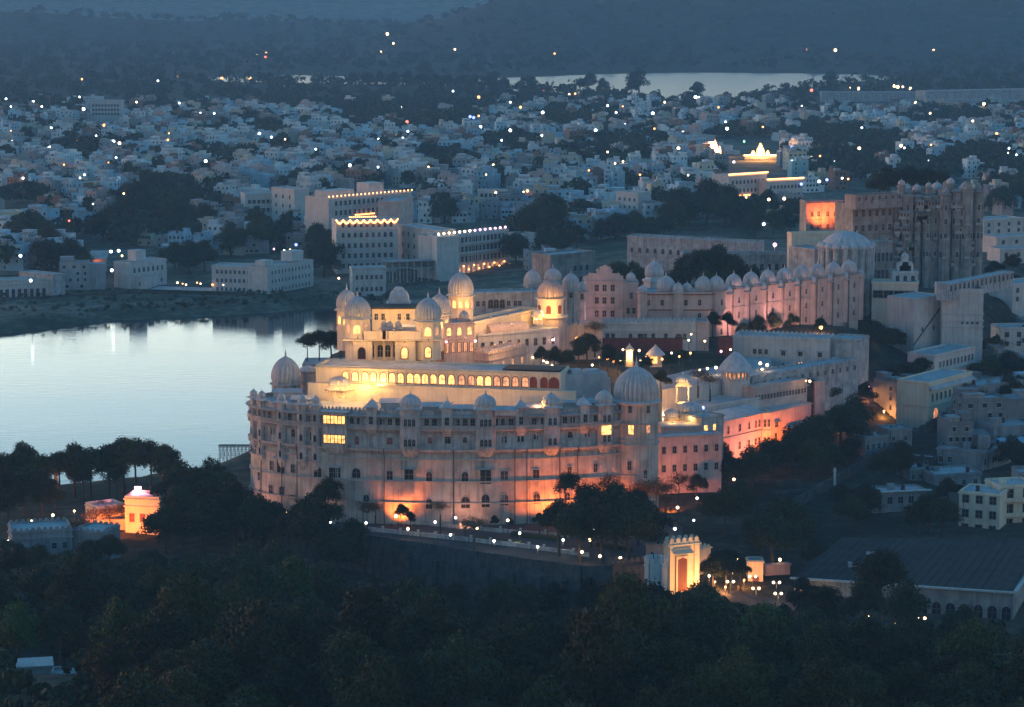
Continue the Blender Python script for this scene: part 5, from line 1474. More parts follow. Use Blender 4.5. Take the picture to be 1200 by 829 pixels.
# glowing pavilion and the cluster below it
q = aty(800, 474, 792)
gp = chhatri('glowing_pavilion', 'tall canopy pavilion with a gold lit flaring cornice and violet lamp below', (q.x, 792, q.z), 2.6, 6.0, 2.2, 4, 'white', light=520, cat='pavilion')
cl = thing('domed_cluster', 'cluster of small domed lit rooms behind the big dome tower', 'pavilion', (0, 0, 24))
for u, v, rp, hp_, D, hh in ((809, 484, 14, 13, 778, 5.5), (787, 488, 9, 8, 777, 4.5), (826, 487, 6, 6, 780, 5)):
    q = aty(u, v, D); r = rp / 3050 * D
    tt = turret_mb(r, hh, 8).build('drum', M['cream'], cl, (q.x, D, q.z - 24 - hh))
    dome(tt, (0, 0, hh + .33), r * 1.02, hp_ / 3050 * D, 'dome', 16)
    ap_ = r * math.cos(math.pi / 8) + .02
    for k in range(-2, 3):
        a = -math.pi / 2 + k * math.pi / 4
        fm, pm = win_mesh('arch', min(1.5, r * .5), 2.4, 'lit', 'cream', False, .16)
        inst(fm, 'window', tt, (ap_ * math.cos(a), ap_ * math.sin(a), hh - 3.6), a + math.pi / 2); inst(pm, 'pane', tt, (ap_ * math.cos(a), ap_ * math.sin(a), hh - 3.6), a + math.pi / 2)
lb_ = Bld('cluster_base', 'plain stepped block carrying the small domed lit rooms', 'house', (775, 500), (822, 499), 30.5, 9, 9, mat='pink', par=.4)
lb_.win(14, [.08, .2], 1.2, 1.4, 'rect'); lb_.win(6, 5, 1.2, 2.2, 'rect')
lb2 = Bld('two_lamp_house', 'grey flat house with two bright square windows side by side', 'house', (822, 489), (848, 485), 32.5, 10, 9, mat='stone_up', par=.5)
lb2.win(17.6, [.2], 1.6, 2.2, 'rect', 'lit', name='lit_window'); lb2.win(17.8, [.58], 1.2, 2.0, 'rect', 'lit', name='lit_window'); lb2.win(10, 4, 1.1, 2.0, 'rect')
lb3 = Bld('pale_pink_house', 'pale pink plastered house front behind bare trees', 'house', (772, 512), (846, 508), 29.2, 7, 6, mat='pink', par=.4)
lb3.win(17, 6, 1.1, 2.0, 'rect'); lb3.win(11.5, 6, 1.1, 2.0, 'rect')
# ------------------------------------------------------------------ the town across the water
def rows(b, zs, n, w, h, kind='rect', pane='pane', frame='white', x0=.06, x1=.94, face='F'):
    for z in zs:
        b.win(z, [x0 + (x1 - x0) * (k + .5) / n for k in range(n)], w, h, kind, pane, frame, face)
lh = Bld('lakeside_hotel', 'long white three storey lakeside hotel standing on the quay', 'hotel', (248, 311), (313, 313), 17, 2.5, 14, mat='white', par=.8, bands=(9.6, 5.2))
rows(lh, (10.4, 6.0, 1.6), 11, 1.3, 2.0, 'arch')
lh2 = Bld('hotel_wing', 'angled white wing of the lakeside hotel with close window rows', 'hotel', (313.5, 313), (367, 304), 17.4, 2.5, 13, mat='white', par=.8, bands=(9.8, 5.2))
rows(lh2, (10.6, 6.2, 1.8), 12, 1.2, 2.0, 'arch'); lh2.box('roof_room', 26, 36, 3, 10, 14.9, 20)
lh2.box('roof_room', 2, 9, 3, 9, 14.9, 17.5)
qv = Bld('quay_villa', 'small white quay villa with an upper gallery of windows', 'villa', (152, 308), (195, 303), 17.2, 3, 12, mat='white', par=.7, bands=(7.6,))
rows(qv, (8.6,), 7, 1.4, 2.6, 'arch'); rows(qv, (2.6,), 5, 1.2, 1.8); qv.box('roof_room', 7, 14, 3, 9, 14, 19.5)
qv2 = Bld('quay_annex', 'low white annex with one dark door beside the quay villa', 'house', (140, 322), (170, 325), 10.0, 2, 8, mat='white', par=.5); rows(qv2, (3.2,), 3, 1.3, 1.8)
lt = Bld('lake_terrace', 'stone quay terrace with a dark hedge and dinner lamps above the lake', 'terrace', (165, 341.5), (290, 345), 4.6, -1, 26, mat='rubble', roof='roof', par=.4)
lt.box('hedge', .5, lt.w - 2, .6, 1.6, 5.2, 6.5, 'leaf')
for A, B, zt, nm, lb in (((286, 345.5), (402, 341), 3.6, 'quay_wall', 'long grey quay wall below the lakeside hotel'), ((401, 341), (470, 341.5), 3.6, 'quay_wall', 'quay wall running in front of the hotel hung with bulbs'), ((60, 347), (166, 342), 4.6, 'quay_wall', 'stepped stone bank wall below the orange lit shack'), ((468, 334), (606, 318), 5.0, 'quay_wall', 'ghat wall below the long balconied hotel')):
    Bld(nm, lb, 'wall', A, B, zt, -2, 2.0, mat='rubble', par=.4, cornice=False)
lq = Bld('lake_pavilion', 'low grey lakeside pavilion with tall columns at the picture edge', 'pavilion', (-30, 329), (60, 326), 13, 2, 10, mat='white', par=.6, bands=(8.4,))
rows(lq, (1.0,), 11, 1.6, 5.0, 'rect', 'pane')
lq2 = Bld('lake_house', 'dim flat roofed house with two big openings beside the lake pavilion', 'house', (22, 318), (62, 322), 15, 4, 8, mat='stone_up', par=.5); rows(lq2, (5,), 4, 1.6, 2.4)
sh = Bld('orange_shack', 'open fronted shack glowing orange under a sloping tin roof', 'shack', (92, 301), (122, 301), 14, 5, 8, yaw=0, mat='pink', par=.3, cornice=False)
sh.mk(MB().face([(-9, -5, 8.2), (sh.w + 2, -5, 8.4), (sh.w + 2, 9, 11.5), (-9, 9, 11.2)]).face([(-9, 9, 11.1), (sh.w + 2, 9, 11.4), (sh.w + 2, -5, 8.3), (-9, -5, 8.1)]), 'tin_roof', 'pink')
rows(sh, (.6,), 3, 2.6, 3.2, 'rect', 'lit')
bh = Bld('bulb_hotel', 'tall white hotel hung with a looping string of bulbs along its roof', 'hotel', (394, 258.5), (466, 257), 33.5, 5, 16, mat='white', par=.8, bands=(23, 17.6, 12.2, 6.8))
for z in (24.6, 19.2, 13.6): rows(bh, (z,), 9, 1.6, 2.6, 'arch', lambda k: 'redpanel' if 4 <= k <= 6 else 'pane')
rows(bh, (8.2, 2.8), 9, 1.6, 2.4); rows(bh, (25, 19.6, 14), 3, 1.5, 2.2, face='R')
bh2 = Bld('bulb_hotel_annex', 'recessed grey side block of the hotel hung with bulbs', 'hotel', (466, 263), (512, 270), 29, 5, 12, mat='white', par=.7, bands=(17, 11)); rows(bh2, (18.2, 12.2, 6.2), 6, 1.5, 2.4)
bb = Bld('roof_terrace_hotel', 'broad pale hotel with strings of lamps on several roof terraces', 'hotel', (385, 232), (482, 224), 38, 8, 20, mat='white', par=.9, bands=(24, 18.6, 13))
rows(bb, (25, 19.6, 14.2), 16, 1.8, 2.6); bb.box('roof_room', 2, 22, 3, 14, 29, 33.4); bb.box('roof_room', 34, 45, 3, 14, 29, 36)
bp = Bld('pink_corner_house', 'pink tall corner block at the end of the roof terrace hotel', 'house', (467, 236), (484, 230), 37, 8, 12, mat='pink', par=.8); rows(bp, (23, 17, 11), 3, 1.3, 2.0)
lo = Bld('balconied_hotel', 'long pale hotel with three continuous balcony rows and a line of roof lamps', 'hotel', (512, 277.5), (596, 268.5), 27, 5.5, 14, mat='white', par=.9, bands=(15.6, 10.6, 5.6))
for z in (16.6, 11.6, 6.4): rows(lo, (z,), 17, 2.0, 3.0, 'rect', 'pane')
rows(lo, (.6,), 13, 1.8, 4.0, 'arch', 'lit_dim')
for z in (15.3, 10.3): lo.mk(MB().box(-.3, lo.w + .3, -1.7, -1.6, z + .7, z + 1.7).box(-.3, lo.w + .3, -1.7, -.36, z + .4, z + .6), 'balcony', 'white')
for k in range(18): lo.mk(MB().box(-.16, .16, -1.6, -1.3, 5.9, 20.0), 'pillar', 'white', (lo.w * (.01 + .98 * k / 17), 0, 0))
le = Bld('hotel_end_block', 'bluish windowless end block of the long balconied hotel', 'hotel', (500, 273), (512, 278), 27.6, 5, 12, mat='white', par=.7)
le2 = Bld('hotel_lower_block', 'lower white block with a dark window at the foot of the long hotel', 'house', (596, 272), (612, 274), 24, 6, 10, mat='white', par=.6); rows(le2, (11, 5), 3, 1.4, 2)
# ghat platform on stilts
gp_a, gr, gw = place_edge((452, 307), (519, 305), 15)
gh = thing('stilt_platform', 'long roofed ghat platform standing on tall thin stilts', 'platform', (gp_a.x, gp_a.y, 3), gr)
MB().box(0, gw, 0, 9, 8.2, 8.7).box(-.4, gw + .4, -.6, 9.4, 11.7, 12.0).build('deck', M['stone_up'], gh)
for k in range(9):
    for y in (.3, 8.6): MB().box(-.22, .22, -.22, .22, -4, 11.7).build('stilt', M['white'], gh, (gw * k / 8, y, 0))
MB().box(.3, gw - .3, 7.2, 7.5, 8.7, 11.7).build('back_wall', M['trim'], gh)
gh2 = Bld('ghat_house', 'white waterside house with arched ground floor by the quay', 'house', (413, 314), (452, 313), 18, 3.4, 9, mat='white', par=.6, bands=(7.4,)); rows(gh2, (8.6, 2.6), 6, 1.3, 2.2, 'arch')
sg = Bld('stepped_guesthouse', 'white guesthouse with three stepped terraces of large windows', 'house', (557, 232), (597, 233), 20, 7, 14, mat='white', par=.8, bands=(9, 4.6)); rows(sg, (9.6, 5.2, 1.0), 8, 1.7, 2.4)
sg2 = Bld('guesthouse_top', 'upper stepped terrace of the white guesthouse', 'house', (560, 222.5), (594, 222.5), 25.4, 19, 9, mat='white', par=.7); rows(sg2, (1.6,), 6, 1.8, 2.4)
cbk = Bld('cream_tower_house', 'tall cream coloured block with small paired windows', 'house', (706, 236), (731, 236), 27, 9, 12, mat='cream', par=.8); rows(cbk, (13, 9, 5), 4, 1.2, 1.7)
cbk2 = Bld('white_tower_house', 'white upper block rising beside the tall cream block', 'house', (722, 224), (748, 226), 33, 9, 12, mat='white', par=.8); rows(cbk2, (18.5, 14, 9.5), 4, 1.4, 1.9)
gt_ = Bld('grey_tower_block', 'grey white five storey tower block with square dark windows', 'house', (287, 227), (330, 226), 27, 6, 16, mat='white', par=.7); rows(gt_, (14.6, 9.4, 4.4), 7, 2.0, 2.2)
gt2 = Bld('stair_tower_house', 'slim taller white stair tower beside the grey tower block', 'house', (318, 219), (345, 222), 31.5, 6, 11, mat='white', par=.7); rows(gt2, (19, 13.6, 8.6), 3, 1.6, 2.2)
pb = Bld('flat_block', 'pale four storey flat block at the town edge beyond the houses', 'house', (105, 118), (142, 118), 28, 6, 20, mat='white', par=.8)
rows(pb, (15.5, 11, 6.5), 9, 2.2, 2.4)
oc = Bld('ochre_house', 'ochre house with two window rows at the lakeward town edge', 'house', (-14, 249), (27, 247), 21, 6, 12, mat='cream', par=.7); rows(oc, (9, 4), 7, 1.4, 2.0)
bs_ = Bld('bulb_terrace_block', 'stacked white terraces edged with strings of orange bulbs', 'hotel', (854, 206), (899, 203), 33, 10, 16, mat='white', par=.8, bands=(16, 10)); rows(bs_, (17, 11.4, 5.6), 9, 1.7, 2.4)
bs2 = Bld('bulb_terrace_wing', 'lower wing of the bulb strung terraces with two bright door lamps', 'hotel', (899, 212), (941, 210), 29, 10, 14, mat='white', par=.8, bands=(12,)); rows(bs2, (13.4, 8, 2.6), 9, 1.6, 2.2)
# strings of bulbs
def bulbs(name, label, pts, z_r=.5, n=40, col='orange', sag=.0, loops=0):
    """a hung string: one cable with its small bulbs"""
    t = thing(name, label, 'string lights', pts[0]); P = [Vector(p) - Vector(pts[0]) for p in pts]
    L = [0]
    for a, b in zip(P[:-1], P[1:]): L.append(L[-1] + (b - a).length)
    cable = []
    for k in range(n):
        s = L[-1] * k / (n - 1); j = max(i for i in range(len(L)) if L[i] <= s + 1e-6); j = min(j, len(P) - 2)
        f = (s - L[j]) / max(1e-6, L[j + 1] - L[j]); p = P[j].lerp(P[j + 1], f)
        if loops: p.z -= sag * abs(math.sin(math.pi * loops * k / (n - 1)))
        cable.append(p)
    MB().tube(cable, [.05] * len(cable), 3).build('cable', M['iron'], t)
    g, _pm = lamp_meshes(col, z_r)
    for p in cable: inst(g, 'bulb', t, p)
    return t
def edge_pts(b, z, y=-.5, x0=0, x1=None):
    e = Vector((math.cos(b.rz), math.sin(b.rz), 0)); g = Vector((-math.sin(b.rz), math.cos(b.rz), 0)); o = Vector((b.o.x, b.o.y, b.root.location.z))
    return [tuple(o + e * x0 + g * y + Vector((0, 0, z))), tuple(o + e * (b.w if x1 is None else x1) + g * y + Vector((0, 0, z)))]
bulbs('bulb_string', 'looping orange bulb string along the hotel roof', edge_pts(bh, 28.6), .42, 72, 'orange', 1.8, 9)
bulbs('bulb_string', 'straight row of bulbs low under the looping string', edge_pts(bh, 29.6, 5, 8, 22), .4, 14, 'orange')
bulbs('bulb_string', 'orange bulb string on the upper roof terrace of the broad pale hotel', edge_pts(bb, 30.6), .45, 22, 'orange')
bulbs('bulb_string', 'second string of bulbs lower on the broad pale hotel front', edge_pts(bb, 19.0, -.8, 20, 34), .4, 12, 'orange')
bulbs('bulb_string', 'orange bulbs edging the top of the stacked white terraces', edge_pts(bs_, 23.6), .55, 34, 'orange')
bulbs('bulb_string', 'orange bulbs edging the lower terrace wing', edge_pts(bs2, 19.8), .55, 34, 'orange')
bulbs('bulb_string', 'orange bulbs along the ground storey of the stacked terraces', edge_pts(bs_, 9.6, -.8, -8, 22), .5, 18, 'orange')
# floodlit shrines
def shrine(name, label, u, v, D, h, w, plat=True):
    p = aty(u, v, D); t = thing(name, label, 'temple', (p.x, D, p.z))
    mb = MB()
    if plat: mb.box(-w * 1.7, w * 1.7, -3, 6, -2, 1.2).box(-w * 1.9, w * 1.9, -3.4, 6.4, 1.2, 1.7)
    else: mb.box(-w, w, -3, 6, -2, 1.5)
    mb.build('platform', M['cream'], t)
    MB().lathe([(w * .5, 1.6), (w * .52, h * .35), (w * .42, h * .6), (w * .26, h * .82), (w * .14, h * .92), (w * .2, h * .94), (w * .1, h * .98), (.05, h * 1.08)], 16, rib=.16, ribs=12).build('spire', M['cream'], t)
    for s in (-1, 1): MB().lathe([(w * .22, 1.6), (w * .22, h * .3), (w * .12, h * .44), (.05, h * .52)], 12).build('side_spire', M['cream'], t, (s * w * .8, 0, 0))
    return t
s1 = shrine('floodlit_shrine', 'floodlit golden shrine spire on an outlined platform', 891, 185, 2139, 12, 7.5)
bulbs('bulb_string', 'bulbs outlining the golden shrine platform', [(s1.location.x - 13.5, 2134, s1.location.z + 2.1), (s1.location.x + 13.5, 2134, s1.location.z + 2.1)], .7, 26, 'orange')
point(s1, (0, -6, 5.5), AMBER, 9000); point(s1, (-9, -6, 3.5), AMBER, 3500); point(s1, (9, -6, 3.5), AMBER, 3500)
s2 = shrine('floodlit_shrine', 'small paired orange lit temple spires left of the golden shrine', 838, 178, 2200, 10, 5, False); point(s2, (0, -6, 4), (1, .42, .2), 6000)
# dam sheds and far roofs
ds = Bld('dam_shed', 'very long pale blue shed by the far lake', 'shed', (1085, 107), (1230, 104), 19, 4, 24, mat='stone_up', par=.4)
ds2 = Bld('dam_shed', 'shorter pale shed wall at the tip of the far lake', 'shed', (963, 108), (1085, 108), 16, 4, 20, mat='stone_up', par=.4)
ds3 = Bld('dam_shed', 'low long roof in front of the pale blue sheds', 'shed', (1060, 117), (1195, 118), 13, 4, 20, mat='stone_up', par=.4)

# ------------------------------------------------------------------ houses of the town
HC_ = {'white': (.68, .70, .70), 'pale blue': (.38, .56, .66), 'grey': (.36, .37, .38), 'cream': (.56, .49, .38), 'brick red': (.27, .15, .11), 'pinkish': (.50, .38, .36), 'turquoise': (.30, .47, .48), 'weathered': (.25, .25, .25)}
HCW = ['white'] * 9 + ['pale blue'] * 6 + ['grey'] * 5 + ['cream'] * 3 + ['brick red'] * 3 + ['pinkish'] * 2 + ['turquoise'] + ['weathered'] * 4
def house_kind(seed):
    r = random.Random(seed)
    w, d, st = r.uniform(8, 15), r.uniform(8, 14), r.choice([2, 2, 3, 3, 3, 4])
    h = st * 3.3 + .9
    wall = MB().box(0, w, 0, d, -4, h - .9)
    t = .25
    for b in ((0, w, 0, t), (0, w, d - t, d), (0, t, t, d - t), (w - t, w, t, d - t)): wall.box(*b, h - .9, h)
    roof = MB().face([(t, t, h - .88), (w - t, t, h - .88), (w - t, d - t, h - .88), (t, d - t, h - .88)])
    bits = []
    rw, rd = w * r.uniform(.28, .5), d * r.uniform(.3, .5); rx, ry = r.choice([.4, w - rw - .4]), r.uniform(1, d - rd - .4)
    bits.append(('roof_room', MB().box(rx, rx + rw, ry, ry + rd, h - .87, h + 2.0).box(rx - .3, rx + rw + .3, ry - .3, ry + rd + .3, h + 2.003, h + 2.2), 'house'))
    if r.random() < .6:
        tx = r.uniform(1, w - 2.4); bits.append(('water_tank', MB().lathe([(.7, h + .3), (.75, h + 1.5), (.3, h + 1.8), (.3, h + 1.95), (.02, h + 2)], 10, (tx, d * .25, -.6)), 'tank'))
    if r.random() < .5:
        z = 3.3 * r.choice(range(1, st)); bits.append(('balcony', MB().box(.4, w - .4, -1.1, -.004, z - .15, z).box(.4, w - .4, -1.1, -1.0, z, z + .9), 'house'))
    if r.random() < .7:
        ww_, wd_, wh_ = w * r.uniform(.4, .8), d * r.uniform(.5, .9), 3.3 * r.choice(range(1, st + 1)) + r.uniform(-.6, 1.2)
        sx = w + .003 if r.random() < .5 else -ww_ - .003; sy = r.uniform(-2, d * .3)
        bits.append(('side_wing', MB().box(sx, sx + ww_, sy, sy + wd_, -4, wh_).box(sx - .12, sx + ww_ + .12, sy - .12, sy + wd_ + .12, wh_ + .003, wh_ + .22).box(sx + ww_ * .2, sx + ww_ * .45, sy - .03, sy, wh_ - 2.4, wh_ - 1.0), 'house'))
    if r.random() < .45: bits.append(('roof_shed', MB().box(w * .1, w * .5, d * .1, d * .45, h - .5, h + 1.1).box(w * .06, w * .54, d * .05, d * .5, h + 1.1, h + 1.22), 'trim'))
    if r.random() < .5: bits.append(('aerial', MB().tube([(w * .7, d * .6, h - .5), (w * .7, d * .6, h + 4.5)], [.08, .04], 4).box(w * .7 - .7, w * .7 + .7, d * .6 - .03, d * .6 + .03, h + 3.6, h + 3.68), 'tank'))
    bits.append(('cornice', MB().box(-.2, w + .2, -.2, -.003, h - 1.1, h - .85), 'house'))
    wins = []
    for s in range(st):
        n = r.choice([2, 3, 3, 4]); ww = r.choice([1.0, 1.2, 1.5])
        for k in range(n):
            if r.random() < .85: wins.append((w * (k + .5) / n, 0, s * 3.3 + 1.0, 0, ww))
        for k in range(2):
            if r.random() < .6: wins.append((w, d * (k + .5) / 2, s * 3.3 + 1.0, math.pi / 2, 1.1)); wins.append((0, d * (k + .5) / 2, s * 3.3 + 1.0, -math.pi / 2, 1.1))
    return dict(w=w, d=d, h=h, st=st, wall=wall, roof=roof, bits=bits, wins=wins)
KINDS_ = [house_kind(100 + k) for k in range(22)]
for K in KINDS_:
    K['wall_me'] = K['wall'].mesh('wall', M['house']); K['roof_me'] = K['roof'].mesh('roof', M['roof'])
    K['bit_me'] = [(n, mb.mesh(n, M[mt])) for n, mb, mt in K['bits']]
    one = MB()
    for mb, mi in [(K['wall'], 0), (K['roof'], 1)] + [(mb, {'house': 0, 'tank': 2, 'trim': 1}[mt]) for n, mb, mt in K['bits']]:
        q = MB(); q.v, q.f, q.sm = mb.v, mb.f, mb.sm; q.m = [mi] * len(mb.f); one.add(q, Matrix())
    for x, y, z, rz, ww in K['wins']:
        mt = Matrix.Translation((x, y, z)) @ Matrix.Rotation(rz, 4, 'Z')
        q = MB().face([(-ww / 2, -.05, 0), (ww / 2, -.05, 0), (ww / 2, -.05, 1.5), (-ww / 2, -.05, 1.5)], 2); one.add(q, mt)
    K['one'] = one
    K['one_me'] = one.mesh('town_house', [M['house'], M['roof'], M['pane']])
def win_simple(ww):
    k = ('ws', ww)
    if k not in _cache:
        mb = MB().face([(-ww / 2, -.03, 0), (ww / 2, -.03, 0), (ww / 2, -.03, 1.5), (-ww / 2, -.03, 1.5)], 0)
        mb.box(-ww / 2 - .2, ww / 2 + .2, -.45, -.003, 1.55, 1.68, 1).box(-ww / 2 - .12, ww / 2 + .12, -.16, -.003, -.12, 0, 1)
        _cache[k] = mb.mesh('window', [M['pane'], M['white']])
    return _cache[k]
SKY_U = [-60, 0, 60, 140, 200, 250, 370, 392, 398, 485, 500, 600, 640, 700, 735, 740, 935, 945, 1000, 1056, 1156, 1157, 1260]
SKY_V = [322, 322, 318, 292, 296, 298, 298, 270, 262, 262, 268, 296, 296, 282, 272, 268, 264, 228, 222, 216, 214, 256, 256]
GROVES = [(190, 255, 62, 36), (150, 262, 30, 18), (60, 290, 50, 20), (232, 305, 24, 14), (385, 300, 26, 24), (310, 283, 40, 12), (632, 288, 26, 22), (825, 256, 52, 18), (735, 305, 28, 20), (835, 302, 58, 26), (1010, 195, 70, 26), (1150, 205, 60, 22), (480, 140, 95, 22), (600, 180, 45, 14), (710, 185, 60, 18), (400, 120, 120, 14), (1060, 214, 50, 10),
          (870, 165, 30, 12), (960, 165, 60, 14), (250, 190, 30, 8), (440, 245, 1, 1), (520, 195, 35, 10), (90, 180, 40, 8), (300, 160, 60, 8), (745, 253, 22, 10), (330, 182, 30, 6), (660, 150, 40, 8), (1180, 130, 30, 14), (560, 118, 60, 12), (1100, 145, 60, 8), (30, 240, 30, 8)]
SPECIAL = [(100, 112, 146, 150), (284, 222, 347, 262), (384, 224, 484, 330), (554, 224, 600, 250), (704, 226, 750, 258), (852, 200, 944, 248), (862, 164, 920, 206), (824, 164, 858, 196), (-20, 242, 32, 275), (134, 300, 372, 345), (500, 262, 616, 330), (70, 280, 130, 320), (955, 98, 1240, 124)]
hr = random.Random(21)
cand = []
y = 1345.0
while y < 3150:
    half = y * .215
    x = -half + hr.uniform(0, 10)
    row_rot = .25 * math.sin(y / 170.0)
    while x < half:
        px_, py_ = x + hr.uniform(-2.5, 2.5), y + hr.uniform(-5, 5)
        x += hr.uniform(13, 19) * (1 + (y - 1345) / 9000)
        cand.append((px_, py_, row_rot + .5 * math.sin(px_ / 140.0) + hr.choice([0, 0, math.pi / 2]) + hr.uniform(-.12, .12), hr.random(), hr.randrange(22), hr.choice(HCW)))
    y += hr.uniform(15, 21) * (1 + (y - 1345) / 3500)
cx_a = np.array([c[0] for c in cand]); cy_a = np.array([c[1] for c in cand])
cz_a = ground_np(cx_a, cy_a)
dl1 = sdf(cx_a, cy_a, LAKE); dl2 = sdf(cx_a, cy_a, FAR_LAKE)
def in_grove(u, v, k=1.0):
    return any(((u - a) / (w * k)) ** 2 + ((v - b) / (h * k)) ** 2 < 1 for a, b, w, h in GROVES)
single, mass, treespots = [], [], []
for i, (x, y, rz, q, kk, cn) in enumerate(cand):
    z = cz_a[i]
    if dl1[i] < 45 or dl2[i] < 60: continue
    u, v = proj((x, y, z))
    if u < -30 or u > 1230 or v > np.interp(u, SKY_U, SKY_V): continue
    if any(a < u < c and b < v < d + 4 for a, b, c, d in SPECIAL): continue
    dens = .80 - .55 * max(0, (y - 2500) / 650) 
    g = in_grove(u, v)
    if g and q > .06: 
        treespots.append((x, y, z, u, v, q)); continue
    if q > dens:
        if q > .90: treespots.append((x, y, z, u, v, q))
        continue
    (single if len(single) < 272 and -5 < u < 1205 else mass).append((x, y, z, rz, kk, cn, u, v))
def house(x, y, z, rz, kk, cn, u, v, detail):
    K = KINDS_[kk]; col = HC_[cn]; j = hr.uniform(.82, 1.1); col = (col[0] * j, col[1] * j, col[2] * j, 1)
    look = f"{cn} {('two', 'three', 'four')[K['st'] - 2]} storey house"
    if any(n == 'water_tank' for n, _ in K['bit_me']) and detail: look += ' with a roof tank'
    lab = label_at(look, u, v - 5)
    if not detail:
        o = inst(K['one_me'], 'town_house', None, (x, y, z), rz); o.color = col
        tag(o, lab, 'house', 'houses of the town across the lake'); return
    t = thing('town_house', lab, 'house', (x, y, z), rz, 'houses of the town across the lake')
    a = inst(K['wall_me'], 'wall', t); a.color = col
    inst(K['roof_me'], 'roof', t)
    for n, me in K['bit_me']:
        b = inst(me, n, t); b.color = (col[0] * .92, col[1] * .94, col[2], 1)
    for wx, wy, wz, wr, ww in K['wins']:
        # only the walls one can see from the hill
        a_ = rz + wr - math.pi / 2
        if math.sin(a_) < -.1: inst(win_simple(ww), 'window', t, (wx, wy, wz), wr)
for u, v, kk, cn, rz in ((70, 340, 3, 'grey', .1), (206, 303, 5, 'white', 0), (228, 300, 9, 'pale blue', .15), (256, 299, 2, 'cream', -.1), (280, 298, 12, 'grey', .1), (366, 292, 6, 'white', .2), (30, 312, 8, 'weathered', 0), (620, 318, 10, 'grey', .3), (640, 322, 11, 'white', .2), (615, 300, 13, 'pale blue', .3), (665, 284, 3, 'cream', .2), (690, 280, 6, 'white', .1), (530, 262, 2, 'white', .2), (545, 258, 8, 'cream', .2), (515, 258, 11, 'pale blue', .1)):
    p = drop(u, v); house(p.x, p.y, p.z, rz, kk, cn, u, v, True)
for k, s in enumerate(single): house(*s, detail=k < 105)
big = MB(); bc = []
for x, y, z, rz, kk, cn, u, v in mass:
    K = KINDS_[kk]; n0 = len(big.f)
    big.add(K['one'], Matrix.Translation((x, y, z)) @ Matrix.Rotation(rz, 4, 'Z'))
    j = hr.uniform(.8, 1.1); c = [q * j for q in HC_[cn]]
    bc += [c if m == 0 else ((.4, .42, .44) if m == 1 else (.02, .02, .025)) for m in big.m[n0:]]
mtl, nt_, b_ = new_mat('far_house_paint')
at_ = nd(nt_, 'ShaderNodeAttribute'); at_.attribute_name = 'paint'; nt_.links.new(at_.outputs['Color'], b_.inputs['Base Color']); b_.inputs['Roughness'].default_value = .85
big.m = [0] * len(big.m)
me = big.mesh('far_houses', [mtl])
ca = me.color_attributes.new('paint', 'FLOAT_COLOR', 'CORNER')
cnt = np.array([len(f) for f in big.f]); arr = np.repeat(np.array(bc), cnt, axis=0)
ca.data.foreach_set('color', np.concatenate([arr, np.ones((len(arr), 1))], 1).ravel().astype('f'))
o = link(bpy.data.objects.new('far_houses', me)); tag(o, 'mass of small pale houses filling the farther town', 'houses', None, 'stuff')

# ------------------------------------------------------------------ trees of the town
tr = random.Random(9)
# the crowns one can tell apart
for u, v, R, tint in ((165, 262, 11, 'blackish green'), (205, 272, 11, 'dark green'), (140, 275, 10, 'blackish green'), (185, 240, 10, 'dark green'), (222, 258, 9, 'dark green'), (150, 248, 9, 'olive'), (120, 285, 9, 'blackish green'), (238, 275, 8, 'olive'),
                      (222, 322, 9, 'blackish green'), (240, 318, 7, 'dark green'), (205, 315, 7, 'dark green'), (380, 325, 10, 'blackish green'), (400, 318, 9, 'dark green'), (372, 300, 9, 'dark green'), (395, 296, 8, 'olive'), (300, 296, 9, 'olive'), (328, 290, 8, 'dark green'), (270, 300, 8, 'olive'), (345, 262, 7, 'dark green'), (357, 255, 7, 'olive'),
                      (620, 300, 12, 'dark green'), (645, 285, 12, 'dark green'), (640, 310, 10, 'bluish green'), (605, 312, 8, 'blackish green'), (660, 305, 8, 'dark green'), (632, 268, 8, 'olive'), (800, 268, 11, 'dark green'), (828, 266, 12, 'blackish green'), (850, 268, 11, 'dark green'), (785, 272, 9, 'olive'), (872, 268, 9, 'dark green'), (838, 255, 9, 'dark green'),
                      (738, 258, 8, 'dark green'), (752, 262, 6, 'olive'), (60, 305, 9, 'blackish green'), (30, 298, 9, 'dark green'), (85, 325, 9, 'blackish green'), (55, 325, 9, 'blackish green'), (20, 285, 8, 'dark green'), (100, 330, 7, 'dark green'), (440, 290, 5, 'dark green'), (900, 255, 8, 'dark green'), (925, 262, 7, 'olive'), (1000, 255, 7, 'dark green'),
                      (1175, 252, 9, 'dark green'), (1195, 240, 9, 'olive'), (1165, 235, 9, 'dark green'), (275, 277, 7, 'dark green'), (300, 280, 7, 'olive'), (704, 284, 6.5, 'dark green'), (722, 281, 7, 'blackish green'), (744, 279, 7, 'olive'), (762, 282, 6.5, 'dark green'), (778, 280, 6, 'blackish green'), (884, 279, 6.5, 'dark green'), (906, 276, 7, 'olive'), (925, 272, 6, 'dark green'), (676, 292, 6, 'blackish green'), (520, 262, 8, 'dark green'), (505, 255, 7, 'dark green'), (690, 262, 6, 'olive')):
    p = drop(u, v); tree(p, R * 1.28, 'full', tint, 'town_tree', 'trees among the town houses', trunk=R * .35, uv=(u, v - 5))
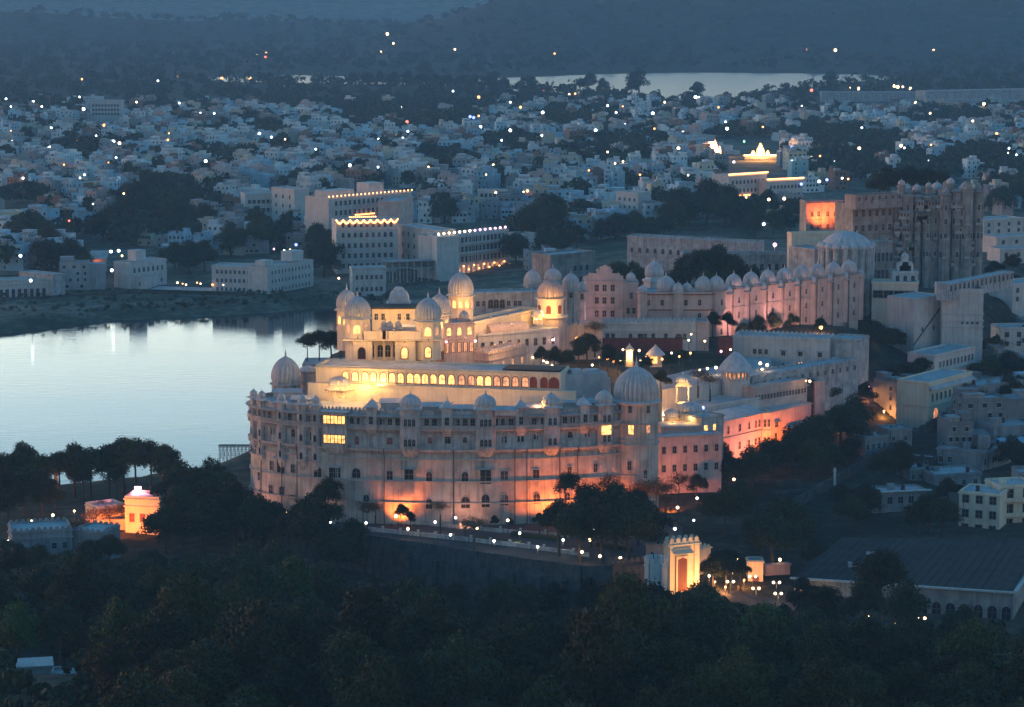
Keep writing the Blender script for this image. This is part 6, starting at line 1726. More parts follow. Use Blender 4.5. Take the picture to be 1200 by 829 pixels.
for u, v, R, z, tint, tk in ((722, 358, 7.5, 33, 'dark green', 6), (742, 357, 7, 33, 'mid green', 6), (708, 357, 5.5, 33, 'blackish green', 6), (798, 362, 8.5, 34, 'dark green', 6), (818, 357, 9.5, 33, 'blackish green', 7), (842, 356, 9.5, 33, 'dark green', 7), (864, 358, 8, 34, 'blackish green', 6), (828, 366, 8, 35, 'mid green', 5), (852, 364, 7.5, 35, 'mid green', 5), (806, 352, 8, 32, 'blackish green', 7), (882, 356, 6.5, 34, 'dark green', 6), (899, 352, 5, 34, 'blackish green', 5)):
    p = at(u, v, z); tree(p, R, 'full', tint, 'garden_tree', 'trees of the grove behind the domed wing', trunk=tk, uv=(u, v - 40))
for u, v, z, R in ((1040, 222, 66, 9), (1065, 223, 66, 10), (1085, 222, 66, 9), (1030, 224, 64, 7), (1100, 222, 64, 8)):
    p = at(u, v, z); tree(Vector((p.x, p.y, z - 2)), R, 'full', 'blackish green', 'hilltop_tree', 'dark trees behind the fort top', trunk=2, sq=.7)
for u, v, R in ((748, 112, 22), (690, 108, 17), (680, 112, 15), (545, 92, 17), (740, 116, 17), (972, 104, 16), (706, 112, 14), (816, 117, 15), (620, 108, 15), (500, 95, 18), (580, 100, 14), (412, 104, 14), (430, 106, 15), (446, 103, 14), (462, 107, 16), (478, 104, 15), (494, 107, 16), (510, 105, 15), (526, 108, 15), (541, 106, 14), (556, 109, 15), (572, 108, 14), (590, 109, 14)):
    p = drop(u, v); tree(p, R * .8, 'far', 'blackish green', 'shore_tree', 'big trees on the near shore of the far lake', trunk=R * .45)
# the rest read as one mass
FARV = [v for v in range(0)]
def mass_trees(name, label, spots, seed, nleaf=150):
    rs = np.random.RandomState(seed); VV = []
    for x, y, z, R in spots:
        n = nleaf
        C = rs.normal(0, .34, (7, 3)) * R; C[:, 2] = np.abs(C[:, 2]) * .8 + R * .75
        idx = rs.randint(0, 7, n); d = rs.normal(size=(n, 3)); d /= np.linalg.norm(d, axis=1)[:, None]; d[:, 2] = np.where(d[:, 2] < -.3, -d[:, 2], d[:, 2])
        P = C[idx] + d * R * rs.uniform(.38, .62, n)[:, None]
        nr = d + rs.normal(0, .4, (n, 3)); nr /= np.linalg.norm(nr, axis=1)[:, None]
        t = np.cross(nr, rs.normal(size=(n, 3))); t /= np.linalg.norm(t, axis=1)[:, None]; b = np.cross(nr, t)
        s = R * rs.uniform(.14, .30, n)[:, None]
        o = np.array([x, y, z])
        VV.append(np.stack([P - t * s, P + b * s * .8, P + t * s, P - b * s * .8], 1).reshape(-1, 3) + o)
    V = np.concatenate(VV); m = len(V) // 4
    me = bpy.data.meshes.new(name)
    me.vertices.add(len(V)); me.vertices.foreach_set('co', V.ravel().astype('f'))
    me.loops.add(len(V)); me.loops.foreach_set('vertex_index', np.arange(len(V)).astype('i'))
    me.polygons.add(m); me.polygons.foreach_set('loop_start', (np.arange(m) * 4).astype('i')); me.update(calc_edges=True)
    me.materials.append(M['leaf'])
    o = link(bpy.data.objects.new(name, me)); o.color = (.95, 1, .95, 1); tag(o, label, 'trees', None, 'stuff')
spots = []
for x, y, z, u, v, q in treespots: spots.append((x, y, z - 1, tr.uniform(5, 9.5)))
for k in range(1250):
    y = tr.uniform(2500, 3300) if k < 650 else tr.uniform(1330, 2500); x = tr.uniform(-.21, .21) * y
    spots.append((x, y, None, tr.uniform(5, 10)))
xs = np.array([s[0] for s in spots]); ys = np.array([s[1] for s in spots]); zs = ground_np(xs, ys); d2_ = sdf(xs, ys, FAR_LAKE); d1_ = sdf(xs, ys, LAKE)
spots = [(x, y, zs[i] - 1, R) for i, (x, y, z, R) in enumerate(spots) if d2_[i] > 15 and d1_[i] > 60 and not any(a - 4 < proj((x, y, zs[i]))[0] < c + 4 and b < proj((x, y, zs[i]))[1] < d + 8 for a, b, c, d in SPECIAL) and proj((x, y, zs[i]))[1] < np.interp(proj((x, y, zs[i]))[0], SKY_U, SKY_V) - 2]
mass_trees('town_woods', 'dark woods and gardens scattered through the farther town', spots, 3)
spots = []
for k in range(2600):
    y = 3300 * math.exp(tr.uniform(0, .72)); x = tr.uniform(-.215, .215) * y
    spots.append((x, y, None, tr.uniform(6, 13)))
xs = np.array([s[0] for s in spots]); ys = np.array([s[1] for s in spots]); zs = ground_np(xs, ys); d2_ = sdf(xs, ys, FAR_LAKE)
spots = [(x, y, zs[i] - 2, R) for i, (x, y, z, R) in enumerate(spots) if d2_[i] > 40]
mass_trees('far_woods', 'far dark woods on the plain and hills beyond the second lake', spots, 4, 46)

# ------------------------------------------------------------------ lamps of the town
TL = """19,77,w 96,93,o 140,99,c 185,95,c 209,90,O 233,91,O 260,92,O 293,92,O 301,65,w 312,62,o 311,67,r 332,101,p 7,116,c 13,125,c 39,119,c 49,125,c 93,114,c 98,128,C 122,147,O 210,121,c 235,133,c 251,133,c 133,166,C 140,168,W 58,173,C 136,185,c 197,164,o
246,181,o 241,189,C 304,157,C 318,161,c 410,194,C 27,209,c 99,205,c 136,212,C 145,227,w 81,259,r 454,40,W 461,51,w 446,61,w 533,58,w 650,63,o 531,107,c 561,114,O 477,143,R 551,137,B 555,138,B 561,136,o 563,149,C 478,154,c 472,162,c 598,153,C 587,139,b 607,135,w 610,126,O 623,137,w 598,120,c 636,132,C
698,153,C 635,159,c 637,107,r 730,125,o 722,132,c 765,133,C 767,151,o 779,120,w 791,127,o 712,124,c 443,196,c 578,193,w 618,224,O 581,226,w 795,174,W 651,196,o 667,111,w 674,110,o 945,58,o 979,59,W 1094,59,w 815,114,C 819,115,C 842,126,o 951,106,R 997,103,w 1006,104,W 1027,98,O 1035,104,B 1048,101,W
1052,102,W 1058,102,w 1067,104,W 1084,101,g 1120,102,o 1137,99,w 1164,100,w 1171,101,W 1180,95,g 1135,91,r 1073,121,W 1153,122,W 1090,133,w 1110,152,O 1168,157,O 1173,157,w 1131,164,o 1056,171,W 1091,170,o 1007,174,W 961,183,o 979,190,C 852,151,C 894,149,o 927,173,B 942,172,c 928,189,c 872,166,g 939,216,B 960,213,C
969,211,B 987,209,w 994,210,o 901,234,W 919,233,W 895,263,C 874,232,W 24,300,C 130,295,C 139,294,C 131,317,C 143,300,w 58,284,c 36,329,C 321,292,p 340,293,w 333,294,w 347,287,B 397,323,w 160,120,w 470,126,c 520,150,w 690,200,o 1010,150,c 1140,142,w 370,175,c 60,150,c 20,190,w 750,205,o 860,190,c"""
_cc = {'w': 'warm', 'c': 'cool', 'o': 'orange', 'r': 'red', 'p': 'pink', 'b': 'blue', 'g': 'green'}
for tok in TL.split():
    u, v, c = tok.split(','); u, v = float(u), float(v)
    hh = 13.5 if v > 112 else 8.0
    p = drop(u, v, hh); D = p.y
    big_ = c.isupper()
    col = _cc[c.lower()]
    if c == 'W': col = 'warm'
    if c == 'w' and (int(u) % 3 == 0): col = 'white'
    lamp(u, v, hh, col, (1.7 if big_ else 1.15) * D / 3050, look=f"{'bright' if big_ else 'small'} { {'warm':'warm','white':'white','cool':'bluish white','orange':'orange','red':'red','pink':'pink','blue':'violet blue','green':'green'}[col]} lamp", group='lamps lit in the town', name='town_lamp')
_lr = random.Random(12)
for k in range(46):
    u, v = _lr.uniform(5, 1195), _lr.uniform(118, 250)
    if any(a < u < c and b < v < d for a, b, c, d in SPECIAL) or v > np.interp(u, SKY_U, SKY_V) - 8: continue
    hh = _lr.uniform(10, 14); p = drop(u, v, hh); col = _lr.choice(['warm', 'warm', 'orange', 'cool', 'white'])
    lamp(u, v, hh, col, _lr.uniform(.75, 1.1) * p.y / 3050, look=f"faint { {'warm':'warm','orange':'orange','cool':'bluish white','white':'white'}[col]} lamp", group='lamps lit in the town', name='town_lamp')
# dinner lamps on the lake terrace and lamps of the two hotels
for k, u in enumerate((208, 214, 218, 231, 235, 249, 252, 256, 262, 272, 286)):
    lamp(u, 331.5 + (k % 3) * 1.2, 2.6, 'orange' if k % 2 else 'warm', .55, look='small orange dinner lamp' if k % 2 else 'small warm dinner lamp', group='dinner lamps on the lake terrace', z=4.6)
for k in range(14):
    f = (k + .5) / 14; pts = edge_pts(lo, 22.6, .6); p = Vector(pts[0]).lerp(Vector(pts[1]), f); u, v = proj(p)
    t = thing('roof_lamp', f'{["first","second","third","fourth","fifth","sixth","seventh","eighth","ninth","tenth","eleventh","twelfth","thirteenth","last"][k]} roof lamp from the left on the long balconied hotel', 'lamp', (p.x, p.y, p.z - 1.2), 0, 'roof lamps of the balconied hotel')
    g, pm = lamp_meshes('warm' if k < 7 else 'pink', .62); inst(pm, 'pole', t, (0, 0, 0), 0, (1, 1, .9)); inst(g, 'globe', t, (0, 0, 1.2))
for k in range(14):
    f = (k + .5) / 14; pts = edge_pts(lo, 2.6 if k % 2 else 4.6, -2.4); p = Vector(pts[0]).lerp(Vector(pts[1]), f)
    t = thing('veranda_lamp', f'{["first","second","third","fourth","fifth","sixth","seventh","eighth","ninth","tenth","eleventh","twelfth","thirteenth","last"][k]} veranda lamp from the left under the long balconied hotel', 'lamp', (p.x, p.y, p.z - 2.2), 0, 'veranda lamps of the balconied hotel')
    g, pm = lamp_meshes('orange', .5); inst(pm, 'pole', t, (0, 0, 0), 0, (1, 1, 2)); inst(g, 'globe', t, (0, 0, 2.2))
# ------------------------------------------------------------------ the terrace and road at the palace foot
terr = [(x, y + .6) for x, y in WALL_LINE]
back = [tuple(at(u, v, 11.2)[:2]) for u, v in ((800, 655), (800, 618), (760, 592), (700, 592), (500, 592), (400, 585), (300, 572), (268, 566))]
pv = plaster('worn_asphalt', (.055, .056, .062), .3, 0, .3)
def mound(name, poly, z0, z1, mat, label):
    o = MB().prism(poly, z0, z1).build(name, mat); o['kind'] = 'structure'; tag(o, label, 'road'); return o
mound('palace_road', terr + back, 6, 11.2, pv, 'grey paved road and terrace curving round the palace foot')
def strip_wall(name, label, pts, h, t, mat, z=11.2, cap=None, scallop=0.0, cat='wall', posts=0, postmat='white', split=True):
    """a wall following a line of ground points: body, coping, and its posts"""
    P = [Vector((p[0], p[1], 0)) for p in pts]
    o = thing(name, label, cat, (P[0].x, P[0].y, z))
    mb = MB(); cp = MB()
    for a, b in zip(P[:-1], P[1:]):
        d = b - a; L = d.length; mt = Matrix.Translation((a.x - P[0].x, a.y - P[0].y, 0)) @ Matrix.Rotation(math.atan2(d.y, d.x), 4, 'Z')
        mb.box(0, L + .05, -t / 2, t / 2, -14 if h > 8 else -1.2, h, M=mt)
        cp.box(-.02, L + .06, -t / 2 - .12, t / 2 + .12, h + .002, h + .22, M=mt)
        if scallop:
            n = max(2, int(L / 1.6))
            for k in range(n):
                x0 = L * k / n
                cp.box(x0 + .12, x0 + L / n - .12, -t / 2, t / 2, h + .22, h + .22 + scallop, M=mt)
    mb.build('body', M[mat], o); cp.build('coping', M[cap or mat], o)
    if posts:
        for a, b in zip(P[:-1], P[1:]):
            n = max(1, int((b - a).length / posts))
            for k in range(n):
                p = a.lerp(b, k / n) - P[0]
                MB().box(-.3, .3, -.3, .3, -.5, h + .7).box(-.4, .4, -.4, .4, h + .7, h + .85).build('post', M[postmat], o, (p.x, p.y, 0))
    return o
# retaining wall with scalloped coping
rw_ = strip_wall('retaining_wall', 'high dark rubble retaining wall curving below the palace road', WALL_LINE, 1.0, 1.4, 'rubble', 11.2, 'rubble', .45)
mb = MB()
for (a, b) in zip(WALL_LINE[:-1], WALL_LINE[1:]):
    a, b = Vector((*a, 0)), Vector((*b, 0)); d = b - a; L = d.length; r = math.atan2(d.y, d.x)
    mt = Matrix.Translation((a.x - WALL_LINE[0][0], a.y - WALL_LINE[0][1], 0)) @ Matrix.Rotation(r, 4, 'Z')
    mb.face([tuple(mt @ Vector(q)) for q in ((0, -2.4, -15), (L, -2.4, -15), (L, -.72, .98), (0, -.72, .98))])
    n = max(1, int(L / 7))
    for k in range(n):
        x = L * (k + .5) / n
        mb.box(x - .6, x + .6, -2.6, -.7, -15, -2.2, M=mt)
mb.build('battered_face', M['rubble'], rw_)
def line(pts, z=11.2): return [tuple(at(u, v, z)[:2]) for u, v in pts]
strip_wall('balustrade', 'white balustrade along the road above the retaining wall', line([(428, 622), (490, 628.5), (552, 635), (620, 643), (690, 653)]), .9, .35, 'stone_up', posts=4.5)
strip_wall('balustrade', 'second low white balustrade nearer the palace foot', line([(470, 612), (540, 620), (610, 626), (668, 630)]), .8, .35, 'stone_up', posts=5)
strip_wall('kerb_wall', 'white kerb wall beside the dark road rounding the palace end', line([(283, 573), (290, 586), (310, 598), (346, 606), (392, 614)]), 1.1, .5, 'white')
strip_wall('parapet_wall', 'low dark parapet on the outer side of the road bend', line([(270, 578), (284, 600), (312, 616), (345, 624)]), .9, .5, 'rubble')
for k, pts in enumerate((([(600, 628), (655, 634)]), ([(560, 634), (610, 640)]), ([(700, 640), (740, 646)]))):
    strip_wall('hedge', ['clipped dark hedge bed under the palace wall', 'long low hedge bed between the two balustrades', 'short hedge bed near the gate wall'][k], line(pts), .9, 1.6, 'leaf', cat='hedge')
# crenellated end of the wall and the pale bastion by the gate
cw2 = Bld('crenellated_wall', 'stained dark wall end with big merlons stepping to the pale bastion', 'wall', (718, 656), (757, 652), 14.6, -2, 3, mat='rubble', par=1.4, cren=1.0, cornice=False)
q = aty(769.5, 657, 646)
bs = thing('pale_bastion', 'pale blue grey octagonal bastion with crenellated top beside the gate', 'bastion', (q.x, 649, 3))
hh = q.z - 3
MB().prism(ngon(8, 3.1, rot=.39), -8, hh - .9).prism(ngon(8, 3.3, rot=.39), hh - 2.2, hh - 1.9, bottom=True).build('wall', M['white'], bs)
mb = MB()
for k in range(16):
    a = 2 * math.pi * k / 16 + .39; mb.box(-.42, .42, -.2, .2, hh - .9, hh + .3, M=Matrix.Translation((2.85 * math.cos(a), 2.85 * math.sin(a), 0)) @ Matrix.Rotation(a + math.pi / 2, 4, 'Z'))
mb.build('merlon_ring', M['white'], bs)
for a in (-2.2, -1.2): MB().tube([(3.15 * math.cos(a), 3.15 * math.sin(a), -6), (3.15 * math.cos(a), 3.15 * math.sin(a), hh - 1)], [.12, .12], 6).build('drainpipe', M['iron'], bs)
# the castellated gate
ga = Bld('castellated_gate', 'tall cream gate glowing amber with crenellated top and a deep red doorway', 'gate', (784, 632), (820, 627), 20, 6, 3, yaw=24, mat='cream', par=1.8, cren=1.1)
w = ga.w
ga.mk(MB().box(w * .22, w * .62, -.5, -.05, -1, 9.2), 'door_surround', 'cream')
ga.mk(MB().face([(w * .27, -.53, 0), (w * .57, -.53, 0), (w * .57, -.53, 8.4), (w * .42, -.53, 8.9), (w * .27, -.53, 8.4)]), 'door', 'redframe')
for x in (.345, .42, .495): ga.mk(MB().box(w * x - .06, w * x + .06, -.6, -.535, .2, 8.2), 'door_rail', 'wood')
ga.mk(MB().face([(w * .12, -1.8, 10.2), (w * .72, -1.8, 10.2), (w * .72, -.06, 11), (w * .12, -.06, 11)]).face([(w * .12, -1.8, 10.2), (w * .12, -.06, 11), (w * .12, -.06, 10.1)]).face([(w * .72, -1.8, 10.2), (w * .72, -.06, 10.1), (w * .72, -.06, 11)]), 'hood', 'cream')
ga.mk(MB().box(w * .02, w * .12, -.35, -.004, -1, 12), 'pilaster', 'cream'); ga.mk(MB().box(w * .82, w * .96, -.35, -.004, -1, 12), 'pilaster', 'cream')
gs = Bld('gate_side_house', 'low pinkish guard house on the palace side of the gate', 'house', (757, 636), (783, 640), 17, 7, 9, mat='pink', par=.4); gs.win(5.5, [.3, .8], 1.1, 2.2, 'arch')
gw2 = Bld('gate_flank_wall', 'short lit flank wall stepping down from the gate', 'wall', (819, 640), (833, 638), 15.0, 6, 2, mat='cream', par=.8, cren=.5)
gl = Bld('gate_lodge', 'small gate lodge facing the drive, glowing orange', 'lodge', (877, 657), (894.5, 656.5), 11.8, 5, 5, yaw=0, mat='cream', par=.4); gl.win(.2, [.5], 1.6, 2.6, 'arch', 'redpanel')
gl2 = Bld('drive_wall', 'pinkish drive wall between the orange lodge and the garden', 'wall', (897, 662), (926, 660), 9.6, 4, 1.5, mat='pink', par=.3)
# the drive
drive = line([(795, 684), (860, 688), (930, 700), (1000, 712), (1100, 735), (1160, 746), (1160, 753), (1080, 748), (1000, 732), (930, 715), (860, 700), (800, 694)], 7)
dz = [ground(x, y) for x, y in drive]
o = MB().face([(x, y, z + .35) for (x, y), z in zip(drive, dz)]).build('drive', pv); o['kind'] = 'structure'; tag(o, 'dim tarmac drive leaving the gate under paired lamps', 'road')
# the great dark shed roof
A, B, C_, D_ = at(930, 676, 11.5), at(1188, 693, 11.5), at(1224, 632, 13.4), at(987, 630, 13.4)
shd = thing('long_shed', 'broad flat dark roofed shed with pale eaves and a row of arches', 'shed', (A.x, A.y, 3))
rel = lambda p: (p.x - A.x, p.y - A.y, p.z - 3)
MB().face([rel(A), rel(B), rel(C_), rel(D_)]).build('roof', M['darkroof'], shd)
d = (B - A); L = Vector((d.x, d.y)).length; r = math.atan2(d.y, d.x)
rot = Matrix.Rotation(r, 4, 'Z')
MB().box(-.8, L + .6, -.9, -.05, 8.0, 8.45, M=rot).build('eave', M['white'], shd)
MB().box(0, L, .2, .7, -4, 8.0, M=rot).build('wall', M['fort'], shd)
for k in range(16):
    x = L * (k + .5) / 16; p = rot @ Vector((x, .2, .8)); window(shd, tuple(p), r, 'arch', 2.3, 3.6, 'pane', 'fort', name='arch_opening', fr=.3)
d2v = Vector((C_.x - B.x, C_.y - B.y)); rr2 = math.atan2(d2v.y, d2v.x); mt = Matrix.Translation((B.x - A.x, B.y - A.y, 0)) @ Matrix.Rotation(rr2, 4, 'Z')
MB().box(0, d2v.length, .1, .5, -4, 8.3, M=mt).build('end_wall', M['fort'], shd)
MB().box(-.6, d2v.length + .5, -.9, .0, 8.2, 8.65, M=mt).build('end_eave', M['white'], shd)
d3 = Vector((D_.x - A.x, D_.y - A.y)); r3 = math.atan2(d3.y, d3.x)
MB().box(0, d3.length, -.5, -.1, -4, 8.3, M=Matrix.Rotation(r3, 4, 'Z')).build('side_wall', M['fort'], shd)
for k, (fu, fv, s) in enumerate(((1022, 648, 1.5), (1097, 634.5, .9), (1003, 660, 2.0))):
    p = at(fu, fv, 13.0); MB().box(-s, s, -.4, .4, -1.5, .25).build('skylight', M['roof'], shd, rel(p))
for k in range(24):
    f = (k + .5) / 24
    p0, p1 = A.lerp(B, f), D_.lerp(C_, f); dd = p1 - p0
    MB().box(0, Vector((dd.x, dd.y)).length, -.12, .12, .02, .2, M=Matrix.Translation(rel(p0)) @ Matrix.Rotation(math.atan2(dd.y, dd.x), 4, 'Z') @ Matrix(((1, 0, 0, 0), (0, 1, 0, 0), (dd.z / Vector((dd.x, dd.y)).length, 0, 1, 0), (0, 0, 0, 1)))).build('roof_seam', M['darkroof'], shd)
# diagonal garden wall
dw = [drop(u, v) for u, v in ((893, 618), (912, 606.5), (945, 588), (977, 569.5), (1012, 549), (1046, 530), (1080, 509.5), (1112, 491))]
t = thing('garden_wall', 'long straight garden wall running diagonally up the dark slope', 'wall', dw[0])
for a, b in zip(dw[:-1], dw[1:]):
    dd = b - a; L = Vector((dd.x, dd.y)).length
    sl = dd.z / L
    mt = Matrix.Translation(a - dw[0]) @ Matrix.Rotation(math.atan2(dd.y, dd.x), 4, 'Z') @ Matrix(((1, 0, 0, 0), (0, 1, 0, 0), (sl, 0, 1, 0), (0, 0, 0, 1)))
    MB().box(0, L, -.3, .3, -2, 2.6, M=mt).box(-.02, L + .02, -.45, .45, 2.602, 2.85, M=mt).build('bay', M['rubble'], t)
    n = max(1, int(L / 6))
    for k in range(n):
        x = L * k / n
        MB().box(x - .4, x + .4, -.45, .45, -2, 3.2, M=mt).build('post', M['rubble'], t)
p = drop(978, 572); t = thing('marker_post', 'tall pale post at the corner of the diagonal wall', 'post', p); MB().box(-.35, .35, -.35, .35, -1, 5.2).box(-.5, .5, -.5, .5, 5.2, 5.5).build('shaft', M['white'], t); MB().ball((0, 0, 5.8), .4).build('ball', M['white'], t)
# garden terraces as steps on the slope
for (u0, v0), (u1, v1) in (((880, 548), (950, 546)), ((870, 566), (940, 566)), ((905, 580), (948, 576)), ((985, 545), (1030, 540)), ((880, 596), (912, 594))):
    a, b = drop(u0, v0), drop(u1, v1)
    strip_wall('garden_step', label_at('low stone garden step', (u0 + u1) / 2, (v0 + v1) / 2), [(a.x, a.y), (b.x, b.y)], .9, .6, 'rubble', max(a.z, b.z) - .2, cat='step')
# houses on the right
RHR = random.Random(8)
def rh(label, A, B, zt, zb, d, mat='white', n=4, zs=(), w=1.4, h=1.7, par=.6, color=None, room=None, yaw=None, roof='roof'):
    b = Bld('house', label, 'house', A, B, zt, zb, d, mat=mat, par=par, yaw=yaw, roof=roof)
    for z in zs: b.win(z, n, w, h, 'rect')
    if room: b.box('roof_room', *room)
    if b.w > 5 and 'hut' not in label:
        z = b.h - par
        for k in range(RHR.choice([1, 2, 3])):
            x, y = RHR.uniform(1, b.w - 2), RHR.uniform(1, d - 2)
            if RHR.random() < .5: b.mk(MB().lathe([(.6, .3), (.65, 1.4), (.3, 1.7), (.02, 1.75)], 10).box(-.5, .5, -.5, .5, 0, .3), 'water_tank', 'tank', (x, y, z))
            else: b.mk(MB().box(0, RHR.uniform(1.2, 3), 0, RHR.uniform(1, 2.5), 0, RHR.uniform(.8, 2.2)), 'roof_box', mat, (x, y, z))
        b.mk(MB().tube([(b.w * .6, d * .7, z), (b.w * .6, d * .7, z + 3.6)], [.06, .04], 4), 'aerial', 'iron')
        b.mk(MB().tube([(b.w * .12, -.12, -1), (b.w * .12, -.12, b.h - .3)], [.09, .09], 5), 'drainpipe', 'iron')
    return b
ch = rh('cream three storey house with square dark windows', (1124, 575), (1172, 579), 17.5, 5, 12, 'cream', 3, (9.2, 5.0, .8), 1.9, 2.2)
cv = rh('cream balconied side wing with open shaded floors', (1172, 569), (1215, 567), 18.5, 5, 11, 'cream', 2, (9.6, 5.2, .9), 2.6, 2.6)
for z in (4.6, 9.0): cv.mk(MB().box(0, cv.w, -1.7, -.004, z - .2, z).box(0, cv.w, -1.7, -1.6, z, z + 1), 'balcony', 'cream')
hs = rh('half hidden pale house with a white eave and stained front', (1024, 577), (1087, 574), 14.5, 5, 9, 'drab', 5, (5.8, 1.4), 1.6, 2.0); hs.mk(MB().box(-.8, hs.w + .8, -1.2, -.004, 9.4, 9.7), 'eave', 'white')
rh('white cottage with a grid window against the diagonal wall', (1014, 513), (1040, 509), 18.5, 12, 8, 'drab', 4, (2.4,), 1.2, 1.6); rh('white flat roofed cottage block behind the grid window cottage', (1040, 503), (1069, 501), 20, 12, 8, 'drab', 2, (4,), 1.2, 1.4)
rh('long pale blue flat roof with low parapets', (1098, 524), (1160, 528), 15.5, 8, 14, 'drab', 6, (3,), 1.3, 1.6, room=(12, 15.4, 4, 8, 7, 11))
rh('pale blue roof block with a small stair room', (1165, 500), (1215, 497), 19, 9, 12, 'drab', 5, (5, 1.5), 1.3, 1.7, room=(1, 4, 2, 5, 9, 12)); rh('flat house with a row of dark windows on its lane side', (1150, 530), (1215, 515), 15.5, 7, 10, 'drab', 7, (4, .8), 1.2, 1.9)
rh('low dim flat roofed house behind the half hidden house', (1066, 549), (1092, 547), 13.5, 8, 8, 'drab', 3, (2,), 1.1, 1.4); rh('wide grey roof with a broken parapet below the blue roofs', (1096, 556), (1150, 553), 13, 7, 12, 'drab', 4, (2.4,), 1.2, 1.4)
rh('white lintelled wall house under the dark bank', (1062, 533), (1093, 536), 13, 9, 5, 'rubble', 2, (1,), 1.2, 1.6, roof='white')
rh('dim house among trees right of the street range', (1145, 452), (1200, 445), 26, 16, 10, 'drab', 5, (5.5, 2), 1.2, 1.7)
rh('pale roofed house along the lane under the street range', (1150, 478), (1212, 470), 21, 13, 10, 'drab', 5, (4,), 1.3, 1.6)
for u, v, kk, cn, rz in ((1128, 512, 3, 'weathered', .2), (1178, 514, 7, 'grey', .1), (1205, 540, 5, 'pale blue', .1), (1138, 478, 1, 'weathered', .4), (1186, 458, 9, 'grey', .2), (1168, 434, 2, 'weathered', .3), (1200, 404, 12, 'grey', .1), (1158, 412, 6, 'weathered', .3), (1076, 494, 4, 'weathered', .5), (1050, 492, 8, 'grey', .5), (1196, 478, 11, 'pale blue', .2), (1110, 540, 13, 'weathered', .1), (1192, 590, 10, 'weathered', .0)):
    p = drop(u, v); K = KINDS_[kk]; n0 = set(o.name for o in bpy.data.objects if o.parent is None)
    house(p.x, p.y, p.z - 1.5, rz, kk, cn, u, v, True)
    for o in bpy.data.objects:
        if o.parent is None and o.name not in n0: o['group'] = 'houses on the slope right of the palace'
# a van standing in the lit yard
p = drop(1009, 474)
vn = thing('parked_van', 'small pale van parked in the orange lit yard beside the big trees', 'van', p, math.radians(12))
MB().prism([(-2.6, -.95), (2.6, -.95), (2.6, .95), (-2.6, .95)], .45, 1.35, bottom=True).prism([(-2.5, -.88), (1.7, -.88), (1.7, .88), (-2.5, .88)], 1.35, 2.25).build('body', M['pink'], vn)
MB().face([(-2.2, -.9, 1.45), (1.4, -.9, 1.45), (1.4, -.9, 2.05), (-2.2, -.9, 2.05)]).build('window', M['pane'], vn)
for x in (-1.7, 1.7):
    for y in (-.95, .75): MB().lathe([(.02, 0), (.38, 0), (.38, .2), (.02, .2)], 14).build('wheel', M['tank'], vn, (x, y + .2, .4)).rotation_euler = (math.pi / 2, 0, 0)
# the lone white hut
ht = rh('lone white hut with a flat slab roof in the wood', (22, 783), (60, 781), 23.0, 15, 6, 'white', 0, (), par=.1)
ht.mk(MB().box(-.5, ht.w + .5, -.6, 6.5, 8.003, 8.35), 'roof_slab', 'white'); ht.win(4.6, [.3, .74], .9, 1.9, 'rect')
ht2 = rh('low white annex with a terrace parapet beside the lone hut', (61, 790), (87, 789), 20.9, 14, 6, 'white', 1, (2.5,), 1.0, 1.6, par=.7); ht2.mk(MB().box(-2.5, ht2.w + 1.2, -1.2, -.36, 3.4, 3.65), 'ledge', 'white')
# left: castellated house, floodlit yellow house, lamp row
kh = Bld('castellated_house', 'grey blue house with crenellated roof and one dark window', 'house', (14, 620), (84, 616), 16.6, 6, 12, mat='drab', par=1.2, cren=.7, bands=(7.4,)); kh.win(3.0, [.12], 1.2, 2.6, 'rect'); kh.win(4.5, [.7, .88], 1.2, 1.6)
kh2 = Bld('castellated_wing', 'lower bluish wing right of the castellated house', 'house', (86, 618), (118, 621), 15.8, 6, 10, mat='drab', par=.9, cren=.6); kh2.win(4, 2, 1.1, 1.8)
yh = Bld('floodlit_house', 'yellow white flat house blazing with floodlight beside dark trees', 'house', (146, 581.5), (187, 583), 16.6, 8, 9, mat='cream', par=.8, bands=(5.6,)); yh.win(1.2, [.2, .5, .8], 1.4, 2.4, 'rect', 'redpanel')
yh2 = Bld('floodlit_terrace', 'low orange lit terrace wall stepping toward the floodlit house', 'terrace', (114, 594), (146, 590), 13, 8, 8, mat='cream', par=.8)
yh3 = Bld('floodlit_garden_wall', 'orange lit garden wall under the terrace', 'wall', (100, 609), (178, 608), 9.4, 6, 1, mat='pink', par=.3)
p = aty(161.5, 572, 738)
t = thing('pink_lamp', 'brilliant pink sign lamp on the roof of the floodlit house', 'lamp', (p.x, 738, 16.5)); MB().box(-.1, .1, -.1, .1, -.5, p.z - 16.5).build('post', M['iron'], t)
MB().box(-.95, .95, -.3, .3, -.4, .4).build('panel', M['lamp_pink'], t, (0, 0, p.z - 16.5)); point(t, (0, -1.5, p.z - 16.2), (1, .3, .4), 900)
p = drop(66, 584)
t = thing('lit_mast', 'tall slim mast lit orange against the lake trees', 'mast', p); MB().tube([(0, 0, -.5), (0, 0, 6), (0, 0, 9.5)], [.7, .55, .5], 8).build('shaft', M['cream'], t); MB().box(-1, 1, -.6, .6, 9.5, 9.9).build('cap', M['cream'], t); 
